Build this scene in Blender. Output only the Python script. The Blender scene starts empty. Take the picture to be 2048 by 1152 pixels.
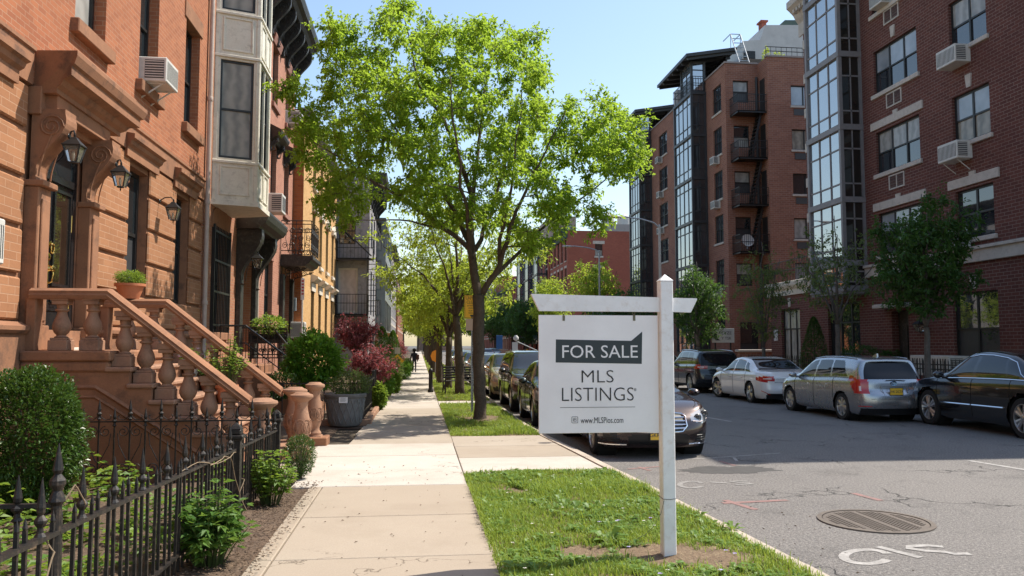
import bpy, bmesh, math, random
from math import sin, cos, pi, radians as rad, sqrt, atan2, tan, atan, hypot
from mathutils import Vector, Matrix, noise
V = Vector
scene = bpy.context.scene
C = scene.collection

# ------------------------------------------------------------------ camera, sky, sun, exposure
F_PX, PSI, TH = 1600.0, atan(.11596), atan(.07125)      # focal length in photo pixels, yaw to the right, pitch up
EYE = V((0, 0, 1.7))
FW = V((sin(PSI) * cos(TH), cos(PSI) * cos(TH), sin(TH)))
RT = V((cos(PSI), -sin(PSI), 0))
UP = RT.cross(FW)
cam_data = bpy.data.cameras.new('camera')
cam_data.sensor_width = 36
cam_data.lens = F_PX / 2048 * 36
cam_data.clip_start = .05
cam_data.clip_end = 3000
cam = bpy.data.objects.new('camera', cam_data)
C.objects.link(cam)
cam.matrix_world = Matrix(((RT.x, UP.x, -FW.x, EYE.x), (RT.y, UP.y, -FW.y, EYE.y), (RT.z, UP.z, -FW.z, EYE.z), (0, 0, 0, 1)))
scene.camera = cam

SUN_EL, SUN_LON = rad(54), rad(19)                       # the sun stands ahead and to the right
world = bpy.data.worlds.new('World')
scene.world = world
world.use_nodes = True
wn = world.node_tree.nodes
wl = world.node_tree.links
sky = wn.new('ShaderNodeTexSky')
sky.sky_type = 'NISHITA'
sky.sun_disc = False
sky.sun_elevation = SUN_EL
sky.sun_rotation = pi / 2 - SUN_LON
sky.air_density = 1.3
sky.dust_density = .9
sky.ozone_density = 1.0
wl.new(sky.outputs[0], wn['Background'].inputs[0])
wn['Background'].inputs[1].default_value = .145
sun_data = bpy.data.lights.new('sun', 'SUN')
sun_data.energy = 4.9
sun_data.angle = rad(.5)
sun_data.color = (1, .93, .82)
sun = bpy.data.objects.new('sun', sun_data)
C.objects.link(sun)
SUN_DIR = V((cos(SUN_LON) * cos(SUN_EL), sin(SUN_LON) * cos(SUN_EL), sin(SUN_EL)))
sun.rotation_euler = SUN_DIR.to_track_quat('Z', 'Y').to_euler()
vs = scene.view_settings
vs.view_transform = 'Standard'
vs.look = 'None'
vs.gamma = 1
vs.use_curve_mapping = False
vs.exposure = .54
scene.cycles.max_bounces = 7
scene.cycles.transparent_max_bounces = 8
scene.cycles.use_denoising = True

# ------------------------------------------------------------------ reading places off the photograph (2048 x 1152)
def ray(px, py): return FW * F_PX + RT * (px - 1024) + UP * (576 - py)
def oz(px, py, z=0):
    d = ray(px, py); return EYE + d * ((z - EYE.z) / d.z)
def ox(px, py, X):
    d = ray(px, py); return EYE + d * (X / d.x)
def oy(px, py, Y):
    d = ray(px, py); return EYE + d * (Y / d.y)
def xat(px, Y): return oy(px, 690, Y).x
def yat(px, X): return ox(px, 690, X).y

# ------------------------------------------------------------------ mesh building
class MB:
    def __init__(s, T=None):
        s.v = []; s.f = []; s.tone = []; s.T = T; s.t = 0.0
        s.flip = False
        if T is not None and Matrix.determinant(T.to_3x3()) < 0: s.flip = True
    def add(s, vs, fs):
        b = len(s.v)
        if s.T is not None: vs = [s.T @ V(p) for p in vs]
        s.v.extend([tuple(p) for p in vs])
        for f in fs:
            f = [i + b for i in f]
            if s.flip: f.reverse()
            s.f.append(f); s.tone.append(s.t)
        return s
    def poly(s, pts): return s.add(pts, [list(range(len(pts)))])
    def box(s, x0, x1, y0, y1, z0, z1):
        if x0 > x1: x0, x1 = x1, x0
        if y0 > y1: y0, y1 = y1, y0
        if z0 > z1: z0, z1 = z1, z0
        return s.add([(x0, y0, z0), (x1, y0, z0), (x1, y1, z0), (x0, y1, z0), (x0, y0, z1), (x1, y0, z1), (x1, y1, z1), (x0, y1, z1)],
                     [(0, 3, 2, 1), (4, 5, 6, 7), (0, 1, 5, 4), (1, 2, 6, 5), (2, 3, 7, 6), (3, 0, 4, 7)])
    def cbox(s, x0, x1, y0, y1, z0, z1, b=.01):
        # a box with chamfered edges
        if x0 > x1: x0, x1 = x1, x0
        if y0 > y1: y0, y1 = y1, y0
        if z0 > z1: z0, z1 = z1, z0
        b = min(b, (x1 - x0) * .45, (y1 - y0) * .45, (z1 - z0) * .45)
        vs = []; idx = {}
        for ix, x in enumerate((x0, x1)):
            for iy, y in enumerate((y0, y1)):
                for iz, z in enumerate((z0, z1)):
                    sx, sy, sz = (1 if ix == 0 else -1), (1 if iy == 0 else -1), (1 if iz == 0 else -1)
                    for k, p in enumerate(((x, y + sy * b, z + sz * b), (x + sx * b, y, z + sz * b), (x + sx * b, y + sy * b, z))):
                        idx[(ix, iy, iz, k)] = len(vs); vs.append(p)
        fs = []
        I = lambda a, b_, c, k: idx[(a, b_, c, k)]
        fs.append((I(0,0,0,0), I(0,0,1,0), I(0,1,1,0), I(0,1,0,0))); fs.append((I(1,0,0,0), I(1,1,0,0), I(1,1,1,0), I(1,0,1,0)))
        fs.append((I(0,0,0,1), I(1,0,0,1), I(1,0,1,1), I(0,0,1,1))); fs.append((I(0,1,0,1), I(0,1,1,1), I(1,1,1,1), I(1,1,0,1)))
        fs.append((I(0,0,0,2), I(0,1,0,2), I(1,1,0,2), I(1,0,0,2))); fs.append((I(0,0,1,2), I(1,0,1,2), I(1,1,1,2), I(0,1,1,2)))
        for a in (0, 1):
            for c in (0, 1):
                q = (I(a,c,0,0), I(a,c,1,0), I(a,c,1,1), I(a,c,0,1)); fs.append(q if a != c else q[::-1])
                q = (I(a,0,c,0), I(a,1,c,0), I(a,1,c,2), I(a,0,c,2)); fs.append(q if a == c else q[::-1])
                q = (I(0,a,c,1), I(1,a,c,1), I(1,a,c,2), I(0,a,c,2)); fs.append(q if a != c else q[::-1])
                for e in (0, 1):
                    q = (I(a,c,e,0), I(a,c,e,1), I(a,c,e,2)); fs.append(q if (a + c + e) % 2 == 1 else q[::-1])
        return s.add(vs, fs)
    def bar(s, p, q, w, h=None, up=(0, 0, 1)):
        p, q = V(p), V(q); h = h or w
        d = (q - p); L = d.length
        if L < 1e-6: return s
        d /= L; u = V(up)
        if abs(d.dot(u)) > .98: u = V((1, 0, 0))
        r = d.cross(u).normalized(); u = r.cross(d)
        vs = [c + r * a * w / 2 + u * b * h / 2 for c in (p, q) for a, b in ((-1, -1), (1, -1), (1, 1), (-1, 1))]
        return s.add(vs, [(0, 1, 2, 3), (7, 6, 5, 4), (0, 4, 5, 1), (1, 5, 6, 2), (2, 6, 7, 3), (3, 7, 4, 0)])
    def tube(s, pts, r, n=8, cap=True):
        pts = [V(p) for p in pts]
        if not hasattr(r, '__len__'): r = [r] * len(pts)
        vs = []; prev = None
        for i, p in enumerate(pts):
            d = (pts[min(i + 1, len(pts) - 1)] - pts[max(i - 1, 0)])
            if d.length < 1e-9: d = V((0, 0, 1))
            d.normalize()
            if prev is None:
                a = V((0, 0, 1)) if abs(d.z) < .9 else V((1, 0, 0))
                u = d.cross(a).normalized()
            else:
                u = (prev - d * prev.dot(d))
                u = u.normalized() if u.length > 1e-6 else d.orthogonal().normalized()
            prev = u; w = d.cross(u)
            for k in range(n):
                t = 2 * pi * k / n
                vs.append(p + (u * cos(t) + w * sin(t)) * r[i])
        fs = []
        for i in range(len(pts) - 1):
            for k in range(n):
                fs.append((i * n + k, i * n + (k + 1) % n, (i + 1) * n + (k + 1) % n, (i + 1) * n + k))
        if cap:
            fs.append(tuple(range(n - 1, -1, -1))); fs.append(tuple((len(pts) - 1) * n + k for k in range(n)))
        return s.add(vs, fs)
    def lathe(s, prof, c=(0, 0, 0), n=24, M=None, cap=True, sq=0, ph=0.0):
        # profile of (radius, height); sq = 4 gives a square turned solid
        if sq: n, ph = 4, pi / 4
        vs = []
        for r, z in prof:
            if sq: r *= sqrt(2)
            for k in range(n):
                t = 2 * pi * k / n + ph
                p = V((r * cos(t), r * sin(t), z))
                vs.append((M @ p if M else p) + V(c))
        fs = []
        for i in range(len(prof) - 1):
            for k in range(n):
                fs.append((i * n + k, i * n + (k + 1) % n, (i + 1) * n + (k + 1) % n, (i + 1) * n + k))
        if cap:
            fs.append(tuple(range(n - 1, -1, -1))); fs.append(tuple((len(prof) - 1) * n + k for k in range(n)))
        return s.add(vs, fs)
    def prism(s, poly, fn):
        # poly: 2D outline; fn(a, b, side) gives the 3D point on side 0 or 1
        n = len(poly)
        vs = [fn(a, b, 0) for a, b in poly] + [fn(a, b, 1) for a, b in poly]
        fs = [tuple(range(n - 1, -1, -1)), tuple(range(n, 2 * n))]
        fs += [(i, (i + 1) % n, n + (i + 1) % n, n + i) for i in range(n)]
        return s.add(vs, fs)
    def sweep(s, prof, path_fn, ends=True):
        # prof: outline list, path_fn(p) -> list of 3D points along the run for that profile point
        rows = [path_fn(p) for p in prof]
        m = len(rows[0]); vs = [q for r_ in rows for q in r_]; fs = []
        n = len(rows)
        for i in range(n):
            j = (i + 1) % n
            for k in range(m - 1): fs.append((i * m + k, j * m + k, j * m + k + 1, i * m + k + 1))
        if ends:
            fs.append(tuple(i * m for i in range(n))); fs.append(tuple(i * m + m - 1 for i in range(n - 1, -1, -1)))
        return s.add(vs, fs)
    def build(s, name, mat, parent=None, smooth=None, loc=None):
        me = bpy.data.meshes.new(name)
        me.from_pydata(s.v, [], s.f)
        if any(s.tone):
            a = me.attributes.new('tone', 'FLOAT', 'FACE'); a.data.foreach_set('value', s.tone)
        o = bpy.data.objects.new(name, me); C.objects.link(o)
        if mat: me.materials.append(mat)
        if smooth is not None:
            me.polygons.foreach_set('use_smooth', [True] * len(me.polygons))
            if smooth < 179:
                bm = bmesh.new(); bm.from_mesh(me); bmesh.ops.recalc_face_normals(bm, faces=bm.faces)
                for e in bm.edges:
                    if len(e.link_faces) == 2 and e.calc_face_angle(0) > rad(smooth): e.smooth = False
                bm.to_mesh(me); bm.free()
        if parent: o.parent = parent
        if loc: o.location = loc
        return o

def place(o, parent):
    o.parent = parent; return o
def tag(o, label=None, cat=None, group=None, kind=None):
    if label: o['label'] = label
    if cat: o['category'] = cat
    if group: o['group'] = group
    if kind: o['kind'] = kind
    return o
def thing(name, label, cat, loc=(0, 0, 0), rz=0, group=None):
    o = bpy.data.objects.new(name, None); C.objects.link(o)
    o.empty_display_size = .2
    o.location = loc; o.rotation_euler = (0, 0, rz)
    return tag(o, label, cat, group)
def copy_tree(o, parent=None):
    c = o.copy(); C.objects.link(c)
    if parent: c.parent = parent
    for ch in o.children: copy_tree(ch, c)
    return c
def dup(o, loc, rz=None, label=None, group=None, scale=None):
    c = copy_tree(o); c.location = loc
    if rz is not None: c.rotation_euler = (0, 0, rz)
    if label: c['label'] = label
    if group: c['group'] = group
    if scale: c.scale = scale if hasattr(scale, '__len__') else (scale,) * 3
    return c
def text(name, body, size, mat, M, parent, align='CENTER', sx=1.0, ext=.0008, offset=0.0):
    # lettering as a mesh: x to the right, y up, z out of the face, placed by matrix M
    cu = bpy.data.curves.new(name, 'FONT'); cu.body = body; cu.size = size; cu.align_x = align; cu.align_y = 'CENTER'
    cu.extrude = ext; cu.resolution_u = 3; cu.offset = offset
    tmp = bpy.data.objects.new('tmp', cu); C.objects.link(tmp)
    dg = bpy.context.evaluated_depsgraph_get()
    me = bpy.data.meshes.new_from_object(tmp.evaluated_get(dg))
    bpy.data.objects.remove(tmp); bpy.data.curves.remove(cu)
    me.transform(M @ Matrix.Diagonal((sx, 1, 1, 1)))
    me.materials.clear(); me.materials.append(mat)
    me.name = name
    o = bpy.data.objects.new(name, me); C.objects.link(o)
    if parent: o.parent = parent
    return o
def frame(o, x, y, z):
    # matrix with the given axes and origin
    return Matrix(((x[0], y[0], z[0], o[0]), (x[1], y[1], z[1], o[1]), (x[2], y[2], z[2], o[2]), (0, 0, 0, 1)))
def pchip(xs, ys):
    n = len(xs); h = [xs[i + 1] - xs[i] for i in range(n - 1)]; d = [(ys[i + 1] - ys[i]) / h[i] for i in range(n - 1)]
    m = [0] * n; m[0] = d[0]; m[-1] = d[-1]
    for i in range(1, n - 1):
        if d[i - 1] * d[i] > 0:
            w1, w2 = 2 * h[i] + h[i - 1], h[i] + 2 * h[i - 1]; m[i] = (w1 + w2) / (w1 / d[i - 1] + w2 / d[i])
    def f(x):
        if x <= xs[0]: return ys[0]
        if x >= xs[-1]: return ys[-1]
        i = 0
        while x > xs[i + 1]: i += 1
        t = (x - xs[i]) / h[i]; a, b = ys[i], ys[i + 1]
        return (2*t**3 - 3*t*t + 1) * a + (t**3 - 2*t*t + t) * h[i] * m[i] + (3*t*t - 2*t**3) * b + (t**3 - t*t) * h[i] * m[i + 1]
    return f

# ------------------------------------------------------------------ materials
MATS = {}
def nmat(name):
    m = bpy.data.materials.new(name); m.use_nodes = True
    nt = m.node_tree; b = nt.nodes['Principled BSDF']
    return m, nt.nodes, nt.links, b
def lin(r, g, b):
    f = lambda c: (c / 255 / 12.92) if c / 255 <= .04045 else ((c / 255 + .055) / 1.055) ** 2.4
    return (f(r), f(g), f(b), 1)
def mixcol(N, L, fac, a, b, blend='MIX'):
    m = N.new('ShaderNodeMix'); m.data_type = 'RGBA'; m.blend_type = blend
    for sock, v in ((m.inputs[0], fac), (m.inputs[6], a), (m.inputs[7], b)):
        if hasattr(v, 'links') or hasattr(v, 'is_linked'): L.new(v, sock)
        else: sock.default_value = v
    return m.outputs[2]
def math_n(N, L, op, a, b=0.0, c=0.0):
    m = N.new('ShaderNodeMath'); m.operation = op
    for i, v in enumerate((a, b, c)):
        if hasattr(v, 'is_linked'): L.new(v, m.inputs[i])
        else: m.inputs[i].default_value = v
    return m.outputs[0]
def noise_n(N, L, co, scale, detail=4, rough=.55):
    n = N.new('ShaderNodeTexNoise'); n.inputs['Scale'].default_value = scale; n.inputs['Detail'].default_value = detail
    n.inputs['Roughness'].default_value = rough
    if co: L.new(co, n.inputs['Vector'])
    return n.outputs['Fac']
def ramp(N, L, fac, a, b):
    m = N.new('ShaderNodeMapRange'); L.new(fac, m.inputs[0]); m.inputs[1].default_value = a; m.inputs[2].default_value = b
    return m.outputs[0]
def bump(N, L, b, h, strength=.3, dist=.01):
    n = N.new('ShaderNodeBump'); n.inputs['Strength'].default_value = strength; n.inputs['Distance'].default_value = dist
    L.new(h, n.inputs['Height']); L.new(n.outputs[0], b.inputs['Normal'])
def pos(N, world_space=True):
    if world_space: return N.new('ShaderNodeNewGeometry').outputs['Position']
    return N.new('ShaderNodeTexCoord').outputs['Object']
def rough(name, col, col2=None, scale=6, rgh=.8, bmp=.25, bd=.006, metallic=0, fine=60, world_space=True, amt=1.0, spec=.4, stain=None):
    """plain mottled surface: stone, concrete, soil, bark, paint"""
    if name in MATS: return MATS[name]
    m, N, L, b = nmat(name)
    co = pos(N, world_space)
    col2 = col2 or tuple(c * .72 for c in col[:3]) + (1,)
    f = ramp(N, L, noise_n(N, L, co, scale, 6, .65), .3, .7)
    if amt != 1: f = math_n(N, L, 'MULTIPLY', f, amt)
    c = mixcol(N, L, f, col, col2)
    g = ramp(N, L, noise_n(N, L, co, fine, 3), .25, .75)
    c = mixcol(N, L, .22, c, mixcol(N, L, g, tuple(x * .6 for x in col[:3]) + (1,), tuple(min(1, x * 1.25) for x in col[:3]) + (1,)))
    if stain:
        s_ = ramp(N, L, noise_n(N, L, co, stain[0], 8, .7), .52, .68)
        c = mixcol(N, L, math_n(N, L, 'MULTIPLY', s_, stain[2]), c, stain[1])
    L.new(c, b.inputs['Base Color'])
    b.inputs['Roughness'].default_value = rgh; b.inputs['Metallic'].default_value = metallic
    b.inputs['Specular IOR Level'].default_value = spec
    if bmp: bump(N, L, b, noise_n(N, L, co, fine, 5, .6), bmp, bd)
    MATS[name] = m; return m
def brick(name, c1, c2, mortar, bw=.21, bh=.068, ms=.012, bmp=.5, dark=.35, world_space=True):
    if name in MATS: return MATS[name]
    m, N, L, b = nmat(name)
    geo = N.new('ShaderNodeNewGeometry')
    sp = N.new('ShaderNodeSeparateXYZ'); L.new(geo.outputs['Position'], sp.inputs[0])
    sn = N.new('ShaderNodeSeparateXYZ'); L.new(geo.outputs['True Normal'], sn.inputs[0])
    ax = math_n(N, L, 'GREATER_THAN', math_n(N, L, 'ABSOLUTE', sn.outputs[0]), .6)
    az = math_n(N, L, 'GREATER_THAN', math_n(N, L, 'ABSOLUTE', sn.outputs[2]), .7)
    mu = N.new('ShaderNodeMix'); L.new(ax, mu.inputs[0]); L.new(sp.outputs[0], mu.inputs[2]); L.new(sp.outputs[1], mu.inputs[3])
    mz = N.new('ShaderNodeMix'); L.new(az, mz.inputs[0]); L.new(sp.outputs[2], mz.inputs[2]); L.new(sp.outputs[1], mz.inputs[3])
    cb = N.new('ShaderNodeCombineXYZ'); L.new(mu.outputs[0], cb.inputs[0]); L.new(mz.outputs[0], cb.inputs[1])
    t = N.new('ShaderNodeTexBrick'); L.new(cb.outputs[0], t.inputs['Vector'])
    t.inputs['Scale'].default_value = 1; t.inputs['Brick Width'].default_value = bw; t.inputs['Row Height'].default_value = bh
    t.inputs['Mortar Size'].default_value = ms * .5; t.inputs['Mortar Smooth'].default_value = .15; t.inputs['Bias'].default_value = -.1
    t.inputs['Color1'].default_value = c1; t.inputs['Color2'].default_value = c2; t.inputs['Mortar'].default_value = mortar
    co = geo.outputs['Position']
    big = ramp(N, L, noise_n(N, L, co, .7, 5, .6), .35, .7)
    c = mixcol(N, L, math_n(N, L, 'MULTIPLY', big, dark), t.outputs['Color'], tuple(x * .55 for x in c1[:3]) + (1,))
    fine = noise_n(N, L, co, 45, 4)
    soot = ramp(N, L, noise_n(N, L, co, 2.6, 7, .75), .55, .75)
    c = mixcol(N, L, math_n(N, L, 'MULTIPLY', soot, dark), c, tuple(x * .42 for x in c1[:3]) + (1,))
    c = mixcol(N, L, math_n(N, L, 'MULTIPLY', ramp(N, L, fine, .4, .8), .35), c, tuple(min(1, x * 1.35) for x in c2[:3]) + (1,))
    L.new(c, b.inputs['Base Color']); b.inputs['Roughness'].default_value = .88; b.inputs['Specular IOR Level'].default_value = .25
    h = math_n(N, L, 'ADD', math_n(N, L, 'MULTIPLY', t.outputs['Fac'], -1), math_n(N, L, 'MULTIPLY', fine, .35))
    bump(N, L, b, h, bmp, .008)
    MATS[name] = m; return m
def plain(name, col, rgh=.5, metallic=0, coat=0, spec=.5, ior=None, emit=None):
    if name in MATS: return MATS[name]
    m, N, L, b = nmat(name)
    b.inputs['Base Color'].default_value = col; b.inputs['Roughness'].default_value = rgh; b.inputs['Metallic'].default_value = metallic
    b.inputs['Coat Weight'].default_value = coat; b.inputs['Coat Roughness'].default_value = .03
    b.inputs['Specular IOR Level'].default_value = spec
    if ior: b.inputs['IOR'].default_value = ior
    if emit: b.inputs['Emission Color'].default_value = emit[0]; b.inputs['Emission Strength'].default_value = emit[1]
    MATS[name] = m; return m
def glass(name, col=(.012, .015, .017, 1), ior=1.9, wob=.0, rgh=.02, scale=1.2):
    """window glass seen from outside: dark behind, mirror-like, slightly uneven"""
    if name in MATS: return MATS[name]
    m, N, L, b = nmat(name)
    co = pos(N)
    f = ramp(N, L, noise_n(N, L, co, .8, 3), .35, .7)
    L.new(mixcol(N, L, f, col, tuple(c * 1.8 for c in col[:3]) + (1,)), b.inputs['Base Color'])
    b.inputs['Roughness'].default_value = rgh; b.inputs['IOR'].default_value = ior; b.inputs['Specular IOR Level'].default_value = .5
    if wob: bump(N, L, b, noise_n(N, L, co, scale, 1), wob, .03)
    MATS[name] = m; return m
def cloth(name, col, col2, scale=26):
    """hanging curtain behind glass: shading of uneven vertical folds painted as colour bands"""
    if name in MATS: return MATS[name]
    m, N, L, b = nmat(name)
    sp = N.new('ShaderNodeSeparateXYZ'); L.new(pos(N), sp.inputs[0])
    s_ = math_n(N, L, 'ADD', sp.outputs[0], sp.outputs[1])
    wob = math_n(N, L, 'MULTIPLY', noise_n(N, L, pos(N), 1.8, 2), 11)
    w = math_n(N, L, 'SINE', math_n(N, L, 'ADD', math_n(N, L, 'MULTIPLY', s_, scale), wob))
    n = math_n(N, L, 'MULTIPLY', noise_n(N, L, pos(N), 5, 3), 2)
    L.new(mixcol(N, L, ramp(N, L, math_n(N, L, 'ADD', w, n), -.6, 2.6), col2, col), b.inputs['Base Color'])  # the darker cloth colour paints the shade inside the folds
    b.inputs['Roughness'].default_value = .06; b.inputs['Specular IOR Level'].default_value = .45
    MATS[name] = m; return m
def leafmat(name, c1, c2, trans, tw=.5, rgh=.5):
    """leaves: colour varies per leaf, light comes through"""
    if name in MATS: return MATS[name]
    m, N, L, b = nmat(name)
    at = N.new('ShaderNodeAttribute'); at.attribute_name = 'tone'
    n = ramp(N, L, noise_n(N, L, pos(N), .9, 3), .35, .65)
    f = math_n(N, L, 'ADD', math_n(N, L, 'MULTIPLY', at.outputs['Fac'], .75), math_n(N, L, 'MULTIPLY', n, .25))
    c = mixcol(N, L, f, c1, c2)
    L.new(c, b.inputs['Base Color']); b.inputs['Roughness'].default_value = rgh; b.inputs['Specular IOR Level'].default_value = .35
    tr = N.new('ShaderNodeBsdfTranslucent'); L.new(mixcol(N, L, .8, c, trans), tr.inputs[0])
    ms = N.new('ShaderNodeMixShader'); ms.inputs[0].default_value = tw
    L.new(b.outputs[0], ms.inputs[1]); L.new(tr.outputs[0], ms.inputs[2])
    L.new(ms.outputs[0], N['Material Output'].inputs[0])
    MATS[name] = m; return m
def carpaint(name, col, metallic=.5, rgh=.35, coat=1.0):
    if name in MATS: return MATS[name]
    m, N, L, b = nmat(name)
    f = noise_n(N, L, pos(N, False), 900, 1)
    L.new(mixcol(N, L, math_n(N, L, 'MULTIPLY', f, .35), col, tuple(min(1, c * 1.5 + .01) for c in col[:3]) + (1,)), b.inputs['Base Color'])
    d = ramp(N, L, noise_n(N, L, pos(N, False), 2.5, 4), .3, .8)
    L.new(math_n(N, L, 'ADD', math_n(N, L, 'MULTIPLY', d, .05), rgh - .03), b.inputs['Roughness'])
    b.inputs['Metallic'].default_value = metallic; b.inputs['Coat Weight'].default_value = coat; b.inputs['Coat Roughness'].default_value = .04
    MATS[name] = m; return m

IRON = rough('black_iron', (.012, .012, .012, 1), (.03, .026, .022, 1), scale=12, rgh=.45, bmp=.15, bd=.002)
WHITE = rough('white_paint', (.90, .875, .86, 1), (.87, .84, .82, 1), scale=5, rgh=.4, bmp=.06, bd=.002, fine=9, stain=(14, (.55, .42, .32, 1), .3))
CHROME = plain('chrome', (.75, .75, .76, 1), .12, 1)
STEEL = rough('galvanised_steel', (.42, .44, .45, 1), (.33, .34, .36, 1), scale=14, rgh=.42, metallic=.7, bmp=.05)
RUBBER = rough('tyre_rubber', (.018, .018, .018, 1), (.03, .03, .029, 1), scale=20, rgh=.8, bmp=.1, world_space=False)
BLACKP = plain('black_plastic', (.012, .012, .013, 1), .45)
DARK = plain('dark_void', (.004, .004, .004, 1), .9)
# ------------------------------------------------------------------ the setting: ground, road, pavements
ROAD_Z = -.14
KL = [(3.2, -40), (3.2, 0), (3.05, 5.5), (2.96, 7), (2.83, 9.3), (2.7, 11.3), (2.43, 15.1), (2.32, 18), (2.3, 24), (2.3, 400)]
KR = [(14.9, -40), (14.5, 8), (14.0, 14), (13.7, 17), (12.95, 20), (12.65, 23), (12.5, 30), (12.3, 60), (12.3, 400)]
def interp(poly, y):
    for (x0, y0), (x1, y1) in zip(poly, poly[1:]):
        if y0 <= y <= y1: return x0 + (x1 - x0) * (y - y0) / (y1 - y0)
    return poly[-1][0]
def kl(y): return interp(KL, y)
def kr(y): return interp(KR, y)
def asphalt():
    m, N, L, b = nmat('asphalt')
    co = pos(N)
    big = ramp(N, L, noise_n(N, L, co, .35, 5, .6), .3, .7)
    c = mixcol(N, L, big, (.155, .142, .132, 1), (.105, .098, .094, 1))
    sp = ramp(N, L, noise_n(N, L, co, 36, 2, .85), .38, .66)
    c = mixcol(N, L, math_n(N, L, 'MULTIPLY', sp, .75), c, (.36, .33, .30, 1))
    sp2 = ramp(N, L, noise_n(N, L, co, 85, 2, .8), .46, .7)
    c = mixcol(N, L, math_n(N, L, 'MULTIPLY', sp2, .6), c, (.03, .03, .032, 1))
    st = ramp(N, L, noise_n(N, L, co, 1.1, 8, .75), .54, .7)
    c = mixcol(N, L, math_n(N, L, 'MULTIPLY', st, .55), c, (.05, .047, .045, 1))
    vo = N.new('ShaderNodeTexVoronoi'); vo.feature = 'DISTANCE_TO_EDGE'; vo.inputs['Scale'].default_value = .55
    wq = N.new('ShaderNodeVectorMath'); wq.operation = 'ADD'; L.new(co, wq.inputs[0])
    nz = N.new('ShaderNodeTexNoise'); nz.inputs['Scale'].default_value = 2.2; nz.inputs['Detail'].default_value = 5; L.new(co, nz.inputs['Vector'])
    L.new(nz.outputs['Color'], wq.inputs[1]); L.new(wq.outputs[0], vo.inputs['Vector'])
    cr = ramp(N, L, vo.outputs['Distance'], .012, .002)
    msk = ramp(N, L, noise_n(N, L, co, .5, 2), .5, .6)
    cr = math_n(N, L, 'MULTIPLY', cr, msk)
    c = mixcol(N, L, math_n(N, L, 'MULTIPLY', cr, .8), c, (.02, .02, .02, 1))
    L.new(c, b.inputs['Base Color']); b.inputs['Roughness'].default_value = .82; b.inputs['Specular IOR Level'].default_value = .35
    bump(N, L, b, math_n(N, L, 'ADD', noise_n(N, L, co, 55, 4, .7), math_n(N, L, 'MULTIPLY', cr, -1.2)), .9, .014)
    return m
ASPHALT = asphalt()
def concrete():
    m, N, L, b = nmat('concrete_slab')
    co = pos(N)
    at = N.new('ShaderNodeAttribute'); at.attribute_name = 'tone'
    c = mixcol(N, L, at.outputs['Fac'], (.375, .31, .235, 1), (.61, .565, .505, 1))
    big = ramp(N, L, noise_n(N, L, co, 1.1, 6, .65), .35, .75)
    c = mixcol(N, L, math_n(N, L, 'MULTIPLY', big, .3), c, (.31, .25, .19, 1))
    g = ramp(N, L, noise_n(N, L, co, 75, 3, .7), .35, .7)
    c = mixcol(N, L, math_n(N, L, 'MULTIPLY', g, .45), c, (.25, .2, .16, 1))
    sp = ramp(N, L, noise_n(N, L, co, 9, 5, .75), .66, .76)
    c = mixcol(N, L, math_n(N, L, 'MULTIPLY', sp, .45), c, (.16, .13, .1, 1))
    vo = N.new('ShaderNodeTexVoronoi'); vo.inputs['Scale'].default_value = 2.3; L.new(co, vo.inputs['Vector'])
    gum = math_n(N, L, 'MULTIPLY', ramp(N, L, vo.outputs['Distance'], .075, .055), ramp(N, L, noise_n(N, L, co, 3.1, 1), .5, .56))
    c = mixcol(N, L, math_n(N, L, 'MULTIPLY', gum, .5), c, (.13, .11, .095, 1))
    v2 = N.new('ShaderNodeTexVoronoi'); v2.feature = 'DISTANCE_TO_EDGE'; v2.inputs['Scale'].default_value = .42
    nz = N.new('ShaderNodeTexNoise'); nz.inputs['Scale'].default_value = 3; nz.inputs['Detail'].default_value = 6; L.new(co, nz.inputs['Vector'])
    wq = N.new('ShaderNodeVectorMath'); wq.operation = 'ADD'; L.new(co, wq.inputs[0]); L.new(nz.outputs['Color'], wq.inputs[1]); L.new(wq.outputs[0], v2.inputs['Vector'])
    crk = math_n(N, L, 'MULTIPLY', ramp(N, L, v2.outputs['Distance'], .006, .001), ramp(N, L, noise_n(N, L, co, .6, 2), .5, .55))
    c = mixcol(N, L, math_n(N, L, 'MULTIPLY', crk, .75), c, (.09, .07, .05, 1))
    wet = ramp(N, L, noise_n(N, L, co, .45, 6, .7), .5, .62)
    c = mixcol(N, L, math_n(N, L, 'MULTIPLY', wet, .22), c, (.24, .19, .14, 1))
    L.new(c, b.inputs['Base Color']); b.inputs['Roughness'].default_value = .9; b.inputs['Specular IOR Level'].default_value = .2
    bump(N, L, b, math_n(N, L, 'ADD', noise_n(N, L, co, 60, 5, .7), math_n(N, L, 'MULTIPLY', crk, -1)), .3, .006)
    return m
CONC = concrete()
SOIL = rough('garden_soil', (.13, .085, .055, 1), (.06, .04, .028, 1), scale=9, rgh=.95, bmp=.9, bd=.03, fine=28, stain=(30, (.30, .22, .15, 1), .6))
TURF = rough('turf_soil', (.21, .145, .09, 1), (.13, .09, .055, 1), scale=7, rgh=.95, bmp=.9, bd=.03, fine=30, stain=(18, (.36, .28, .17, 1), .6))
KERB = rough('kerb_stone', (.50, .42, .34, 1), (.36, .30, .25, 1), scale=3, rgh=.88, bmp=.3, fine=50, stain=(6, (.2, .17, .14, 1), .4))
JOINT = rough('joint_dirt', (.10, .075, .05, 1), (.06, .05, .035, 1), scale=20, rgh=.95, bmp=.5)

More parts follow.
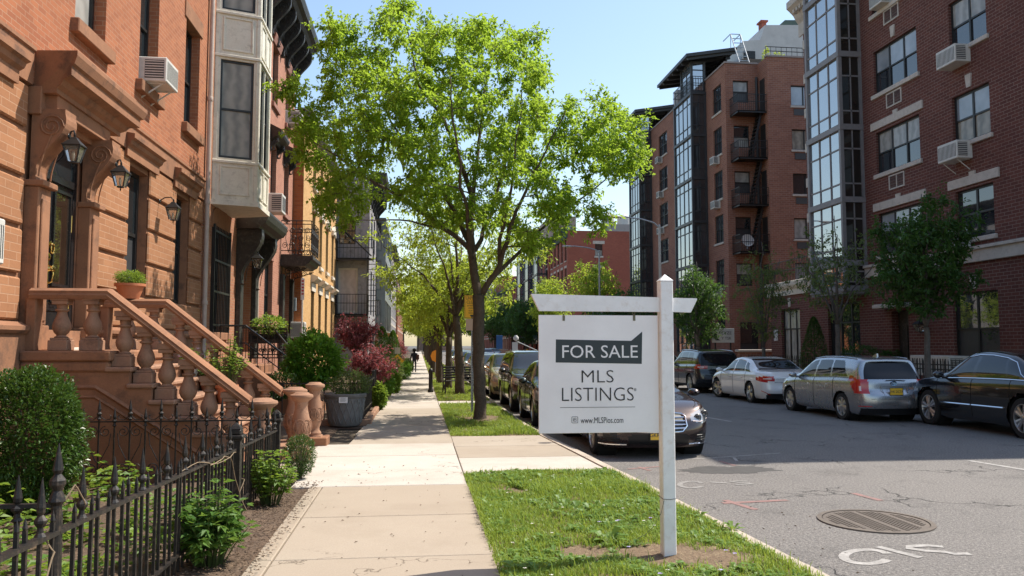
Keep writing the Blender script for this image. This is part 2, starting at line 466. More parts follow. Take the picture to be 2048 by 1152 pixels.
MB().poly([(-900, -300, -.30), (900, -300, -.30), (900, 1500, -.30), (-900, 1500, -.30)]).build('ground', rough('bare_ground', (.12, .11, .1, 1), scale=.2), None)['kind'] = 'structure'
m = MB()
ys = [-40, 0, 4, 5.5, 7, 8, 9.3, 10.3, 11.3, 13, 14, 15.1, 17, 18, 20, 23, 24, 27, 30, 34, 60, 120, 400]
m.add([p for y in ys for p in ((kl(y) - .06, y, ROAD_Z), (kr(y) + .06, y, ROAD_Z))], [(2 * i, 2 * i + 1, 2 * i + 3, 2 * i + 2) for i in range(len(ys) - 1)])
m.build('road', ASPHALT)['kind'] = 'structure'
# kerbs: stone lengths with open joints
def kerb_strip(fn, side, y0, y1):
    b = MB(); y = y0
    while y < y1:
        L_ = 1.5 if y < 60 else 12
        a, c = y + .004, min(y + L_, y1) - .004
        xa, xc = fn(a), fn(c)
        t = random.uniform(-.004, .004)
        w = .15 * side
        pr = [(0, -.29), (.012, .0), (.03, .012), (.15, .014), (.15, -.29)]
        b.sweep(pr, lambda p: [(xa - side * p[0], a, p[1] + t), (xc - side * p[0], c, p[1] + t)])
        y += L_
    return b
random.seed(3)
kerb_strip(kl, 1, -6, 220).build('kerb', KERB)['kind'] = 'structure'
kerb_strip(kr, -1, -6, 220).build('kerb', KERB)['kind'] = 'structure'
# left pavement: dirt bed with slabs
base = MB()
base.add([p for y in ys for p in ((-14, y, -.05), (kl(y) - .14, y, -.05))], [(2 * i, 2 * i + 1, 2 * i + 3, 2 * i + 2) for i in range(len(ys) - 1)])
base.build('pavement_bed', JOINT)['kind'] = 'structure'
sl = MB()
def slab(x0, x1, y0, y1, tone, xb0=None, xb1=None, dz=0.0):
    # x0/x1 at the near edge, xb0/xb1 at the far edge
    g = .006
    xb0 = x0 if xb0 is None else xb0; xb1 = x1 if xb1 is None else xb1
    z = random.uniform(-.003, .003) + dz
    c = .008
    sl.t = max(.01, min(1, tone + random.uniform(-.09, .09)))
    lo = [(x0 + g, y0 + g, -.08), (x1 - g, y0 + g, -.08), (xb1 - g, y1 - g, -.08), (xb0 + g, y1 - g, -.08)]
    md = [(p[0], p[1], z - c) for p in lo]
    hi = [(x0 + g + c, y0 + g + c, z), (x1 - g - c, y0 + g + c, z), (xb1 - g - c, y1 - g - c, z), (xb0 + g + c, y1 - g - c, z)]
    sl.add(lo + md + hi, [(8, 9, 10, 11)] + [(a + i, a + (i + 1) % 4, a + 4 + (i + 1) % 4, a + 4 + i) for a in (0, 4) for i in range(4)])
def wl_(y): return -1.14 if y < 10.3 else (-1.14 + .34 * min(1, (y - 10.3) / 13)) if y < 23.3 else -.8
def wr_(y): return .645 - .065 * max(0, min(1, (y - 6) / 17))
y = -6.0
while y < 9.8:
    y1 = min(y + 1.58, 9.95)
    if 9.95 - y1 < .3: y1 = 9.95
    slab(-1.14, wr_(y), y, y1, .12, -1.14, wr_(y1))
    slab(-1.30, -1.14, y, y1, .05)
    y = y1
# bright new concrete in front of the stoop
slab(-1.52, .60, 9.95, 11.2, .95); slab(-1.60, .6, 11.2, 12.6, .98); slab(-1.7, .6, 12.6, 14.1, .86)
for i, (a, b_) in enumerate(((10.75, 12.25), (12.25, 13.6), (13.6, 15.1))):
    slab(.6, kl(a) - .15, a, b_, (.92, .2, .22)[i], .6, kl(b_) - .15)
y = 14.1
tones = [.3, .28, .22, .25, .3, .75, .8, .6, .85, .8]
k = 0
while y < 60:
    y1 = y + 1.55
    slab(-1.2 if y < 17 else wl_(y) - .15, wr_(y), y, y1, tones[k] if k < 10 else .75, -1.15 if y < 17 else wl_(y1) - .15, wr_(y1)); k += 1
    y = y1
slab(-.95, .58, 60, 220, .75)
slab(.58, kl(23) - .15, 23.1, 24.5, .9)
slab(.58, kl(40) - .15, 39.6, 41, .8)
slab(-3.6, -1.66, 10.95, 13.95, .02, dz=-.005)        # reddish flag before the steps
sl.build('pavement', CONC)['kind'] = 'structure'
# right pavement
rp = MB(); y = -6
random.seed(8)
while y < 220:
    L_ = 2 if y < 70 else 20
    rp.t = random.uniform(.15, .5)
    xa, xb = kr(y) + .15, kr(y + L_) + .15
    rp.add([(xa, y + .01, 0), (15.2, y + .01, 0), (15.2, y + L_ - .01, 0), (xb, y + L_ - .01, 0)], [(0, 1, 2, 3)])
    y += L_
rp.build('pavement', CONC)['kind'] = 'structure'
rb = MB()
rb.add([p for y in ys for p in ((kr(y) + .1, y, -.04), (40, y, -.04))], [(2 * i, 2 * i + 1, 2 * i + 3, 2 * i + 2) for i in range(len(ys) - 1)])
rb.build('front_yard_bed', JOINT)['kind'] = 'structure'
# soil: strip by the fence, garden
def dirt(name, x0, x1, y0, y1, z, amp, mat, nx=30, ny=60, edge=None):
    b = MB(); vs = []
    for j in range(ny + 1):
        for i in range(nx + 1):
            u, w = i / nx, j / ny
            yy = y0 + (y1 - y0) * w
            xr = x1 if edge is None else edge(yy)
            xx = x0 + (xr - x0) * u
            e = min(1, 6 * min(u, 1 - u)) * min(1, 12 * min(w, 1 - w))
            h = z + e * amp * (noise.noise(V((xx * 1.3, yy * 1.3, 3))) * .6 + .6 + .35 * noise.noise(V((xx * 6, yy * 6, 9))))
            vs.append((xx, yy, h))
    b.add(vs, [(j * (nx + 1) + i, j * (nx + 1) + i + 1, (j + 1) * (nx + 1) + i + 1, (j + 1) * (nx + 1) + i) for j in range(ny) for i in range(nx)])
    o = b.build(name, mat, smooth=180); o['kind'] = 'structure'; return vs
dirt('soil', -1.85, -1.28, -2, 10.2, -.03, .07, SOIL)
dirt('garden_soil', -4.92, -1.80, -2, 10.85, -.02, .12, SOIL, 40, 90)
dirt('garden_soil', -4.92, -1.62, 14.2, 17.0, -.03, .08, SOIL, 20, 20)
dirt('garden_soil', -4.92, -1.05, 17.0, 60, -.03, .08, SOIL, 12, 100)
def sedge(y): return kl(y) - .15
TV1 = dirt('turf', .62, 0, -2, 10.78, -.03, .06, TURF, 40, 100, sedge)
TV2 = dirt('turf', .58, 0, 15.05, 23.1, -.03, .07, TURF, 24, 60, sedge)
dirt('turf', .58, 0, 24.5, 39.6, -.03, .06, TURF, 12, 60, sedge)
dirt('turf', .58, 0, 41, 150, -.03, .06, TURF, 6, 60, sedge)
dirt('front_yard_soil', 15.35, 17.5, -2, 36, -.02, .08, SOIL, 8, 60)

# ---- markings and worn paint on the road
PAINT = rough('road_paint', (.42, .40, .375, 1), (.22, .205, .19, 1), scale=9, rgh=.8, bmp=.3, fine=45, stain=(26, (.13, .122, .115, 1), .95))
FAINT = rough('faint_road_paint', (.30, .285, .265, 1), (.19, .18, .17, 1), scale=9, rgh=.8, bmp=.3, fine=45, stain=(24, (.13, .122, .115, 1), .95))
REDP = rough('red_spray_paint', (.30, .16, .145, 1), (.19, .135, .12, 1), scale=9, rgh=.85, bmp=.3, fine=45, stain=(26, (.15, .135, .125, 1), .95))
RZ = ROAD_Z + .004
def on_road(pts, name, mat, label, cat, group=None, z=RZ):
    b = MB()
    for pl in pts: b.poly([tuple(V((*oz(px, py, z)[:2], z))) for px, py in pl])
    o = b.build(name, mat); tag(o, label, cat, group); return o
def stroke(pts, w, z=RZ):
    # a painted stroke of even real width along photographed points
    q = [oz(px, py, z) for px, py in pts]; L_ = []; R_ = []
    for i, p in enumerate(q):
        d = q[min(i + 1, len(q) - 1)] - q[max(i - 1, 0)]; d.z = 0; d.normalize(); n = V((-d.y, d.x, 0))
        L_.append(p + n * w / 2); R_.append(p - n * w / 2)
    b = MB(); n = len(q)
    return L_, R_, n
def strokes(name, mat, lst, label, cat, w=.1, group=None):
    b = MB()
    for k, pts in enumerate(lst):
        L_, R_, n = stroke(pts, w, RZ + .0005 * k)
        b.add([tuple(p) for p in L_ + R_], [(i, i + 1, n + i + 1, n + i) for i in range(n - 1)])
    o = b.build(name, mat); tag(o, label, cat, group); return o
def arc(cx, cy, rx, ry, a0, a1, n=12): return [(cx + rx * cos(rad(a0 + (a1 - a0) * i / n)), cy - ry * sin(rad(a0 + (a1 - a0) * i / n))) for i in range(n + 1)]
strokes('road_lettering', PAINT, [
    arc(1733, 1113, 46, 14, 25, 335, 20), [(1756, 1093), (1842, 1115)],
    [(1886, 1093), (1852, 1090.5), (1820, 1092.5), (1818, 1096.5), (1850, 1101), (1892, 1103.5), (1906, 1107), (1940, 1107)]],
    'large worn white letters painted on the near asphalt beside the manhole', 'road marking', .085)
strokes('road_lettering', FAINT, [
    arc(1383, 969, 24, 6.5, 30, 330), [(1420, 964), (1455, 966)], [(1495, 962.5), (1475, 961.8), (1462, 963), (1478, 965), (1498, 966), (1504, 967.6), (1470, 969)]],
    'small worn white letters painted on the asphalt behind the sign post', 'road marking', .075)
strokes('lane_line', PAINT, [[(1938, 921), (2080, 944)]], 'pale yellowish lane dash on sunlit asphalt at the right', 'road marking', .11)
strokes('lane_line', PAINT, [[(1400, 832), (1462, 843)]], 'white lane dash in the building shade past the dark sedan', 'road marking', .12)
strokes('parking_line', PAINT, [[(1338, 920), (1420, 916), (1560, 906)], [(1468, 915), (1474, 922)]], 'thin white parking line with a tick crossing before the dark sedan', 'road marking', .05)
strokes('spray_mark', REDP, [[(1450, 1000), (1512, 1019)], [(1445, 1006), (1575, 1000)]], 'faded red utility cross sprayed on the asphalt nearest the sign post', 'road marking', .09, 'red spray marks on the road')
strokes('spray_mark', REDP, [[(1706, 986), (1762, 1001)]], 'single short red utility stroke sprayed beyond the manhole', 'road marking', .09, 'red spray marks on the road')
strokes('spray_mark', REDP, [[(1256, 938), (1330, 932)], [(1278, 934), (1300, 941)]], 'faint red utility arrow sprayed beside the kerb in front of the dark sedan', 'road marking', .06, 'red spray marks on the road')
strokes('spray_mark', REDP, [[(1440, 922), (1470, 931)]], 'short faint red dash sprayed near the thin white parking line', 'road marking', .07, 'red spray marks on the road')
PATCH = rough('asphalt_patch', (.06, .056, .054, 1), (.085, .08, .075, 1), scale=6, rgh=.85, bmp=.5, bd=.01, fine=60)
def blob(cx, cy, rx, ry, seed, n=90):
    random.seed(seed); pts = []
    for i in range(n):
        a = 2 * pi * i / n; r = 1 + .32 * noise.noise(V((cos(a) * 1.7, sin(a) * 1.7, seed))) + .3 * noise.noise(V((cos(a) * 5, sin(a) * 5, seed + 9)))
        pts.append((cx + rx * r * cos(a), cy + ry * r * sin(a)))
    return pts
ptch = on_road([blob(1450, 940, 92, 8, 4)], 'asphalt_patch', PATCH, None, None, z=ROAD_Z + .002); ptch['kind'] = 'structure'
# ---- manhole cover
mc = oz(1750, 1043, ROAD_Z)
mh = thing('manhole_cover', 'round rusty iron manhole cover with a raised grid set in the asphalt', 'manhole cover', (mc.x, mc.y, ROAD_Z))
RUST = rough('rusty_iron', (.17, .14, .115, 1), (.11, .092, .078, 1), scale=10, rgh=.6, metallic=.3, bmp=.4, fine=70, world_space=False)
MRAD = .52
MB().lathe([(MRAD + .05, .001), (MRAD + .05, .014), (MRAD + .0, .014), (MRAD, .006), (MRAD, .001)], n=48).build('frame', RUST, mh, smooth=30)
b = MB().lathe([(MRAD - .008, .001), (MRAD - .008, .008), (0.001, .008)], n=48, cap=False)
n = 22; stp = 2 * MRAD / n
for i in range(n):
    for j in range(n):
        x, y = -MRAD + (i + .5) * stp, -MRAD + (j + .5) * stp
        if hypot(x, y) < MRAD - .06 and (i % 6 != 5) : b.box(x - stp * .33, x + stp * .33, y - stp * .33, y + stp * .33, .007, .013)
b.build('cover_plate', RUST, mh)
# ------------------------------------------------------------------ grass
GRASS = leafmat('grass_blade', (.10, .20, .02, 1), (.28, .36, .06, 1), (.46, .56, .08, 1), .38)
WEED = leafmat('weed_leaf', (.10, .20, .03, 1), (.17, .28, .05, 1), (.36, .46, .08, 1), .35)
def blade(b, x, y, z, h, w, lean, az, tone):
    b.t = tone
    dx, dy = cos(az), sin(az); nx, ny = -dy * w / 2, dx * w / 2
    m1, m2 = lean * .3 * h, lean * h
    b.add([(x - nx, y - ny, z), (x + nx, y + ny, z), (x + dx * m1 - nx * .8, y + dy * m1 - ny * .8, z + h * .6), (x + dx * m1 + nx * .8, y + dy * m1 + ny * .8, z + h * .6),
           (x + dx * m2, y + dy * m2, z + h * (1 - .18 * lean * lean))], [(0, 1, 3, 2), (2, 3, 4)])
def gz(x, y, base=-.0): return base + .012 + .035 * noise.noise(V((x * 1.3, y * 1.3, 3)))
def grass(name, y0, y1, n, hmul, wmul, seed, bare=()):
    random.seed(seed); b = MB()
    for _ in range(n):
        y = random.uniform(y0, y1); e0, e1 = .60, kl(y) - .12
        x = random.uniform(e0, e1)
        d = min(x - e0, e1 - x)
        dens = .72 + .75 * noise.noise(V((x * 1.6, y * 1.6, 5))) + .3 * noise.noise(V((x * 6, y * 6, 15)))
        for bx, by, br in bare:
            q = hypot(x - bx, (y - by) * 1.0) / br
            if q < 1.15: dens -= 1.15 * (1.25 - q)
        if y1 - y < .12: dens += .2
        if random.random() > dens + .12: continue
        lush = .75 + .9 * max(0, noise.noise(V((x * .9, y * .9, 40))))
        h = random.uniform(.03, .085) * hmul * lush
        if random.random() < .04: h *= 1.9
        tn = random.random() * .6 + .4 * (.5 + .9 * noise.noise(V((x * 1.1, y * 1.1, 77))))
        blade(b, x, y, gz(x, y) - .012, h, random.uniform(.004, .008) * wmul, random.uniform(.1, 1.0), random.uniform(0, 6.28), max(.01, min(1, tn)))
    o = b.build(name, GRASS); o['kind'] = 'stuff'; return o
POST = oz(1337, 1110)
BARE = [(POST.x - .12, POST.y - .02, .34), (POST.x - .7, POST.y + .12, .26), (POST.x + .35, POST.y - .25, .28), (1.45, 5.6, .3), (1.1, 9.4, .25)]
grass('grass', 4.6, 10.72, 70000, 1.05, 1.2, 11, BARE)
grass('grass', 15.1, 23.0, 34000, 1.15, 2.0, 12, [(1.42, 18.5, .75)])
grass('grass', 24.6, 39.5, 16000, 1.2, 3.2, 13, [(1.37, 27.4, .5)])
grass('grass', 41, 120, 9000, 1.5, 6, 14)
def rosette(b, x, y, z, r, n):
    # low leafy weed: leaves spreading from one point
    for k in range(n):
        a = random.uniform(0, 6.28); l = r * random.uniform(.5, 1); w = l * .42; up = random.uniform(.15, .9)
        d = V((cos(a), sin(a), 0)); s_ = V((-sin(a), cos(a), 0)); o = V((x, y, z))
        b.t = random.uniform(.05, 1)
        m_ = o + d * l * .55 + V((0, 0, l * up * .7)); t = o + d * l + V((0, 0, l * up * .6))
        b.add([o, m_ + s_ * w * .5 - V((0, 0, w * .1)), t, m_ - s_ * w * .5 - V((0, 0, w * .1)), m_ + V((0, 0, -w * .15))], [(0, 4, 1), (0, 3, 4), (1, 4, 2), (4, 3, 2)])
random.seed(21); b = MB(); fl = MB(); yl = MB(); vi = MB()
for _ in range(2600):
    y = random.uniform(5, 10.75); x = random.uniform(.66, kl(y) - .15)
    if noise.noise(V((x * 1.2, y * 1.2, 60))) < -.12 or any(hypot(x - p, y - q) < r * .8 for p, q, r in BARE): continue
    rosette(b, x, y, gz(x, y), random.uniform(.03, .10) * (1.5 if random.random() < .1 else 1), random.randint(5, 9))
for px, py, r, n in ((1215, 1085, .22, 26), (1010, 985, .12, 14), (1075, 1010, .12, 14), (1180, 955, .15, 18), (1130, 950, .15, 16), (1465, 1060, .13, 14), (1390, 1075, .12, 12)):
    p = oz(px, py); rosette(b, p.x, p.y, 0, r, n)
o = b.build('weeds', WEED); o['kind'] = 'stuff'
def flower(b, x, y, z, r):
    for k in range(7):
        a = 2 * pi * k / 7 + random.random(); b.add([(x, y, z), (x + r * cos(a - .35), y + r * sin(a - .35), z + r * .3), (x + r * 1.2 * cos(a), y + r * 1.2 * sin(a), z + r * .2), (x + r * cos(a + .35), y + r * sin(a + .35), z + r * .3)], [(0, 1, 2, 3)])
for _ in range(20):
    y = random.uniform(5.6, 10.2); x = random.uniform(.75, 2.2); flower(fl, x, y, gz(x, y) + random.uniform(.04, .08), .013)
for _ in range(10):
    y = random.uniform(5.4, 7.5); x = random.uniform(1.6, 2.6); flower(vi, x, y, gz(x, y) + random.uniform(.05, .08), .016)
o = fl.build('clover_flowers', plain('white_petal', (.75, .72, .62, 1), .6)); o['kind'] = 'stuff'
o = vi.build('violet_flowers', plain('violet_petal', (.42, .35, .62, 1), .6)); o['kind'] = 'stuff'
# bits of litter leaves and pebbles
random.seed(5); b = MB()
for _ in range(2600):
    q = random.random()
    if q < .86: q *= .5; y = random.uniform(5.2, 10.2); x = random.uniform(-1.8, -1.2) + .08 * random.random() ** 3
    elif q < .95: y = random.uniform(5.2, 12); x = random.uniform(-1.3, .66)
    else: y = random.uniform(5.5, 9); x = random.uniform(3.0, 4.2)
    if q >= .45 and random.random() < .55: continue
    r = random.uniform(.006, .018); z = .004 if q < .95 else ROAD_Z + .003
    if q < .45: z = .015 + .03 * random.random()
    a = random.uniform(0, 6.28); b.t = random.uniform(.05, 1)
    b.add([(x + r * cos(a), y + r * sin(a), z), (x + r * .5 * cos(a + 1.6), y + r * .5 * sin(a + 1.6), z + r * .4), (x - r * cos(a), y - r * sin(a), z), (x + r * .5 * cos(a - 1.6), y + r * .5 * sin(a - 1.6), z + r * .5)], [(0, 1, 2, 3)])
o = b.build('leaf_litter', rough('dry_leaf', (.20, .13, .08, 1), (.05, .035, .022, 1), scale=13, bmp=0)); o['kind'] = 'stuff'

# ------------------------------------------------------------------ the sale sign
SY = 6.44
sign = thing('sale_sign', 'white wooden post with a crossarm and hanging white for sale board on the grass verge', 'sign', (POST.x, SY, 0))
def S(px, py, Y=SY): p = oy(px, py, Y); return (p.x - POST.x, p.z)
h_sh = S(1337, 562, SY - .05)[1]; h_top = S(1340, 549, SY)[1]
b = MB(); b.cbox(-.053, .053, -.053, .053, -.1, h_sh, .006)
b.lathe([(.055, h_sh - .001), (.055, h_sh + .006), (.002, h_top)], sq=4)
post = b.build('post', WHITE, sign)
a0, a1 = S(1062, 588), S(1078, 622); a2, a3 = S(1392, 597), S(1380, 625)
b = MB(); ta = .024
b.prism([(a0[0], a0[1]), (a0[0] + .004, a0[1] - .012), (a1[0], a1[1]), (-.0535, S(1322, 624)[1]), (-.0535, S(1322, 595)[1])], lambda x, z, s: (x, -ta if s else ta, z))
b.prism([(.0535, S(1355, 596)[1]), (.0535, S(1355, 624)[1]), (a3[0], a3[1]), (a2[0], a2[1] - .012), (a2[0], a2[1])], lambda x, z, s: (x, -ta if s else ta, z))
b.build('crossarm', WHITE, sign)
BX0, BZ1 = S(1077, 630); BX1, BZ0 = S(1318, 864)
BOARDM = rough('sign_board', (.92, .87, .855, 1), (.90, .85, .835, 1), scale=1.5, rgh=.35, bmp=0, fine=2.5, stain=(30, (.7, .66, .64, 1), .12))
b = MB(); b.cbox(BX0, BX1, -.008, .008, BZ0, BZ1, .002); board = b.build('board', BOARDM, sign)
FY = -.0085
def fit_text(body, px0, px1, py0, py1, mat, parent, name='lettering', off=0.0, Y=None):
    """lettering scaled to the photographed box"""
    x0, z1 = S(px0, py0); x1, z0 = S(px1, py1)
    o = text(name, body, 1, mat, Matrix.Identity(4), parent, 'LEFT', offset=off)
    co = [v.co for v in o.data.vertices]
    mx0, mx1 = min(c.x for c in co), max(c.x for c in co); my0, my1 = min(c.y for c in co), max(c.y for c in co)
    for v in o.data.vertices:
        c = v.co
        v.co = (x0 + (c.x - mx0) / (mx1 - mx0) * (x1 - x0), FY - .0012 - (.0006 if c.z > 0 else 0), z0 + (c.y - my0) / (my1 - my0) * (z1 - z0))
    return o
SLATE = plain('slate_print', (.030, .042, .046, 1), .5)
INK = plain('black_print', (.022, .02, .022, 1), .5)
WPRINT = plain('white_print', (.82, .79, .78, 1), .5)
bp = [S(*p) for p in ((1111.4, 678.8), (1111, 724.9), (1282.9, 727.7), (1283.8, 663.2), (1261.9, 681.7))]
MB().prism(bp, lambda x, z, s: (x, FY - (.0008 if s else -.002), z)).build('banner', SLATE, board)
fit_text('FOR SALE', 1124, 1275, 690.5, 715.5, WPRINT, board)
fit_text('MLS', 1162.6, 1226.8, 740.4, 764.8, INK, board, off=-.012)
fit_text('LISTINGS', 1123.5, 1267, 775.4, 801, INK, board, off=-.012)
fit_text('®', 1267.3, 1272.2, 776, 782, INK, board)
fit_text('www.MLSPios.com', 1160.8, 1246, 834.5, 845.5, INK, board)
l0 = S(1119.7, 815.0); l1 = S(1269.7, 816.8)
MB().box(l0[0], l1[0], FY - .001, FY + .002, l0[1] - .0018, l0[1] + .0018).build('rule_line', INK, board)
i0 = S(1143.2, 833); i1 = S(1155.2, 846)
b = MB(); cx, cz = (i0[0] + i1[0]) / 2, (i0[1] + i1[1]) / 2; r = (i1[0] - i0[0]) / 2
ring = [(cx + r * sx * (1 if k else .86), cz + r * sz * (.86 if k else 1)) for sx, sz, k in ((-1, 1, 0), (1, 1, 0), (1, 1, 1), (1, -1, 1), (1, -1, 0), (-1, -1, 0), (-1, -1, 1), (-1, 1, 1))]
for k in range(8):
    p, q = ring[k], ring[(k + 1) % 8]
    b.bar((p[0], FY - .0005, p[1]), (q[0], FY - .0005, q[1]), .003, .003)
b.bar((cx - r * .45, FY - .0005, cz - r * .5), (cx - r * .45, FY - .0005, cz + r * .5), .003, .003)
b.tube([(cx + r * .12 + r * .35 * cos(t * pi / 8), FY - .0005, cz + r * .3 + r * .28 * sin(t * pi / 8)) for t in range(17)], .0016, 5)
b.tube([(cx + r * .12 + r * .4 * cos(t * pi / 8), FY - .0005, cz - r * .3 + r * .32 * sin(t * pi / 8)) for t in range(17)], .0016, 5)
b.build('house_emblem', INK, board)
BRASS_OLD = rough('tarnished_metal', (.22, .20, .14, 1), (.10, .09, .06, 1), scale=60, rgh=.45, metallic=.7, bmp=.1, world_space=False)
for px in (1127, 1267.5):
    x, zt = S(px, 623); _, zb = S(px, 641.5)
    b = MB()
    b.tube([(x + .011 * cos(t * pi / 6), 0, zt - .012 + .013 * sin(t * pi / 6)) for t in range(13)], .003, 6)
    b.tube([(x, .010 * cos(t * pi / 6), zt - .03 + .011 * sin(t * pi / 6)) for t in range(13)], .003, 6)
    b.box(x - .010, x + .010, -.0115, -.0085, zb, zt - .036); b.box(x - .010, x + .010, .0085, .0115, zb, zt - .036)
    b.box(x - .010, x + .010, -.0115, .0115, zt - .036, zt - .032)
    b.lathe([(.004, 0), (.004, .003), (.001, .004)], c=(x, -.0115, zb + .018), n=8, M=Matrix.Rotation(pi / 2, 3, 'X'))
    b.build('hanger', BRASS_OLD, sign)
b = MB(); z1 = S(1337, 999, SY - .053)[1]
b.tube([(-.055, -.055, z1 + .004), (0, -.057, z1), (.055, -.055, z1 + .006), (.057, .055, z1 + .012), (-.057, .055, z1 + .01), (-.055, -.055, z1 + .004)], .0022, 5)
cord = [S(1324, 998), S(1316, 1022), S(1300, 1045), S(1282, 1060), S(1262, 1068)]
b.tube([(x, -.055 - .03 * k, z) for k, (x, z) in enumerate(cord)], .0018, 5)
b.build('cord', rough('grey_cord', (.10, .09, .075, 1), bmp=0), sign)
# ------------------------------------------------------------------ facade kit
def TL(X): return Matrix(((0, 1, 0, X), (1, 0, 0, 0), (0, 0, 1, 0), (0, 0, 0, 1)))       # faces the street from the left: u = Y, v out = +X
def TR(X): return Matrix(((0, -1, 0, X), (1, 0, 0, 0), (0, 0, 1, 0), (0, 0, 0, 1)))      # faces the street from the right: u = Y, v out = -X
def TF(Y): return Matrix(((1, 0, 0, 0), (0, -1, 0, Y), (0, 0, 1, 0), (0, 0, 0, 1)))      # faces the camera: u = X, v out = -Y
def TA(p, q):
    # any wall running from p to q (plan points); outside is on the right-hand side of p -> q turned to v
    d = V((q[0] - p[0], q[1] - p[1], 0)).normalized(); n = V((d.y, -d.x, 0))
    return Matrix(((d.x, n.x, 0, p[0]), (d.y, n.y, 0, p[1]), (0, 0, 1, 0), (0, 0, 0, 1)))
def wall(b, u0, u1, z0, z1, ops=(), v=0.0):
    """a wall face with real openings: ops = (u0, u1, z0, z1, depth)"""
    us = sorted({u0, u1, *[o[i] for o in ops for i in (0, 1) if u0 < o[i] < u1]})
    zs = sorted({z0, z1, *[o[i] for o in ops for i in (2, 3) if z0 < o[i] < z1]})
    for a, c in zip(us, us[1:]):
        for e, g in zip(zs, zs[1:]):
            mu, mz = (a + c) / 2, (e + g) / 2
            if any(o[0] < mu < o[1] and o[2] < mz < o[3] for o in ops): continue
            b.add([(a, v, e), (c, v, e), (c, v, g), (a, v, g)], [(0, 1, 2, 3)])
    for o in ops:
        a, c, e, g, d = o[:5]
        for p, q in (((a, e), (a, g)), ((a, g), (c, g)), ((c, g), (c, e)), ((c, e), (a, e))):
            b.add([(p[0], v, p[1]), (q[0], v, q[1]), (q[0], v - d, q[1]), (p[0], v - d, p[1])], [(0, 1, 2, 3)])
    return b
WINBLK = rough('black_window_frame', (.016, .016, .016, 1), (.03, .03, .03, 1), rgh=.4, bmp=.05)
GLASS = glass('window_glass', ior=1.8, wob=.06)
GLASSB = glass('bright_window_glass', (.02, .026, .032, 1), ior=2.6, wob=.05)
CURT = cloth('grey_curtain', (.36, .33, .27, 1), (.17, .155, .125, 1), 16)
CURTW = cloth('white_curtain', (.42, .41, .38, 1), (.24, .235, .22, 1), 15)
BLIND = glass('blind_behind_glass', (.30, .32, .34, 1), ior=1.8)
SCREEN = rough('insect_screen', (.045, .047, .05, 1), (.06, .06, .062, 1), rgh=.35, bmp=0)
def window(parent, T, u0, u1, z0, z1, d=.18, fm=None, up=None, lo=None, mull=1, fw=.05, meet=True, sill=None, sillm=None, lintel=None, linm=None, name='window', transom=None):
    """sash window set d deep: frame part with panes, sill and lintel under it. mull = lights across"""
    fm = fm or WINBLK; up = up or GLASS; lo = lo or up
    v0 = -d
    b = MB(T)
    b.box(u0, u0 + fw, v0 - .06, v0 + .02, z0, z1); b.box(u1 - fw, u1, v0 - .06, v0 + .02, z0, z1)
    b.box(u0 + fw, u1 - fw, v0 - .06, v0 + .02, z1 - fw, z1); b.box(u0 + fw, u1 - fw, v0 - .06, v0 + .025, z0, z0 + fw * 1.2)
    zm = z0 + (z1 - z0) * (transom or .5)
    if meet: b.box(u0 + fw, u1 - fw, v0 - .05, v0 + .01, zm - fw * .45, zm + fw * .45)
    for k in range(1, mull):
        um = u0 + (u1 - u0) * k / mull; b.box(um - fw * .6, um + fw * .6, v0 - .055, v0 + .015, z0 + fw, z1 - fw)
    w = b.build(name, fm, parent)
    if meet:
        g = MB(T); g.add([(u0 + fw, v0 - .012, zm), (u1 - fw, v0 - .012, zm), (u1 - fw, v0 - .012, z1 - fw), (u0 + fw, v0 - .012, z1 - fw)], [(0, 1, 2, 3)]); g.build('pane', up, w)
        g = MB(T); g.add([(u0 + fw, v0 - .03, z0 + fw), (u1 - fw, v0 - .03, z0 + fw), (u1 - fw, v0 - .03, zm), (u0 + fw, v0 - .03, zm)], [(0, 1, 2, 3)]); g.build('pane', lo, w)
    else:
        g = MB(T); g.add([(u0 + fw, v0 - .012, z0 + fw), (u1 - fw, v0 - .012, z0 + fw), (u1 - fw, v0 - .012, z1 - fw), (u0 + fw, v0 - .012, z1 - fw)], [(0, 1, 2, 3)]); g.build('pane', up, w)
    if sill: MB(T).cbox(u0 - sill[0], u1 + sill[0], -d, sill[1], z0 - sill[2], z0 + .004, .012).build('sill', sillm, w)
    if lintel: MB(T).cbox(u0 - lintel[0], u1 + lintel[0], -d + .03, lintel[1], z1 - .004, z1 + lintel[2], .01).build('lintel', linm, w)
    return w
def house_box(parent, mat, x0, x1, y0, y1, z0, z1, faces='NSB'):
    """plain rear and side walls and the roof slab"""
    b = MB()
    if 'S' in faces: b.poly([(x0, y0, z0), (x1, y0, z0), (x1, y0, z1), (x0, y0, z1)])
    if 'N' in faces: b.poly([(x1, y1, z0), (x0, y1, z0), (x0, y1, z1), (x1, y1, z1)])
    if 'B' in faces: b.poly([(x0, y1, z0), (x0, y0, z0), (x0, y0, z1), (x0, y1, z1)])
    if 'F' in faces: b.poly([(x1, y0, z0), (x1, y1, z0), (x1, y1, z1), (x1, y0, z1)])
    return b
ROOF = rough('roof_felt', (.10, .10, .10, 1), (.06, .06, .06, 1), scale=2, bmp=.2)
def roof(parent, x0, x1, y0, y1, z):
    return MB().poly([(x0, y0, z), (x1, y0, z), (x1, y1, z), (x0, y1, z)]).build('roof', ROOF, parent)
BRICK1 = brick('orange_red_brick', (.41, .152, .072, 1), (.285, .10, .052, 1), (.41, .255, .165, 1), .215, .075, .012, .5, .45)
RUSTIC = brick('brown_painted_brick', (.39, .185, .092, 1), (.315, .143, .07, 1), (.47, .285, .18, 1), .34, .105, .012, .45, .4)
BSTONE = rough('brownstone', (.325, .155, .082, 1), (.215, .10, .054, 1), scale=2.4, rgh=.88, bmp=.5, fine=55, stain=(3.2, (.11, .062, .042, 1), .8))
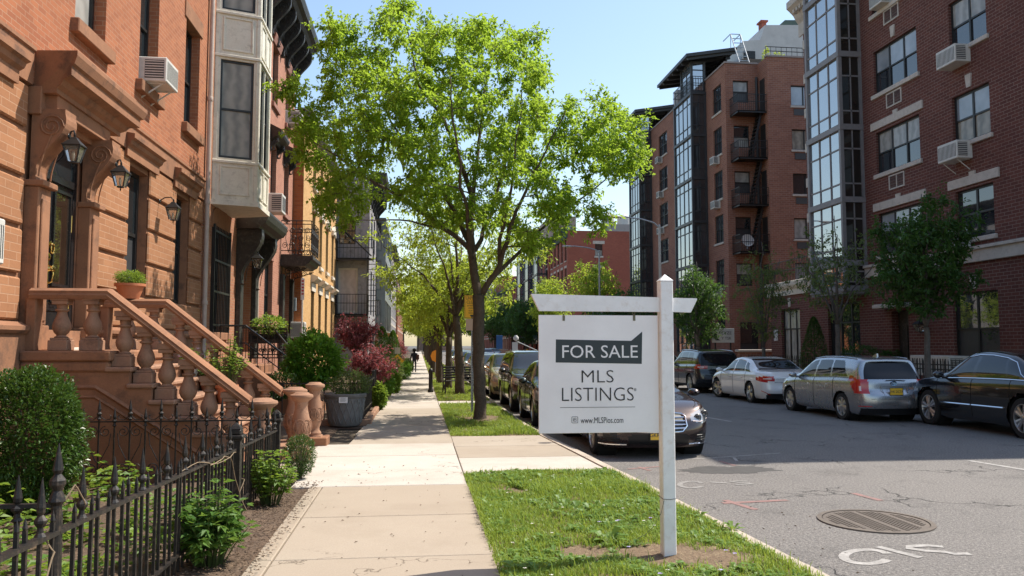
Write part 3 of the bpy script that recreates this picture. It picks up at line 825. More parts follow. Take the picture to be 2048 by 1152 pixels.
BSTONE2 = rough('weathered_brownstone', (.38, .215, .135, 1), (.25, .13, .08, 1), scale=3.5, rgh=.9, bmp=.5, fine=60, stain=(5, (.12, .075, .055, 1), .7), world_space=True)
BRICK2 = brick('dull_orange_brick', (.42, .20, .11, 1), (.33, .13, .08, 1), (.36, .27, .2, 1), .21, .072, .012, .4, .45)
BRICK3 = brick('rose_brick', (.42, .19, .125, 1), (.32, .135, .09, 1), (.44, .29, .22, 1), .21, .075, .013, .35, .3)
BRICK3S = rough('rose_stone', (.34, .165, .12, 1), (.26, .12, .09, 1), scale=3, bmp=.3)
YELLOWB = brick('yellow_brick', (.60, .36, .15, 1), (.48, .26, .10, 1), (.52, .37, .21, 1), .21, .08, .014, .35, .25)
ORANGEB = brick('rough_orange_brick', (.46, .16, .06, 1), (.33, .10, .04, 1), (.34, .18, .10, 1), .22, .085, .016, .9, .4)
BAYWHITE = rough('weathered_cream_paint', (.76, .715, .61, 1), (.62, .58, .49, 1), scale=3, rgh=.6, bmp=.12, stain=(7, (.33, .29, .23, 1), .5))
CREAM = rough('cream_stone', (.66, .60, .50, 1), (.52, .47, .40, 1), scale=4, bmp=.15)
BLKWOOD = rough('black_painted_wood', (.022, .020, .018, 1), (.045, .04, .034, 1), scale=6, rgh=.5, bmp=.25, bd=.004, stain=(9, (.12, .11, .095, 1), .6))
PIPE = rough('painted_pipe', (.52, .42, .36, 1), (.40, .31, .26, 1), scale=6, rgh=.5, bmp=.05)
ACW = rough('air_conditioner_shell', (.66, .64, .59, 1), (.50, .48, .44, 1), scale=6, rgh=.5, bmp=.05, world_space=False)
ACG = plain('air_conditioner_grille', (.06, .06, .06, 1), .6)
BRASS = plain('polished_brass', (.75, .50, .16, 1), .18, 1)

def air_con(label, M, w=.62, h=.42, d=.55, brace=False, group='window air conditioners', cable=False):
    """window air conditioner: local x along the wall, y outwards, z up, origin at the middle of its bottom edge"""
    t = thing('air_conditioner', label, 'air conditioner', group=group)
    t.matrix_world = M
    b = MB(); b.cbox(-w / 2, w / 2, 0, d, 0, h, .015); b.build('casing', ACW, t)
    for sx in (-1, 1): MB().box(sx * (w / 2 + .001), sx * (w / 2 + .0035), d * .34, d * .92, h * .13, h * .88).build('side_vent', ACG, t)
    for sx in (-1, 1):
        b = MB()
        for k in range(7):
            z = h * (.2 + .62 * k / 6); b.box(sx * (w / 2 + .003), sx * (w / 2 + .008), d * .35, d * .91, z - h * .018, z + h * .018)
        b.build('side_slats', ACW, t)
    b = MB(); n = 14
    for k in range(n):
        x = -w * .43 + w * .86 * k / (n - 1); b.box(x - w * .014, x + w * .014, d - .004, d + .003, h * .12, h * .86)
    b.build('grille', ACG, t)
    if brace:
        for sx in (-.36, .36):
            b = MB(); b.bar((sx * w, d * .85, -.005), (sx * w, .02, -.34), .022); b.bar((sx * w, 0, -.01), (sx * w, d * .9, -.01), .025)
            b.build('bracket', ACW, t)
    return t
def lantern(label, p, out, reach=.16, h=.42, w=.19, mat=None, hang=True, group=None, name='wall_lantern', finial=None):
    """tapered glazed lantern on a bracket; p = wall point, out = outward unit vector (plan)"""
    mat = mat or IRON
    t = thing(name, label, 'lantern', p, 0, group)
    o = V((out[0], out[1], 0)); c = o * reach
    b = MB(); hw = w / 2
    b.lathe([(.004, .0), (.012, .02), (.006, .04), (hw * .55, .05), (hw * .55, .065)], c=c, n=8)
    b.lathe([(hw * 1.12, h * .62), (hw * 1.15, h * .65), (hw * .62, h * .8), (hw * .55, h * .81), (hw * .3, h * .9), (hw * .1, h * .93), (hw * .14, h * .97), (.004, h * 1.05)], c=c, sq=4)
    for k in range(4):
        a = pi / 4 + k * pi / 2; d_ = V((cos(a), sin(a), 0)) * sqrt(2)
        b.bar(c + d_ * hw * .55 + V((0, 0, .06)), c + d_ * hw * 1.0 + V((0, 0, h * .63)), .014)
    b.build('lantern_frame', mat, t)
    g = MB(); g.lathe([(hw * .50, .068), (hw * .93, h * .61)], c=c, sq=4, cap=False); g.build('lantern_glass', LGLASS, t)
    g = MB(); g.lathe([(.012, .07), (.016, .11), (.022, .15), (.012, .2)], c=c, n=10); g.build('bulb', plain('bulb_glass', (.8, .75, .65, 1), .2), t, smooth=180)
    b = MB()
    if hang:
        b.tube([V((0, 0, h * .25)), o * reach * .5 + V((0, 0, h * .18)), o * reach * .85 + V((0, 0, h * .02)), c + V((0, 0, .01))], .011, 6)
    else:
        b.tube([V((0, 0, h * .95)), o * reach * .4 + V((0, 0, h * 1.1)), o * reach * .8 + V((0, 0, h * 1.12)), c + V((0, 0, h * 1.0))], .011, 6)
        b.lathe([(.035, 0), (.04, .01), (.03, .02)], c=(0, 0, h * .95), n=10, M=Matrix.Rotation(pi / 2, 3, 'Y'))
    b.build('bracket', mat, t)
    return t
LGLASS = plain('lantern_glass', (.75, .70, .60, 1), .05, spec=.6)
lgn = LGLASS.node_tree.nodes['Principled BSDF']; lgn.inputs['Transmission Weight'].default_value = .85

# ------------------------------------------------------------------ first house: brownstone front with a stoop
H1X = -4.9
T1 = TL(H1X)
h1 = thing('brownstone_house', 'orange red brick townhouse with brown rusticated parlour floor and hooded black door', 'house')
Y0, Y1 = 2.0, 18.72
parlour = [(8.5, 9.72, 2.62, 4.78, .26), (14.08, 15.12, 2.55, 4.78, .26), (16.72, 17.72, 2.55, 4.78, .26), (4.9, 6.0, 2.6, 4.78, .26)]
second = [(11.72, 12.82, 6.3, 8.75, .22), (14.32, 15.3, 6.3, 8.75, .22), (17.02, 18.08, 6.3, 8.55, .22), (8.9, 10.0, 6.3, 8.75, .22), (5.5, 6.6, 6.3, 8.75, .22)]
third = [(u0, u1, 10.0, 12.3, .22) for u0, u1, *_ in second]
door_o = (10.95, 12.15, 1.63, 4.66, .05)
wall(MB(T1), Y0, Y1, 5.02, 14.2, second + third).build('brick_wall', BRICK1, h1)
wall(MB(T1), Y0, Y1, 1.9, 5.02, parlour + [door_o], v=-.05).build('parlour_wall', BSTONE, h1)
wall(MB(T1), Y0, Y1, -.1, 1.9, [], v=.07).build('basement_wall', BSTONE, h1)
# rusticated courses
b = MB(T1)
blocked = [(o[0], o[1], o[2], o[3]) for o in parlour] + [(10.5, 12.55, 0, 4.95)]
zc = [1.98, 2.56, 3.16, 3.78, 4.40, 4.98]
for z0, z1 in zip(zc, zc[1:]):
    cuts = [Y0]; 
    segs = [(Y0, Y1)]
    for o in blocked:
        if o[2] < z1 - .1 and o[3] > z0 + .1:
            ns = []
            for a, c in segs:
                if o[1] <= a or o[0] >= c: ns.append((a, c)); continue
                if o[0] > a: ns.append((a, o[0]))
                if o[1] < c: ns.append((o[1], c))
            segs = ns
    for a, c in segs: b.cbox(a, c, -.0515, .0, z0 + .028, z1 - .028, .022)
b.build('rusticated_course', RUSTIC, h1)
def moulding(T, u0, u1, prof, ret=.0):
    b = MB(T)
    b.sweep(prof, lambda p: [(u0 - p[0] * ret, p[0], p[1]), (u1 + p[0] * ret, p[0], p[1])])
    return b
moulding(T1, Y0, 10.5, [(-.05, 1.84), (.10, 1.84), (.13, 1.88), (.13, 1.93), (.06, 1.96), (.03, 1.985), (-.05, 1.985)]).build('water_table', BSTONE, h1)
moulding(T1, 12.6, Y1, [(-.05, 1.84), (.10, 1.84), (.13, 1.88), (.13, 1.93), (.06, 1.96), (.03, 1.985), (-.05, 1.985)]).build('water_table', BSTONE, h1)
moulding(T1, Y0, 10.55, [(-.05, 4.985), (.02, 4.985), (.02, 5.40), (.05, 5.42), (.05, 5.47), (-.05, 5.5)]).build('belt_course', BSTONE, h1)
moulding(T1, 12.98, Y1, [(-.05, 4.985), (.02, 4.985), (.02, 5.40), (.05, 5.42), (.05, 5.47), (-.05, 5.5)]).build('belt_course', BSTONE, h1)
for a, c in ((8.3, 10.12), (13.8, 15.42), (16.45, 18.02)):
    moulding(T1, a, c, [(.0, 4.86), (.05, 4.86), (.05, 5.02), (.10, 5.06), (.12, 5.12), (.17, 5.15), (.17, 5.22), (.0, 5.26)], .3).build('window_cornice', BSTONE, h1)
for i, o in enumerate(parlour): window(h1, T1, o[0], o[1], o[2], o[3], .22, up=GLASS if i else SCREEN, lo=SCREEN, fw=.075)
for i, o in enumerate(second):
    window(h1, T1, *o[:4], d=.2, up=(CURTW if i == 0 else GLASS), fw=.06, sill=(.14, .12, .2), sillm=BSTONE, lintel=(.14, .03, .34), linm=BSTONE)
for o in third: window(h1, T1, *o[:4], d=.2, fw=.06, sill=(.14, .12, .2), sillm=BSTONE, lintel=(.14, .03, .34), linm=BSTONE)
house_box(h1, BRICK1, -16, H1X, Y0, Y1, -.1, 14.2).build('side_wall', BRICK2, h1)
roof(h1, -16, H1X, Y0, Y1, 14.1)
moulding(T1, Y0, Y1, [(0, 13.4), (.1, 13.4), (.2, 13.9), (.55, 14.1), (.55, 14.35), (0, 14.4)]).build('cornice', BLKWOOD, h1)
# door surround
for a, c in ((10.55, 10.95), (12.15, 12.55)):
    b = MB(T1)
    b.cbox(a, c, -.05, .16, 1.63, 1.95, .012); b.cbox(a + .03, c - .03, -.05, .13, 1.95, 3.7, .012)
    b.cbox(a + .09, c - .09, .129, .155, 2.0, 3.55, .01)
    b.cbox(a, c, -.05, .20, 3.7, 3.78, .012)
    b.build('pilaster', BSTONE, h1)
MB(T1).cbox(10.56, 12.54, -.05, .12, 4.62, 4.98, .01).build('door_head', BSTONE, h1)
HP = [(0, 4.90), (.30, 4.90), (.30, 4.96), (.36, 5.0), (.40, 5.06), (.52, 5.10), (.52, 5.22), (.56, 5.24), (.60, 5.34), (.60, 5.40), (0, 5.46)]
b = MB(T1)
b.sweep(HP, lambda p: [(10.62 - max(0, p[0] - .2) * .55, p[0], p[1]), (12.66 + max(0, p[0] - .2) * .9, p[0], p[1])])
b.cbox(10.68, 12.44, .02, .27, 4.70, 4.905, .01)
b.build('door_hood', BSTONE, h1)
def scroll_bracket(T, u0, u1, zt, h, proj, foot=.06):
    """S-curved console: profile in v, z swept across u"""
    pr = [(0, zt), (proj, zt), (proj, zt - .06)]
    for k in range(15):
        t = k / 14; a = t * pi
        pr.append((proj * (.98 - .80 * t * t * (3 - 2 * t)) + .045 * sin(t * pi * 2.0 + .2) * (1 - t * .3), zt - .06 - (h - .1) * t))
    pr += [(foot + .05, zt - h + .03), (foot, zt - h), (0, zt - h)]
    b = MB(T)
    b.sweep(pr, lambda p: [(u0, p[0], p[1]), (u1, p[0], p[1])])
    for u in (u0, u1):                                                   # scroll eyes on the cheeks
        s_ = -1 if u == u0 else 1
        pts = []
        for k in range(26):
            a = k / 25 * 2.1 * 2 * pi; r = (h * .16) * (1 - k / 25 * .85)
            pts.append((u + s_ * .008, proj * .60 + r * cos(a), zt - h * .24 + r * sin(a)))
        b.tube(pts, .012, 5)
        b.tube([(u + s_ * .006, foot + .05 + (proj * .55 - foot) * (1 - t / 8) ** 1.6, zt - h * .30 - (h * .62) * t / 8) for t in range(9)], .010, 5)
    return b
for a, c in ((10.60, 10.92), (12.17, 12.49)):
    scroll_bracket(T1, a, c, 4.70, .95, .40).build('console', BSTONE, h1)
# panelled black door
DOORP = rough('black_gloss_door', (.012, .012, .013, 1), (.02, .02, .021, 1), rgh=.22, bmp=.04, spec=.6)
b = MB(T1); a, c = 10.95, 12.15; dv = -.06
b.box(a, c, dv - .05, dv, 1.63, 1.66)
b.box(a, a + .11, dv - .05, dv, 1.66, 4.66); b.box(c - .11, c, dv - .05, dv, 1.66, 4.66)
b.box(a + .11, c - .11, dv - .05, dv + .02, 3.92, 4.02); b.box(a + .11, c - .11, dv - .05, dv, 4.58, 4.66)
door = b.build('door', DOORP, h1)
b = MB(T1)
b.box(a + .11, c - .11, dv - .05, dv - .02, 1.66, 3.92)
def panel(b, u0, u1, z0, z1, v, w=.035):
    b.box(u0, u0 + w, v, v + .025, z0, z1); b.box(u1 - w, u1, v, v + .025, z0, z1); b.box(u0 + w, u1 - w, v, v + .025, z0, z0 + w); b.box(u0 + w, u1 - w, v, v + .025, z1 - w, z1)
    b.cbox(u0 + w * 1.6, u1 - w * 1.6, v - .002, v + .018, z0 + w * 1.6, z1 - w * 1.6, .012)
panel(b, a + .3, c - .2, 1.75, 2.2, dv - .02); panel(b, a + .5, c - .2, 2.28, 2.42, dv - .02)
b.build('leaf', DOORP, door)
b = MB(T1); u0, u1 = a + .54, c - .2
b.box(u0 - .04, u0, dv - .02, dv + .012, 2.5, 3.84); b.box(u1, u1 + .04, dv - .02, dv + .012, 2.5, 3.84); b.box(u0, u1, dv - .02, dv + .012, 3.80, 3.84); b.box(u0, u1, dv - .02, dv + .012, 2.5, 2.54)
b.build('glazing_frame', DOORP, door)
MB(T1).box(u0, u1, dv - .021, dv - .012, 2.54, 3.80).build('pane', glass('door_glass', (.02, .012, .008, 1), 1.7), door)
MB(T1).box(a + .11, c - .11, dv - .03, dv - .02, 4.02, 4.58).build('transom_pane', GLASS, door)
b = MB(T1)
um = a + .44
b.lathe([(.05, 0), (.055, .008), (.02, .02)], c=(um, dv + .0, 3.05), n=14, M=Matrix.Rotation(-pi / 2, 3, 'X'))
b.tube([(um + .045 * cos(t * pi / 8), dv + .03, 3.0 + .07 * sin(t * pi / 8)) for t in range(17)], .012, 6)
b.build('knocker', BRASS, door)
b = MB(T1)
ul = a + .36
b.cbox(ul - .035, ul + .035, dv - .02, dv + .012, 2.42, 2.92, .01)
b.tube([(ul, dv + .01, 2.52), (ul, dv + .07, 2.55), (ul + .01, dv + .085, 2.65), (ul, dv + .07, 2.74), (ul, dv + .01, 2.77)], .014, 8)
b.lathe([(.03, 0), (.045, .015), (.03, .05), (.05, .075), (.02, .095)], c=(ul, dv + .01, 2.72), n=14, M=Matrix.Rotation(-pi / 2, 3, 'X'))
b.build('lock_plate', BRASS, door, smooth=40); b = MB(T1)
b.lathe([(.05, 0), (.06, .01), (.03, .03)], c=(ul, dv + .01, 2.88), n=14, M=Matrix.Rotation(-pi / 2, 3, 'X'))
b.build('deadbolt', BRASS, door, smooth=40); b = MB(T1)
b.lathe([(.06, 0), (.065, .01), (.03, .03)], c=((a + c) / 2, dv + .0, 2.36), n=16, M=Matrix.Rotation(-pi / 2, 3, 'X'))
b.tube([((a + c) / 2 + .055 * cos(t * pi / 8), dv + .035, 2.32 + .055 * sin(t * pi / 8)) for t in range(17)], .012, 6)
b.build('ring_handle', BRASS, door, smooth=40)
for z in (3.3, 2.2): MB(T1).cbox(c - .15, c - .115, dv - .01, dv + .01, z, z + .25, .006).build('hinge', BRASS, door)
MB().cbox(H1X, H1X + .3, 10.96, 12.14, 1.60, 1.665, .01).build('threshold', CREAM, h1)
# downpipe
dp = thing('downpipe', 'tall pale pinkish downpipe running up between the brownstone and the bay window house', 'downpipe', (H1X + .08, 18.74, 0))
b = MB(); b.tube([(0, 0, 0), (0, 0, 14)], .052, 12)
b.build('pipe', PIPE, dp, smooth=60)
for z in (2.6, 4.9, 7.3, 9.8): MB().lathe([(.062, z), (.068, z + .02), (.068, z + .08), (.062, z + .1)], n=12).build('collar', PIPE, dp, smooth=40)
# lanterns by the door and on the wall
lantern('left of the two black lanterns flanking the panelled front door', (H1X + .40, 10.72, 3.98), (1, -.15), .08, .42, .2, hang=False, group='lanterns by the front door')
lantern('right of the two black lanterns flanking the panelled front door', (H1X + .40, 12.34, 3.98), (1, -.15), .08, .42, .2, hang=False, group='lanterns by the front door')
lp = ox(350, 440, H1X + .28)
lantern('black wall lantern on a scrolled arm between the two parlour windows right of the door', (H1X + .0, lp.y - .05, 4.0), (1, 0), .26, .44, .21, hang=False)
# air conditioners of the first house
def MT(T, u, v, z):
    return T @ Matrix.Translation((u, v, z))
air_con('white air conditioner with braces jutting from a second floor brownstone window', MT(T1, 14.75, -.12, 6.33), .68, .44, .56, brace=True)
air_con('white air conditioner cut by the left picture edge beside the black front door', MT(T1, 9.42, -.2, 2.62), .66, .52, .36)

# ------------------------------------------------------------------ the stoop
stoop = thing('stoop', 'brown stone stoop with turned balusters climbing to the black front door', 'stoop')
def part(name, mb, mat, parent=None, smooth=None):
    o = mb.build(name, mat, parent, smooth)
    return o
SYN, SYF = 10.62, 12.95            # centre lines of the two balustrades
LX = -3.82; TR_ = .262; N_ = 7; RISE = 1.63 / 8
b = MB()
for k in range(N_):
    z = 1.63 - RISE * (k + 1); x0 = LX + TR_ * k
    b.box(x0, x0 + TR_, SYN - .19, SYF + .19, -.12, z - .061)
b.build('step_block', BSTONE, stoop)
b = MB()
for k in range(N_):
    z = 1.63 - RISE * (k + 1); x0 = LX + TR_ * k
    b.cbox(x0 - .03, x0 + TR_ + .035, SYN - .225, SYF + .225, z - .06, z, .016)
b.build('tread', BSTONE2, stoop)
b = MB(); b.cbox(H1X + .06, LX + .05, SYN - .24, SYF + .24, 1.50, 1.63, .02); b.box(H1X + .06, LX - .0, SYN - .19, SYF + .19, -.12, 1.5); b.cbox(H1X + .06, LX + .02, SYN - .22, SYF + .22, 1.36, 1.5, .03); b.build('landing', BSTONE, stoop)
b = MB()                                                                   # raking moulding on the near cheek
rk = [(-4.8, 1.18), (-3.95, 1.18), (-3.7, 1.02), (-2.2, .02)]
b.tube([(x, SYN - .195, z) for x, z in rk], .03, 4)
b.tube([(x, SYN - .195, z - .12) for x, z in rk], .02, 4)
b.build('cheek_moulding', BSTONE, stoop)
zrl = oy(140, 577, SYN).z; zrb = .98
b_prof = [(-.12, -.10), (.12, -.10), (.135, -.055), (.12, -.03), (.125, .0), (.06, .035), (-.06, .035), (-.125, 0), (-.12, -.03), (-.135, -.055)]
RX = xat(218, SYN); RE = xat(502, SYN)
for yc in (SYN, SYF):
    path = [(H1X + .1, zrl - .035), (RX, zrl - .035), (RE + .02, zrb + .02)]
    b = MB(); b.sweep(b_prof, lambda p: [(x, yc + p[0], z + p[1]) for x, z in path]); b.build('handrail', BSTONE, stoop)
def rail_z(x): return zrl - .135 if x < RX else zrl - .135 + (zrb + .02 - zrl + .035) * (x - RX) / (RE + .02 - RX)
def baluster_mesh(h, w=.115):
    s_ = MB(); hb = .13
    s_.cbox(-w, w, -w, w, 0, hb, .008)
    s_.cbox(-w * .85, w * .85, -w * .85, w * .85, hb, hb + .03, .006)
    H = h - hb - .10
    pr = [(.075, 0), (.085, .02), (.06, .05), (.055, .08), (.085, .16), (.105, .27), (.108, .36), (.095, .48), (.07, .62), (.058, .72), (.056, .78), (.08, .82), (.08, .86), (.06, .88), (.066, 1.0)]
    s_.lathe([(r, hb + .03 + z * (H - .03)) for r, z in pr], n=16)
    s_.cbox(-w * .8, w * .8, -w * .8, w * .8, h - .10, h - .05, .006); s_.box(-w * .9, w * .9, -w * .9, w * .9, h - .05, h + .02)
    return s_
bal_x = [(-4.45, 1.63), (-4.08, 1.63)] + [(LX + TR_ * (k + .5), 1.63 - RISE * (k + 1)) for k in (0, 1, 2, 3, 4, 5)]
for yc in (SYN, SYF):
    for i, (x, zb) in enumerate(bal_x):
        if i in (3, 5): pass
        h = rail_z(x + .06) - zb + .03
        o = baluster_mesh(max(.55, h)).build('baluster', BSTONE2, stoop, smooth=35); o.location = (x, yc, zb)
for yc in (SYN, SYF): MB().cbox(H1X + .06, H1X + .18, yc - .1, yc + .1, 1.63, zrl - .12, .01).build('wall_post', BSTONE, stoop)
def newel(h, r):
    s_ = MB()
    s_.cbox(-r * 1.12, r * 1.12, -r * 1.12, r * 1.12, 0, .16, .012)
    pr = [(.98, .16), (1.0, .20), (.74, .24), (.72, .28), (.98, .36), (1.12, .46), (1.12, .54), (.98, .64), (.80, .74), (.74, .80), (.80, .82), (.80, .86), (.95, .88), (1.36, .92), (1.42, .94), (1.36, .965), (1.0, .98), (.80, 1.0), (.0, 1.0)]
    s_.lathe([(r * a, .16 + (z - .16) / .84 * (h - .16)) for a, z in pr], n=24, cap=False)
    z0 = .16 + (.48 - .16) / .84 * (h - .16)                                # carved roundels
    for k in range(8):
        a = k * pi / 4; d = V((cos(a), sin(a), 0)); t = V((-sin(a), cos(a), 0))
        for q in (1, .6, .25):
            s_.tube([d * (r * 1.11 - .004) + (t * cos(w * pi / 8) * .085 * q + V((0, 0, z0 + .02 + .11 * q * sin(w * pi / 8)))) for w in range(17)], .006, 5)
    return s_
ny = SYN
n0 = xat(528, SYN)
o = newel(1.02, .135).build('newel', BSTONE2, stoop, smooth=38); o.location = (n0, SYN, 0)
o = newel(1.04, .135).build('newel', BSTONE2, stoop, smooth=38); o.location = (xat(592, SYF), SYF, 0)
# two low carved pillars on the pavement edge
pl_ = thing('carved_pillar', 'carved brown stone baluster pillar nearest the iron fence end post', 'pillar', (xat(605, 12.2), 12.2, 0), 0, 'carved stone pillars at the foot of the stoop')
newel(1.0, .122).build('shaft', BSTONE2, pl_, smooth=38)
p2_ = thing('carved_pillar', 'carved brown stone baluster pillar on a square plinth beside the pavement', 'pillar', (oz(628, 889).x, oz(628, 889).y, 0), 0, 'carved stone pillars at the foot of the stoop')
newel(1.06, .118).build('shaft', BSTONE2, p2_, smooth=38); MB().cbox(-.24, .24, -.24, .24, -.02, .14, .015).build('plinth', BSTONE, p2_)
# ------------------------------------------------------------------ second house with the cream bay window
H2X = -4.9
T2 = TL(H2X)
h2 = thing('bay_window_house', 'dull brick townhouse with a tall cream panelled bay window', 'house')
A0, A1 = 18.78, 24.9
g_win = (19.55, 21.15, 2.0, 4.5, .3); g_door = (22.45, 24.1, 1.5, 4.7, .5)
wall(MB(T2), A0, A1, -.1, 14.6, [g_win, g_door]).build('brick_wall', BRICK2, h2)
house_box(h2, BRICK2, -16, H2X, A0, A1, -.1, 14.6).build('side_wall', BRICK2, h2)
roof(h2, -16, H2X, A0, A1, 14.5)
b = MB(T2)                                                               # segmental stone head over the barred window
b.prism([(19.45, 4.5), (21.25, 4.5), (21.25, 4.75)] + [(20.35 + .9 * cos(t * pi / 10), 4.75 + .32 * sin(t * pi / 10)) for t in range(1, 10)] + [(19.45, 4.75)], lambda u, z, s: (u, .03 if s else -.25, z))
b.build('window_head', BSTONE, h2)
window(h2, T2, *g_win[:4], d=.25, fw=.08, sill=(.1, .1, .18), sillm=BSTONE)
b = MB(T2)
for k in range(11): b.tube([(g_win[0] + .05 + k * .15, .06, 2.0), (g_win[0] + .05 + k * .15, .06, 4.55)], .014, 6)
for z in (2.15, 2.95, 3.7, 4.4): b.box(g_win[0], g_win[1], .045, .075, z, z + .05)
for u in (g_win[0], g_win[1]): b.box(u - .02, u + .02, -.02, .08, 1.95, 4.58)
b.build('window_bars', IRON, h2)
# dark entrance with consoles and hood
b = MB(T2); b.box(22.5, 24.05, -.5, -.45, 1.5, 4.7); b.box(23.2, 23.26, -.46, -.42, 1.5, 4.0); b.box(22.5, 24.05, -.46, -.40, 4.0, 4.1); b.build('door', BLKWOOD, h2)
b = MB(T2); b.cbox(22.1, 22.45, 0, .14, 1.3, 4.3, .015); b.build('doorcase', BLKWOOD, h2)
b = MB(T2); b.cbox(24.1, 24.45, 0, .14, 1.3, 4.3, .015); b.build('doorcase', BLKWOOD, h2)
moulding(T2, 22.0, 24.55, [(0, 4.82), (.62, 4.82), (.66, 4.88), (.80, 4.95), (.86, 5.05), (.90, 5.2), (.90, 5.26), (0, 5.5)], .25).build('door_hood', BLKWOOD, h2)
for a, c in ((22.08, 22.42), (24.12, 24.46)): scroll_bracket(T2, a, c, 4.82, 1.5, .66, .14).build('console', BLKWOOD, h2)
lantern('glazed lantern hanging under the dark carved hood of the bay window house', (H2X + .30, 22.3, 3.72), (1, -.1), .22, .5, .26, hang=True)
b = MB(); b.tube([(H2X + .06, 24.75, .2), (H2X + .06, 24.75, 4.75)], .045, 10); b.build('downpipe', PIPE, h2, smooth=60)
# the bay: base moulding, panels, windows stacked on three sides
BP = [(H2X, 19.40), (-3.93, 19.74), (-3.93, 21.12), (H2X, 21.46)]
bay = MB()
def bay_face(i, ops, frame_sets, z0=5.12, z1=14.2):
    p, q = BP[i], BP[i + 1]
    T = TA(p, q); L_ = hypot(q[0] - p[0], q[1] - p[1])
    return T, L_
levels = [(5.12, 6.05), (6.05, 8.62), (8.62, 9.72), (9.72, 12.2), (12.2, 14.2)]
bpart = None
for i in range(3):
    p, q = BP[i], BP[i + 1]; L_ = hypot(q[0] - p[0], q[1] - p[1])
    T = TA(q, p) if False else TA(p, q)
    Tm = T
    cen = T @ V((L_ / 2, .1, 0))
    if (cen.x + 4.9) * 1 < ((p[0] + q[0]) / 2 + 4.9) and i == 1: Tm = TA(q, p)
    mg = .13 if i != 1 else .1
    ops = []
    nw = 1 if i != 1 else 2
    for z0, z1 in ((6.16, 8.56), (9.8, 12.15)):
        for k in range(nw):
            a = mg + (L_ - 2 * mg) * k / nw + (.03 if k else 0); c = mg + (L_ - 2 * mg) * (k + 1) / nw - (.03 if k < nw - 1 else 0)
            ops.append((a, c, z0, z1, .09))
    o = wall(MB(Tm), 0, L_, 5.12, 14.2, ops).build('bay_wall', BAYWHITE, bpart or h2)
    if bpart is None: bpart = o
    for a, c, z0, z1, d in ops: window(h2, Tm, a, c, z0, z1, .07, fw=.05, up=CURT if i == 0 else GLASSB, lo=CURT if i == 0 else GLASS, name='bay_window')
    b = MB(Tm)
    for z0, z1 in ((5.26, 5.98), (8.78, 9.62), (12.35, 13.4)):
        for k in range(nw):
            a = mg + (L_ - 2 * mg) * k / nw + .03; c = mg + (L_ - 2 * mg) * (k + 1) / nw - .03
            w = .045
            b.cbox(a, a + w, 0, .028, z0, z1, .008); b.cbox(c - w, c, 0, .028, z0, z1, .008); b.cbox(a + w, c - w, 0, .028, z1 - w, z1, .008); b.cbox(a + w, c - w, 0, .028, z0, z0 + w, .008)
    for z in (6.08, 8.66, 9.72, 12.22): b.cbox(-.02, L_ + .02, -.001, .05, z - .05, z + .02, .01)
    for u in (-.005, L_ - .085): b.cbox(u, u + .09, -.001, .02, 5.14, 14.1, .008)
    b.build('bay_trim', BAYWHITE, bpart)
b = MB(); b.poly([(H2X, 19.40, 5.10), (-3.93, 19.74, 5.10), (-3.93, 21.12, 5.10), (H2X, 21.46, 5.10)]); 
b.build('bay_soffit', BAYWHITE, bpart)
def ringband(z0, z1, e):
    b = MB(); c = (-4.6, 20.43)
    pts = [(H2X, BP[0][1] - e), (BP[1][0] + e, BP[1][1] - e * .8), (BP[2][0] + e, BP[2][1] + e * .8), (H2X, BP[3][1] + e)]
    n = 4
    b.add([(x, y, z0) for x, y in pts] + [(x, y, z1) for x, y in pts], [(0, 1, 5, 4), (1, 2, 6, 5), (2, 3, 7, 6), (3, 2, 1, 0), (4, 5, 6, 7)])
    return b
ringband(5.02, 5.14, .05).build('bay_skirt', BAYWHITE, bpart)
ringband(14.2, 14.5, .25).build('bay_cornice', BAYWHITE, bpart)

# ------------------------------------------------------------------ third house: rose brick, black bracketed cornice, iron balcony
H3X = -4.9
T3 = TL(H3X)
h3 = thing('balcony_house', 'rose brick townhouse with black bracketed cornice and hooded windows', 'house')
B0, B1 = 24.92, 31.42
ws = []
for u0, u1 in ((26.75, 27.75), (29.35, 30.35)):
    ws += [(u0, u1, 6.45, 8.35, .2), (u0, u1, 9.75, 11.75, .2)]
gw = (26.1, 27.5, 2.2, 4.5, .2); gd = (29.2, 31.0, .9, 4.3, .4)
wall(MB(T3), B0, B1, -.1, 13.6, ws + [gw, gd]).build('brick_wall', BRICK3, h3)
house_box(h3, BRICK3, -16, H3X, B0, B1, -.1, 13.6).build('side_wall', BRICK2, h3)
roof(h3, -16, H3X, B0, B1, 13.5)
for i, o in enumerate(ws):
    window(h3, T3, *o[:4], d=.16, fw=.06, sill=(.1, .09, .16), sillm=BRICK3S, up=GLASS)
    if i % 2 == 0:
        moulding(T3, o[0] - .22, o[1] + .22, [(0, 8.42), (.10, 8.42), (.14, 8.5), (.34, 8.6), (.38, 8.68), (.38, 8.74), (0, 8.95)], .3).build('window_hood', BLKWOOD, h3)
        for u in (o[0] - .16, o[1] + .04): scroll_bracket(T3, u, u + .12, 8.5, .42, .24).build('hood_bracket', BLKWOOD, h3)
    else:
        moulding(T3, o[0] - .15, o[1] + .15, [(0, 11.75), (.05, 11.75), (.12, 12.0), (.12, 12.05), (0, 12.08)], .3).build('lintel', BRICK3S, h3)
window(h3, T3, *gw[:4], d=.16, fw=.07, sill=(.1, .09, .16), sillm=BRICK3S, lintel=(.1, .02, .36), linm=BRICK3S)
b = MB(T3); b.box(gd[0], gd[1], -.4, -.36, .9, 4.3); b.box(gd[0] + .1, gd[0] + .2, -.37, -.3, .9, 4.3); b.box(gd[1] - .2, gd[1] - .1, -.37, -.3, .9, 4.3); b.box(gd[0], gd[1], -.37, -.3, 3.4, 3.5); b.build('door', BLKWOOD, h3)
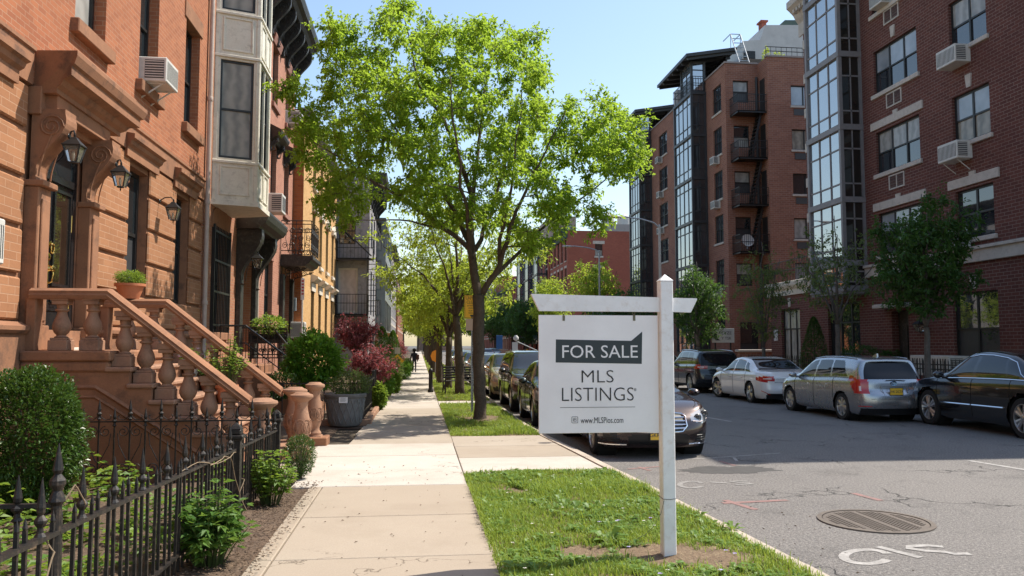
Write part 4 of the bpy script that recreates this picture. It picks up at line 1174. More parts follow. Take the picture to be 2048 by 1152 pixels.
for a, c in ((28.85, 29.2), (31.0, 31.3)): MB(T3).cbox(a, c, 0, .14, .9, 4.2, .015).build('doorcase', BLKWOOD, h3)
CW = .95
def big_cornice(T, u0, u1, z, par, step=.95):
    moulding(T, u0, u1, [(0, z - .2), (.08, z - .2), (.08, z - .05), (.14, z), (.14, z + .55), (.3, z + .62), (.62, z + .72), (.72, z + .86), (.86, z + .92), (.92, z + 1.08), (.92, z + 1.16), (0, z + 1.3)], .2).build('cornice', BLKWOOD, par)
    n = int((u1 - u0) / step)
    for k in range(n + 1):
        u = u0 + .1 + (u1 - u0 - .35) * k / n
        scroll_bracket(T, u, u + .16, z + .66, 1.25, .66, .1).build('cornice_bracket', BLKWOOD, par)
big_cornice(T3, B0, B1, 12.35, h3)
# balcony
BB = MB(T3)
bz = 4.5
moulding(T3, 28.9, 31.15, [(0, bz), (.85, bz), (.9, bz + .06), (1.0, bz + .1), (1.05, bz + .2), (1.13, bz + .24), (1.13, bz + .36), (0, bz + .38)]).build('balcony_floor', BLKWOOD, h3)
def scrolls(b, T_fn, L_, z0, z1, cell, r=.008):
    """ornamental panel: uprights with paired spirals; T_fn(s, z) -> point"""
    n = max(1, int(L_ / cell))
    for k in range(n + 1):
        s_ = L_ * k / n
        b.tube([T_fn(s_, z0), T_fn(s_, z1)], r * 1.1, 5)
    H = z1 - z0
    for k in range(n):
        c = L_ * (k + .5) / n; w = L_ / n * .5
        for zc, sg in ((z0 + H * .27, 1), (z0 + H * .73, -1)):
            for sx in (-1, 1):
                pts = []
                for q in range(17):
                    a = q / 16 * 1.6 * 2 * pi; rr = w * .46 * (1 - q / 16 * .8)
                    pts.append(T_fn(c + sx * (w * .48 - 0) + sx * rr * cos(a) * -1 * .9, zc + sg * rr * sin(a) * 1.0))
                b.tube(pts, r, 4, cap=False)
        b.tube([T_fn(c, z0 + H * .06), T_fn(c - w * .4, z0 + H * .5), T_fn(c, z0 + H * .94), T_fn(c + w * .4, z0 + H * .5), T_fn(c, z0 + H * .06)], r, 4)
    for z in (z0, z0 + H * .12, z1 - H * .1, z1): b.tube([T_fn(0, z), T_fn(L_, z)], r * 1.5, 5)
b = MB(); x1 = H3X + 1.05
zt, zb = 6.12, bz + .4
scrolls(b, lambda s, z: (H3X + s, 28.98, z), 1.05, zb, zt, .36, .011)
rail = b.build('balcony_railing', IRON, h3)
b = MB(); scrolls(b, lambda s, z: (x1, 28.98 + s, z), 2.1, zb, zt, .36, .011); b.build('balcony_railing', IRON, h3)
b = MB(); scrolls(b, lambda s, z: (H3X + s, 31.08, z), 1.05, zb, zt, .36, .011); b.build('balcony_railing', IRON, h3)
for u in (29.1, 30.95):
    b = MB()
    b.tube([(H3X + .05, u, bz - .75), (H3X + .2, u, bz - .3), (H3X + .9, u, bz - .05)], .02, 5)
    for cx_, cz_, r0 in ((.25, .18, .15), (.55, .13, .11), (.78, .1, .07)):
        b.tube([(H3X + cx_ + r0 * (1 - q / 20) * cos(q * .55), u, bz - cz_ + r0 * (1 - q / 20) * sin(q * .55)) for q in range(18)], .014, 4)
    b.tube([(H3X + .03, u, bz - .8), (H3X + .03, u, bz)], .02, 5); b.build('balcony_bracket', IRON, h3)
air_con('white air conditioner beneath a hooded window of the rose brick house', MT(T3, 26.35 + .1, .0, 5.95), .66, .62, .5)
air_con('pale air conditioner high on the rose brick house near the tree leaves', MT(T3, 29.85, -.1, 9.78), .7, .5, .62)
# ------------------------------------------------------------------ the yellow brick house
YX = -4.5
T4 = TL(YX)
h4 = thing('yellow_brick_house', 'yellow brick house with cream hooded windows and rough orange side wall', 'house')
D0, D1 = 31.44, 43.8
cols = [34.6, 37.1, 39.6, 42.1]
yo = []
for c in cols: yo += [(c - .48, c + .48, 5.2, 7.35, .2), (c - .48, c + .48, 8.4, 10.0, .2), (c - .48, c + .48, 1.4, 3.95, .22)]
wall(MB(T4), D0, D1, -.1, 10.9, yo).build('brick_wall', YELLOWB, h4)
b = MB(TF(D0)); wall(b, -16, YX, -.1, 10.9); b.build('side_wall', ORANGEB, h4)
house_box(h4, YELLOWB, -16, YX, D0, D1, -.1, 10.9, 'NB').build('side_wall', ORANGEB, h4)
roof(h4, -16, YX, D0, D1, 10.6)
moulding(T4, D0, D1, [(0, 10.55), (.12, 10.6), (.3, 10.75), (.3, 10.95), (-.3, 10.98), (-.3, 10.55)]).build('coping', rough('grey_coping', (.22, .22, .23, 1), bmp=.2), h4)
for i, o in enumerate(yo):
    window(h4, T4, *o[:4], d=.15, fw=.06, sill=(.06, .1, .14), sillm=CREAM)
    if i % 3 != 1:
        z1 = o[3]; c = (o[0] + o[1]) / 2
        if i % 3 == 0:
            b = MB(T4); b.prism([(c - .62, z1 - .05), (c - .62, z1 + .2), (c, z1 + .52), (c + .62, z1 + .2), (c + .62, z1 - .05), (c + .48, z1 - .0), (c, z1 + .1), (c - .48, z1)], lambda u, z, s: (u, .12 if s else -.1, z))
        else:
            b = MB(T4); b.cbox(c - .6, c + .6, -.1, .06, z1, z1 + .38, .01); b.sweep([(0, z1 + .38), (.12, z1 + .38), (.3, z1 + .52), (.3, z1 + .6), (0, z1 + .72)], lambda p: [(c - .68, p[0], p[1]), (c + .68, p[0], p[1])])
        b.build('window_hood', CREAM, h4)
for k, z in enumerate((2.3,)):
    air_con('small white air conditioner on the orange side wall above the bushes', MT(TF(D0), -4.72 + .16, .02, 1.95), .52, .62, .5)
b = MB(TF(D0)); b.cbox(-4.86, -4.68, .02, .16, 3.0, 3.5, .01); o = b.build('meter_box', rough('grey_box_paint', (.30, .34, .38, 1), bmp=.05)); tag(o, 'small blue grey meter box on the rough orange brick side wall', 'meter box')
# ------------------------------------------------------------------ the grey stone house with fire escape
GX = -2.75
h5 = thing('grey_stone_house', 'grey stone house with black fire escape balconies beyond the yellow house', 'house')
E0, E1 = 44.2, 51
GREYST = rough('grey_stone_wall', (.34, .325, .33, 1), (.21, .20, .21, 1), scale=1.6, rgh=.9, bmp=.7, bd=.03, fine=9, stain=(3, (.09, .09, .095, 1), .6))
gwn = [(-4.4, -3.35, 3.45, 5.9, .2), (-4.4, -3.5, 7.2, 8.7, .2)]
b = MB(TF(E0)); wall(b, -16, GX, -.1, 10.9, gwn); b.build('stone_wall', GREYST, h5)
fo = [(45.6, 47.0, 3.4, 5.9, .2), (48.2, 49.6, 3.4, 5.9, .2), (45.6, 47, 7.2, 9.2, .2), (48.2, 49.6, 7.2, 9.2, .2), (45.4, 50, .3, 2.6, .3)]
wall(MB(TL(GX)), E0, E1, -.1, 10.9, fo).build('stone_wall', GREYST, h5)
house_box(h5, GREYST, -16, GX, E0, E1, -.1, 10.9, 'NB').build('rear_wall', GREYST, h5); roof(h5, -16, GX, E0, E1, 10.8)
window(h5, TF(E0), *gwn[0][:4], d=.12, up=cloth('pink_curtain', (.60, .50, .46, 1), (.44, .36, .33, 1), 14), fm=CREAM, fw=.1, meet=False)
window(h5, TF(E0), *gwn[1][:4], d=.12)
for o in fo[:4]: window(h5, TL(GX), *o[:4], d=.15)
window(h5, TL(GX), *fo[4][:4], d=.2, mull=4)
big_cornice(TL(GX), E0, E1, 10.0, h5, 1.3)
def iron_cage(b, T, u0, u1, v1, z, h=.95, step=.12, sides=True, floor=True, r=.018):
    if floor:
        b.box(u0, u1, 0, v1, z - .04, z)
        b.box(u0, u1, v1 - .04, v1, z - .12, z); b.box(u0, u0 + .04, 0, v1, z - .12, z); b.box(u1 - .04, u1, 0, v1, z - .12, z)
    for zz in (z + h, z + h * .55): 
        b.bar((u0, v1, zz), (u1, v1, zz), .035)
        if sides:
            b.bar((u0, 0, zz), (u0, v1, zz), .035); b.bar((u1, 0, zz), (u1, v1, zz), .035)
    n = int((u1 - u0) / step)
    for k in range(n + 1):
        u = u0 + (u1 - u0) * k / n; b.bar((u, v1, z), (u, v1, z + h), r)
    if sides:
        m_ = max(1, int(v1 / step))
        for k in range(m_):
            v = v1 * k / m_
            b.bar((u0, v, z), (u0, v, z + h), r); b.bar((u1, v, z), (u1, v, z + h), r)
Tg = TF(E0)
b = MB(Tg); iron_cage(b, Tg, -4.45, -2.75, .95, 3.35, 1.05, .15); h5f = b.build('fire_escape_balcony', IRON, h5)
b = MB(Tg); iron_cage(b, Tg, -4.45, -2.5, .95, 6.35, 1.0, .18); b.build('fire_escape_balcony', IRON, h5)
b = MB(Tg)
b.bar((-2.78, .9, 3.3), (-2.78, .9, 6.4), .05); b.bar((-2.32, .9, 3.3), (-2.32, .9, 6.4), .05)
for k in range(11): b.bar((-2.78, .9, 3.5 + k * .28), (-2.32, .9, 3.5 + k * .28), .035)
b.build('ladder', IRON, h5)
b = MB(Tg); b.bar((-4.4, .5, 8.2), (-2.6, .5, 6.5), .06); b.bar((-4.4, .8, 8.2), (-2.6, .8, 6.5), .06); b.build('stair', IRON, h5)
b = MB(Tg); b.tube([(-4.3, .1, 2.4), (-4.2, .5, 3.0), (-3.6, .8, 3.25), (-2.9, .9, 3.25)], .05, 6); b.build('balcony_bracket', IRON, h5)
# ------------------------------------------------------------------ glazed grey building beyond, then smaller fronts down the street
GLGREY = rough('grey_green_cladding', (.22, .24, .235, 1), (.16, .175, .17, 1), scale=3, rgh=.5, bmp=.05)
h6 = thing('glazed_grey_house', 'grey green clad house with stacked glazed bays past the fire escape', 'house')
def glazed_house(par, x, y0, y1, z0, z1, mat, floors, nm=4):
    T = TL(x); ops = []
    fh = (z1 - z0) / floors
    for f in range(floors):
        for k in range(nm):
            w = (y1 - y0) / nm; ops.append((y0 + w * k + .15, y0 + w * (k + 1) - .15, z0 + fh * f + .35, z0 + fh * (f + 1) - .25, .12))
    wall(MB(T), y0, y1, z0, z1, ops).build('front_wall', mat, par)
    for o in ops: window(par, T, *o[:4], d=.1, up=GLASSB, fm=GLGREY, fw=.07)
    T = TF(y0); so = [(x - 1.5, x - .25, z0 + fh * f + .35, z0 + fh * (f + 1) - .25, .12) for f in range(floors)]
    wall(MB(T), -16, x, z0, z1, so).build('side_wall', mat, par)
    for o in so: window(par, T, *o[:4], d=.1, up=GLASSB, lo=CURTW, fm=GLGREY, fw=.07)
    house_box(par, mat, -16, x, y0, y1, z0, z1, 'NB').build('rear_wall', mat, par); roof(par, -16, x, y0, y1, z1 - .05)
glazed_house(h6, -2.15, 51.2, 62, 2.3, 9.8, GLGREY, 3)
MB().box(-16, -3.2, 51.25, 61.9, -.1, 2.3).build('ground_floor', BRICK3, h6)
b = MB(); b.prism([(51.3, 2.3), (61.8, 2.3), (61.8, 2.45), (51.3, 2.45)], lambda y, z, s: (-3.2 if s else -1.6, y, z)); b.build('awning', rough('orange_awning', (.55, .26, .08, 1), bmp=.1), h6)
def row_house(name, label, x, y0, y1, h, mat, cols_, floors, trim=CREAM, cornice=None):
    t = thing(name, label, 'house')
    T = TL(x); ops = []
    fh = (h - 1.2) / floors
    for f in range(floors):
        for k in range(cols_):
            w = (y1 - y0) / cols_; c = y0 + w * (k + .5); ops.append((c - w * .22, c + w * .22, .9 + fh * f + .3, .9 + fh * (f + 1) - .5, .15))
    wall(MB(T), y0, y1, -.1, h, ops).build('front_wall', mat, t)
    for o in ops: window(t, T, *o[:4], d=.12, sill=(.08, .08, .12), sillm=trim, lintel=(.08, .04, .2), linm=trim)
    house_box(t, mat, -16, x, y0, y1, -.1, h).build('side_wall', mat, t); roof(t, -16, x, y0, y1, h - .05)
    moulding(T, y0, y1, [(0, h - .5), (.1, h - .5), (.3, h - .2), (.5, h), (.5, h + .2), (0, h + .3)]).build('cornice', cornice or BLKWOOD, t)
    return t
row_house('row_house', 'orange brick row house just past the glazed grey house on the left side', -3.6, 62.4, 72, 9.5, ORANGEB, 4, 3)
row_house('row_house', 'dark grey row house between the orange and the brown fronts far down the left side', -2.6, 72.4, 90, 10.5, GREYST, 5, 3)
row_house('row_house', 'brown stone row house far down the left pavement before the tallest grey front', -3.4, 90.4, 112, 9.5, BSTONE, 7, 3)
row_house('row_house', 'farthest pale brick row house at the end of the left side', -3, 112.4, 150, 11, BRICK3, 10, 3)
# ------------------------------------------------------------------ right side: dark red apartment building
BRA = brick('dark_red_brick', (.16, .058, .044, 1), (.105, .040, .033, 1), (.25, .18, .15, 1), .30, .105, .02, .6, .4)
BRB = brick('russet_brick', (.33, .145, .095, 1), (.23, .095, .066, 1), (.34, .26, .21, 1), .30, .11, .02, .6, .45)
BRD = brick('deep_red_brick', (.34, .105, .070, 1), (.27, .085, .06, 1), (.25, .13, .10, 1), .23, .08, .01, .35, .35)
LIME = rough('pale_limestone', (.56, .50, .44, 1), (.44, .39, .34, 1), scale=3, bmp=.2, stain=(6, (.3, .26, .22, 1), .4))
BAYGREY = rough('grey_metal_frame', (.24, .22, .22, 1), (.17, .16, .16, 1), scale=4, rgh=.5, bmp=.04)
STEELBLK = rough('dark_steel_frame', (.035, .037, .04, 1), (.05, .052, .055, 1), scale=4, rgh=.45, bmp=.04)
GLA = glass('apartment_glass', (.02, .022, .026, 1), ior=2.3, wob=.05)
GLBAY = glass('bay_glass', (.07, .09, .11, 1), ior=5.5, wob=.03, scale=.7)
BLINDW = glass('drawn_blind', (.20, .22, .24, 1), ior=2.0)
RX_ = 17.4
T6 = TR(RX_)
ha = thing('apartment_building', 'dark red brick apartment block with grey glazed bay on the right edge', 'building')
AY0, AY1 = 16.2, 34.05
ops = []
lv = [(1.05, 3.38), (5.08, 6.68), (8.2, 9.82), (11.3, 13.0), (14.45, 16.05)]
c3 = []; c2 = []
for i, (z0, z1) in enumerate(lv):
    if i: c3.append((25.8, 28.5, z0, z1, .16))
    c2.append((22.32, 24.06 if i else 24.4, z0, z1, .16)); 
    c2.append((18.3, 20.1, z0, z1, .16))
gfo = [(30.0, 32.5, .5, 3.45, .2), (26.82, 27.86, .05, 2.95, .35)]
bayop = (29.5, 31.9, 3.9, 17, .05)
wall(MB(T6), AY0, AY1, -.1, 17.2, c3 + c2 + gfo).build('brick_wall', BRA, ha)
house_box(ha, BRA, 17.4, 32, AY0, AY1, -.1, 17.2, 'SN').build('side_wall', BRA, ha)
MB().poly([(32, AY0, -.1), (32, AY1, -.1), (32, AY1, 17.2), (32, AY0, 17.2)]).build('rear_wall', BRA, ha)
roof(ha, 17.4, 32, AY0, AY1, 17.1)
def keystone(T, u, z, par, lint=None):
    b = MB(T); b.prism([(u - .09, z), (u + .09, z), (u + .14, z + .42), (u - .14, z + .42)], lambda a, c, s: (a, .05 if s else -.05, c)); b.build('keystone', LIME, par)
for k, o in enumerate(c3):
    z1 = o[3]; heavy = k in (1, 0)
    window(ha, T6, *o[:4], d=.12, fw=.06, mull=3, up=(BLINDW, CURTW, BLINDW, GLA)[k % 4], lo=GLA, sill=(.12, .08, .16), sillm=LIME)
    if heavy: MB(T6).cbox(25.55, 28.75, -.05, .06, z1 + .12, z1 + .42, .01).build('lintel', LIME, ha)
    keystone(T6, 27.15, z1 + .13, ha)
for k, o in enumerate(c2):
    lvl = k // 2
    window(ha, T6, *o[:4], d=.12, fw=.065, mull=2, up=(GLA, GLA, BLINDW, CURTW, BLINDW)[lvl], lo=(SCREEN, GLA, CURT, GLA, SCREEN)[lvl], sill=(.1, .08, .14), sillm=LIME)
    if lvl == 1: MB(T6).cbox(o[0] - .3, o[1] + .3, -.05, .06, o[3] + .1, o[3] + .4, .01).build('lintel', LIME, ha)
    keystone(T6, (o[0] + o[1]) / 2, o[3] + .1, ha)
# stepped vents under the windows
def vent(T, u0, u1, z0, z1, par, mat=None):
    b = MB(T); w = .05
    b.box(u0, u1, -.02, .03, z0, z0 + w); b.box(u0, u1, -.02, .03, z1 - w, z1); b.box(u0, u0 + w, -.02, .03, z0 + w, z1 - w); b.box(u1 - w, u1, -.02, .03, z0 + w, z1 - w)
    b.box((u0 + u1) / 2 - .02, (u0 + u1) / 2 + .02, -.02, .025, z0 + w, z1 - w)
    v = b.build('vent_frame', mat or LIME, par)
    b = MB(T)
    n = 8
    for k in range(n): 
        z = z0 + w + (z1 - z0 - 2 * w) * (k + .5) / n; b.box(u0 + w, u1 - w, -.015, .012, z - .012, z + .008)
    b.box(u0 + w, u1 - w, -.03, -.012, z0 + w, z1 - w); b.build('grille', ACG, v)
for z in (10.55, 7.45, 13.75): vent(T6, 26.75, 27.7, z, z + .55, ha)
# belt course and rooftop cornice
for z0, z1, pr in ((4.3, 4.68, .12), (4.68, 4.78, .2)): MB(T6).cbox(AY0, 29.36, -.05, pr, z0, z1, .01).build('belt_course', LIME, ha)
for z0, z1, pr in ((4.3, 4.68, .12), (4.68, 4.78, .2)): MB(T6).cbox(32.04, AY1, -.05, pr, z0, z1, .01).build('belt_course', LIME, ha)
moulding(T6, AY0, AY1 + .3, [(0, 15.9), (.06, 15.9), (.06, 16.5), (.2, 16.7), (.3, 16.9), (.5, 17.1), (.62, 17.2), (.62, 17.5), (0, 17.6)]).build('cornice', LIME, ha)
b = MB(T6)
for k in range(60): b.box(AY0 + .3 * k, AY0 + .3 * k + .15, .28, .48, 16.88, 17.06)
b.build('dentil_band', LIME, ha)
for k in range(7):
    z = 5.6 + k * 1.6; w = .36 if k % 2 else .5
    MB(T6).cbox(AY1 - w, AY1 + .012, -.05, .035, z, z + .42, .008).build('quoin', LIME, ha)
# the glazed bay
bx = .9
bay = thing('x', 'x', 'x') if False else None
BY0, BY1 = 29.4, 32.0
seams = [3.95, 4.95, 7.45, 10.35, 13.3, 16.25, 17.6]
def glazed_bay(par, T, y0, y1, pr, zs, frame, gl_front, gl_side, nfront=3, front_rows=(.2, .72), side_cols=2, name='glazed_bay', seam=.16, clear=False):
    """projecting glass bay: posts and rails are the part, panes hang under it"""
    b = MB(T); w = .07
    for u in (y0, y1):
        for v in (0.04, pr): b.box(u - w, u + w, v - w, v + w, zs[0], zs[-1])
    for z in zs:
        b.box(y0 - w * 1.3, y1 + w * 1.3, 0, pr + w * 1.3, z - seam, z + seam * .4)
    for a, c in zip(zs, zs[1:]):
        a += seam * .4; c -= seam; H = c - a
        for k in range(1, nfront):
            u = y0 + (y1 - y0) * k / nfront; b.box(u - .028, u + .028, pr - .03, pr + .02, a, c)
        for f in front_rows:
            b.box(y0 + w, y1 - w, pr - .03, pr + .02, a + H * f - .03, a + H * f + .03)
            for u in (y0, y1): b.box(u - .03, u + .03, w, pr - w, a + H * f - .03, a + H * f + .03)
        for k in range(1, side_cols):
            v = pr * k / side_cols
            for u in (y0, y1): b.box(u - .03, u + .03, v - .025, v + .025, a, c)
    o = b.build(name, frame, par)
    for a, c in zip(zs, zs[1:]):
        a += seam * .4; c -= seam; H = c - a
        rows = [0] + list(front_rows) + [1]
        for k in range(nfront):
            for r0, r1 in zip(rows, rows[1:]):
                u0 = y0 + (y1 - y0) * k / nfront; u1 = y0 + (y1 - y0) * (k + 1) / nfront
                g = MB(T); e = random.uniform(-.006, .006); e2 = random.uniform(-.005, .005)
                g.add([(u0, pr - .01 + e, a + H * r0), (u1, pr - .01 - e, a + H * r0), (u1, pr - .01 - e + e2, a + H * r1), (u0, pr - .01 + e + e2, a + H * r1)], [(0, 1, 2, 3)]); g.build('pane', gl_front, o)
        for u in (y0, y1):
            g = MB(T); g.add([(u, .05, a), (u, pr, a), (u, pr, c), (u, .05, c)], [(0, 1, 2, 3)]); g.build('pane', gl_side, o)
    return o
random.seed(4)
SIDEGL = glass('dim_side_glass', (.018, .016, .014, 1), ior=1.55)
glazed_bay(ha, T6, BY0, BY1, bx, seams, BAYGREY, GLBAY, SIDEGL)
MB(T6).box(BY0 - .05, BY1 + .05, 0, bx + .06, 3.7, 3.86).build('bay_base', BAYGREY, ha)
window(ha, T6, *gfo[0][:4], d=.15, mull=3, fw=.07, transom=.72, lo=GLA, up=GLA)
b = MB(T6); b.box(26.82, 27.86, -.33, -.28, .05, 2.95); b.box(27.3, 27.36, -.29, -.25, .05, 2.4); b.box(26.82, 27.86, -.29, -.24, 2.4, 2.5); b.build('entrance_door', BLKWOOD, ha)
MB(T6).cbox(26.4, 28.3, -.02, .5, 3.05, 3.2, .02).build('entrance_canopy', LIME, ha)
# terrace wing beside it
hw = thing('terrace_wing', 'low dark brick wing with cream cornice and terrace railing past the glazed bay', 'building')
wo = [(35.05, 36.95, .25, 3.4, .2)]
wall(MB(T6), AY1 + .02, 38.1, -.1, 4.2, wo).build('brick_wall', BRA, hw)
MB().poly([(17.4, 38.1, -.1), (28, 38.1, -.1), (28, 38.1, 4.2), (17.4, 38.1, 4.2)]).build('side_wall', BRA, hw)
window(hw, T6, *wo[0][:4], d=.15, mull=3, fw=.07, transom=.7, lo=CURTW, up=CURTW)
moulding(T6, AY1 + .02, 38.25, [(-.1, 4.05), (.1, 4.05), (.1, 4.3), (.2, 4.4), (.25, 4.5), (.25, 4.68), (-.1, 4.75)]).build('cornice', CREAM, hw)
roof(hw, 17.5, 28, AY1 + .02, 38.1, 4.6)
b = MB(T6); iron_cage(b, T6, AY1 + .1, 38.0, -.02, 4.72, 1.0, .16, sides=False, floor=False); b.build('terrace_railing', IRON, hw)
keystone(T6, 36, 3.5, hw)
# window units of this building
air_con('grey air conditioner cut by the top picture edge on the dark red block', MT(T6, 27.6, -.1, 14.46), .8, .5, .5)
air_con('white air conditioner beneath the upper right pair of blinds on the dark brick block', MT(T6, 23.55, -.02, 10.72), .95, .58, .55)
air_con('white air conditioner with loose bracket beneath the second pair window of the dark brick block', MT(T6, 23.65, -.02, 7.62), .95, .58, .55, brace=True)
air_con('small air conditioner resting on the cream belt course behind the dark green tree', MT(T6, 23.75, .1, 4.8), .95, .55, .5)
gc = air_con('white boxed condenser standing behind the iron fence under the ground floor window', MT(T6, 23.4, .9, .75), 1.9, .62, .7)
lantern('dark boxy wall lamp beside the ground floor door of the dark brick block', (RX_, 25.9, 2.1), (-1, 0), .18, .5, .34, hang=True)

# ------------------------------------------------------------------ russet apartment building with two glass bays and fire escapes
X7 = 17.6
T7 = TR(X7)
hb = thing('apartment_building', 'russet brick apartment block with two tall glass bays and fire escapes', 'building')
CY0, CY1, CY2 = 43.9, 42.6, 65.2
JX = 19.56
HT = 18.1
fl = [(2.4, 4.0), (5.0, 6.7), (7.7, 9.35), (10.3, 11.98), (12.95, 14.6), (15.5, 17.15)]
fo = []
for z0, z1 in fl:
    fo += [(44.6, 45.95, z0, z1, .12), (51.05, 52.05, z0, z1, .12), (55.0, 57.0, z0, z1, .12), (62.8, 64.2, z0, z1, .12)]
wall(MB(T7), CY0, CY2, -.1, HT, fo).build('street_wall', BRB, hb)
for i, o in enumerate(fo): window(hb, T7, *o[:4], d=.1, fw=.06, mull=2 if i % 4 in (0, 2) else 1, up=GLA, sill=(.06, .07, .12), sillm=LIME)
so = [(18.05, 19.0, 15.8 - 2.68 * k, 17.1 - 2.68 * k, .15) for k in range(5)] + [(18.2, 19.3, .6, 3.0, .15)]
wall(MB(TF(CY0)), X7, JX, -.1, HT, so).build('side_wall', BRB, hb)
for i, o in enumerate(so): window(hb, TF(CY0), *o[:4], d=.12, fw=.06, up=CURTW if i % 2 == 0 else GLASS, lo=SCREEN if i != 1 else CURTW)
MB().poly([(JX, CY1, -.1), (JX, CY0, -.1), (JX, CY0, HT), (JX, CY1, HT)]).build('return_wall', BRB, hb)
for k in range(5):
    z = 15.0 - 2.68 * k; T = TR(JX)
    MB(T).box(42.95, 43.6, -.06, .02, z + .02, z + 2.0).build('escape_door', WINBLK, hb)
so2 = [(20.95, 22.5, 15.3 - 2.55 * k, 16.5 - 2.55 * k, .15) for k in range(6)]
wall(MB(TF(CY1)), JX, 26, -.1, HT, so2).build('side_wall', BRB, hb)
for i, o in enumerate(so2):
    window(hb, TF(CY1), *o[:4], d=.12, fw=.06, mull=2, meet=False, up=(BLINDW, CURT, GLASS, CURTW)[i % 4], sill=(.05, .08, .12), sillm=LIME)
    b = MB(TF(CY1)); b.box(o[0] + .15, o[1] - .1, .004, .03, o[2] - .55, o[2] - .18); b.build('louvre', ACG, hb)
MB().poly([(26, CY1, -.1), (26, CY2, -.1), (26, CY2, HT), (26, CY1, HT)]).build('rear_wall', BRB, hb)
MB().poly([(X7, CY2, -.1), (26, CY2, -.1), (26, CY2, HT), (X7, CY2, HT)]).build('side_wall', BRB, hb)
b = MB(); b.poly([(X7, CY0, HT - .3), (26, CY0, HT - .3), (26, CY2, HT - .3), (X7, CY2, HT - .3)]); b.build('roof', ROOF, hb)
COP = rough('stone_coping', (.33, .28, .26, 1), bmp=.1)
b = MB(); b.box(X7 - .06, JX + .06, CY0 - .06, CY0 + .25, HT, HT + .1); b.build('coping', COP, hb)
b = MB(); b.box(X7 - .06, X7 + .25, CY0 + .25, CY2, HT, HT + .1); b.build('coping', COP, hb)
b = MB(); b.box(JX - .06, 26, CY1 - .06, CY1 + .25, HT, HT + .1); b.build('coping', COP, hb)
MB().tube([(JX - .12, CY0 - .1, .2), (JX - .12, CY0 - .1, HT - .8)], .07, 8).build('rain_pipe', STEELBLK, hb)
Tc = TF(CY0)
for k in range(4):
    z = 15.0 - 2.68 * k
    b = MB(Tc); iron_cage(b, Tc, 17.85, 20.25, 1.15, z, .95, .11); b.build('fire_escape_balcony', IRON, hb)
    if k < 3:
        b = MB(Tc)
        p, q = (18.75, .55, z - 2.68), (19.35, .55, z)
        for v in (.35, .85): b.bar((p[0], v, p[2]), (q[0], v, q[2]), .06, .12)
        for s_ in range(12):
            t = (s_ + .5) / 12; u = p[0] + (q[0] - p[0]) * t; zz = p[2] + (q[2] - p[2]) * t; b.box(u - .12, u + .12, .35, .85, zz - .02, zz + .02)
        b.build('fire_escape_stair', IRON, hb)
b = MB(Tc)
b.bar((19.0, 1.2, 17.6), (18.95, 1.2, 15.0), .03)
zsB = [1.2, 3.9, 6.6, 9.3, 12.0, 14.7, 17.35]
for k, (y0, y1) in enumerate(((47.1, 50.4), (58.9, 61.8))):
    glazed_bay(hb, T7, y0, y1, .92, zsB, STEELBLK, GLBAY, glass('open_bay_glass', (.03, .03, .032, 1), 1.7), 4, (.22, .8), 2, seam=.12)
    for z in zsB[1:-1]:
        air = None
    # roof pavilion: thin dark canopy on glass walls, railing round the bay head
    xa, xb = 16.15, 19.4; ya, yb = y0 - .7, y1 + 2.1
    b = MB(); b.add([(xa, ya, 19.35), (xb, ya, 19.9), (xb, yb, 19.9), (xa, yb, 19.35), (xa, ya, 19.55), (xb, ya, 20.1), (xb, yb, 20.1), (xa, yb, 19.55)], [(0, 3, 2, 1), (4, 5, 6, 7), (0, 1, 5, 4), (1, 2, 6, 5), (2, 3, 7, 6), (3, 0, 4, 7)])
    b.build('roof_canopy', STEELBLK, hb)
    b = MB()
    for j in range(7):
        y = ya + .2 + (yb - ya - .4) * j / 6; b.bar((xa + .1, y, 19.28), (xb, y, 19.82), .08, .16)
    b.build('canopy_beam', STEELBLK, hb)
    glazed_bay(hb, T7, y0 + .15, y1 - 1.3, .85, [17.5, 19.35], STEELBLK, GLBAY, GLBAY, 2, (.75,), 1, name='roof_pavilion', seam=.08)
    T = TR(18.9); b = MB(T); 
    for j in range(8): u = y0 - .2 + (yb - y0) * j / 7; b.box(u - .04, u + .04, -.04, .04, HT, 19.75)
    fr = b.build('penthouse_glazing', STEELBLK, hb); MB(T).add([(y0 - .2, 0, HT), (yb, 0, HT), (yb, 0, 19.75), (y0 - .2, 0, 19.75)], [(0, 1, 2, 3)]).build('pane', SIDEGL, fr)
    b = MB(T7); iron_cage(b, T7, y0 - .05, y1 + .05, .98, 17.42, .95, .14, floor=False); b.build('roof_railing', STEELBLK, hb)
# white penthouse with slanted end, chimney and roof ladder
PW = rough('pale_render', (.62, .60, .57, 1), (.50, .48, .46, 1), scale=1.2, bmp=.1, stain=(2, (.4, .38, .36, 1), .4))
b = MB(); py = 47.5
P = lambda px, pyy, Y=py: oy(px, pyy, Y)
o_ = [P(1484, 118), P(1486, 82), P(1520, 80), P(1530, 50), P(1640, 50), P(1640, 118)]
b.prism([(p.x, p.z) for p in o_], lambda x, z, s: (x, py + 6 * s, z))
b.build('penthouse', PW, hb)
p = P(1487, 102); q = P(1510, 118)
b = MB(); b.box(p.x, q.x, py - .06, py + .02, q.z, p.z); b.build('penthouse_window', WINBLK, hb)
p, q = P(1537, 50), P(1546, 32)
b = MB(); b.box(p.x, q.x, py + 1, py + 1.5, p.z, q.z); b.cbox(p.x - .1, q.x + .1, py + .9, py + 1.6, q.z, q.z + .12, .02); b.build('chimney', BRD, hb)
p, q = P(1565, 50), P(1600, 18)
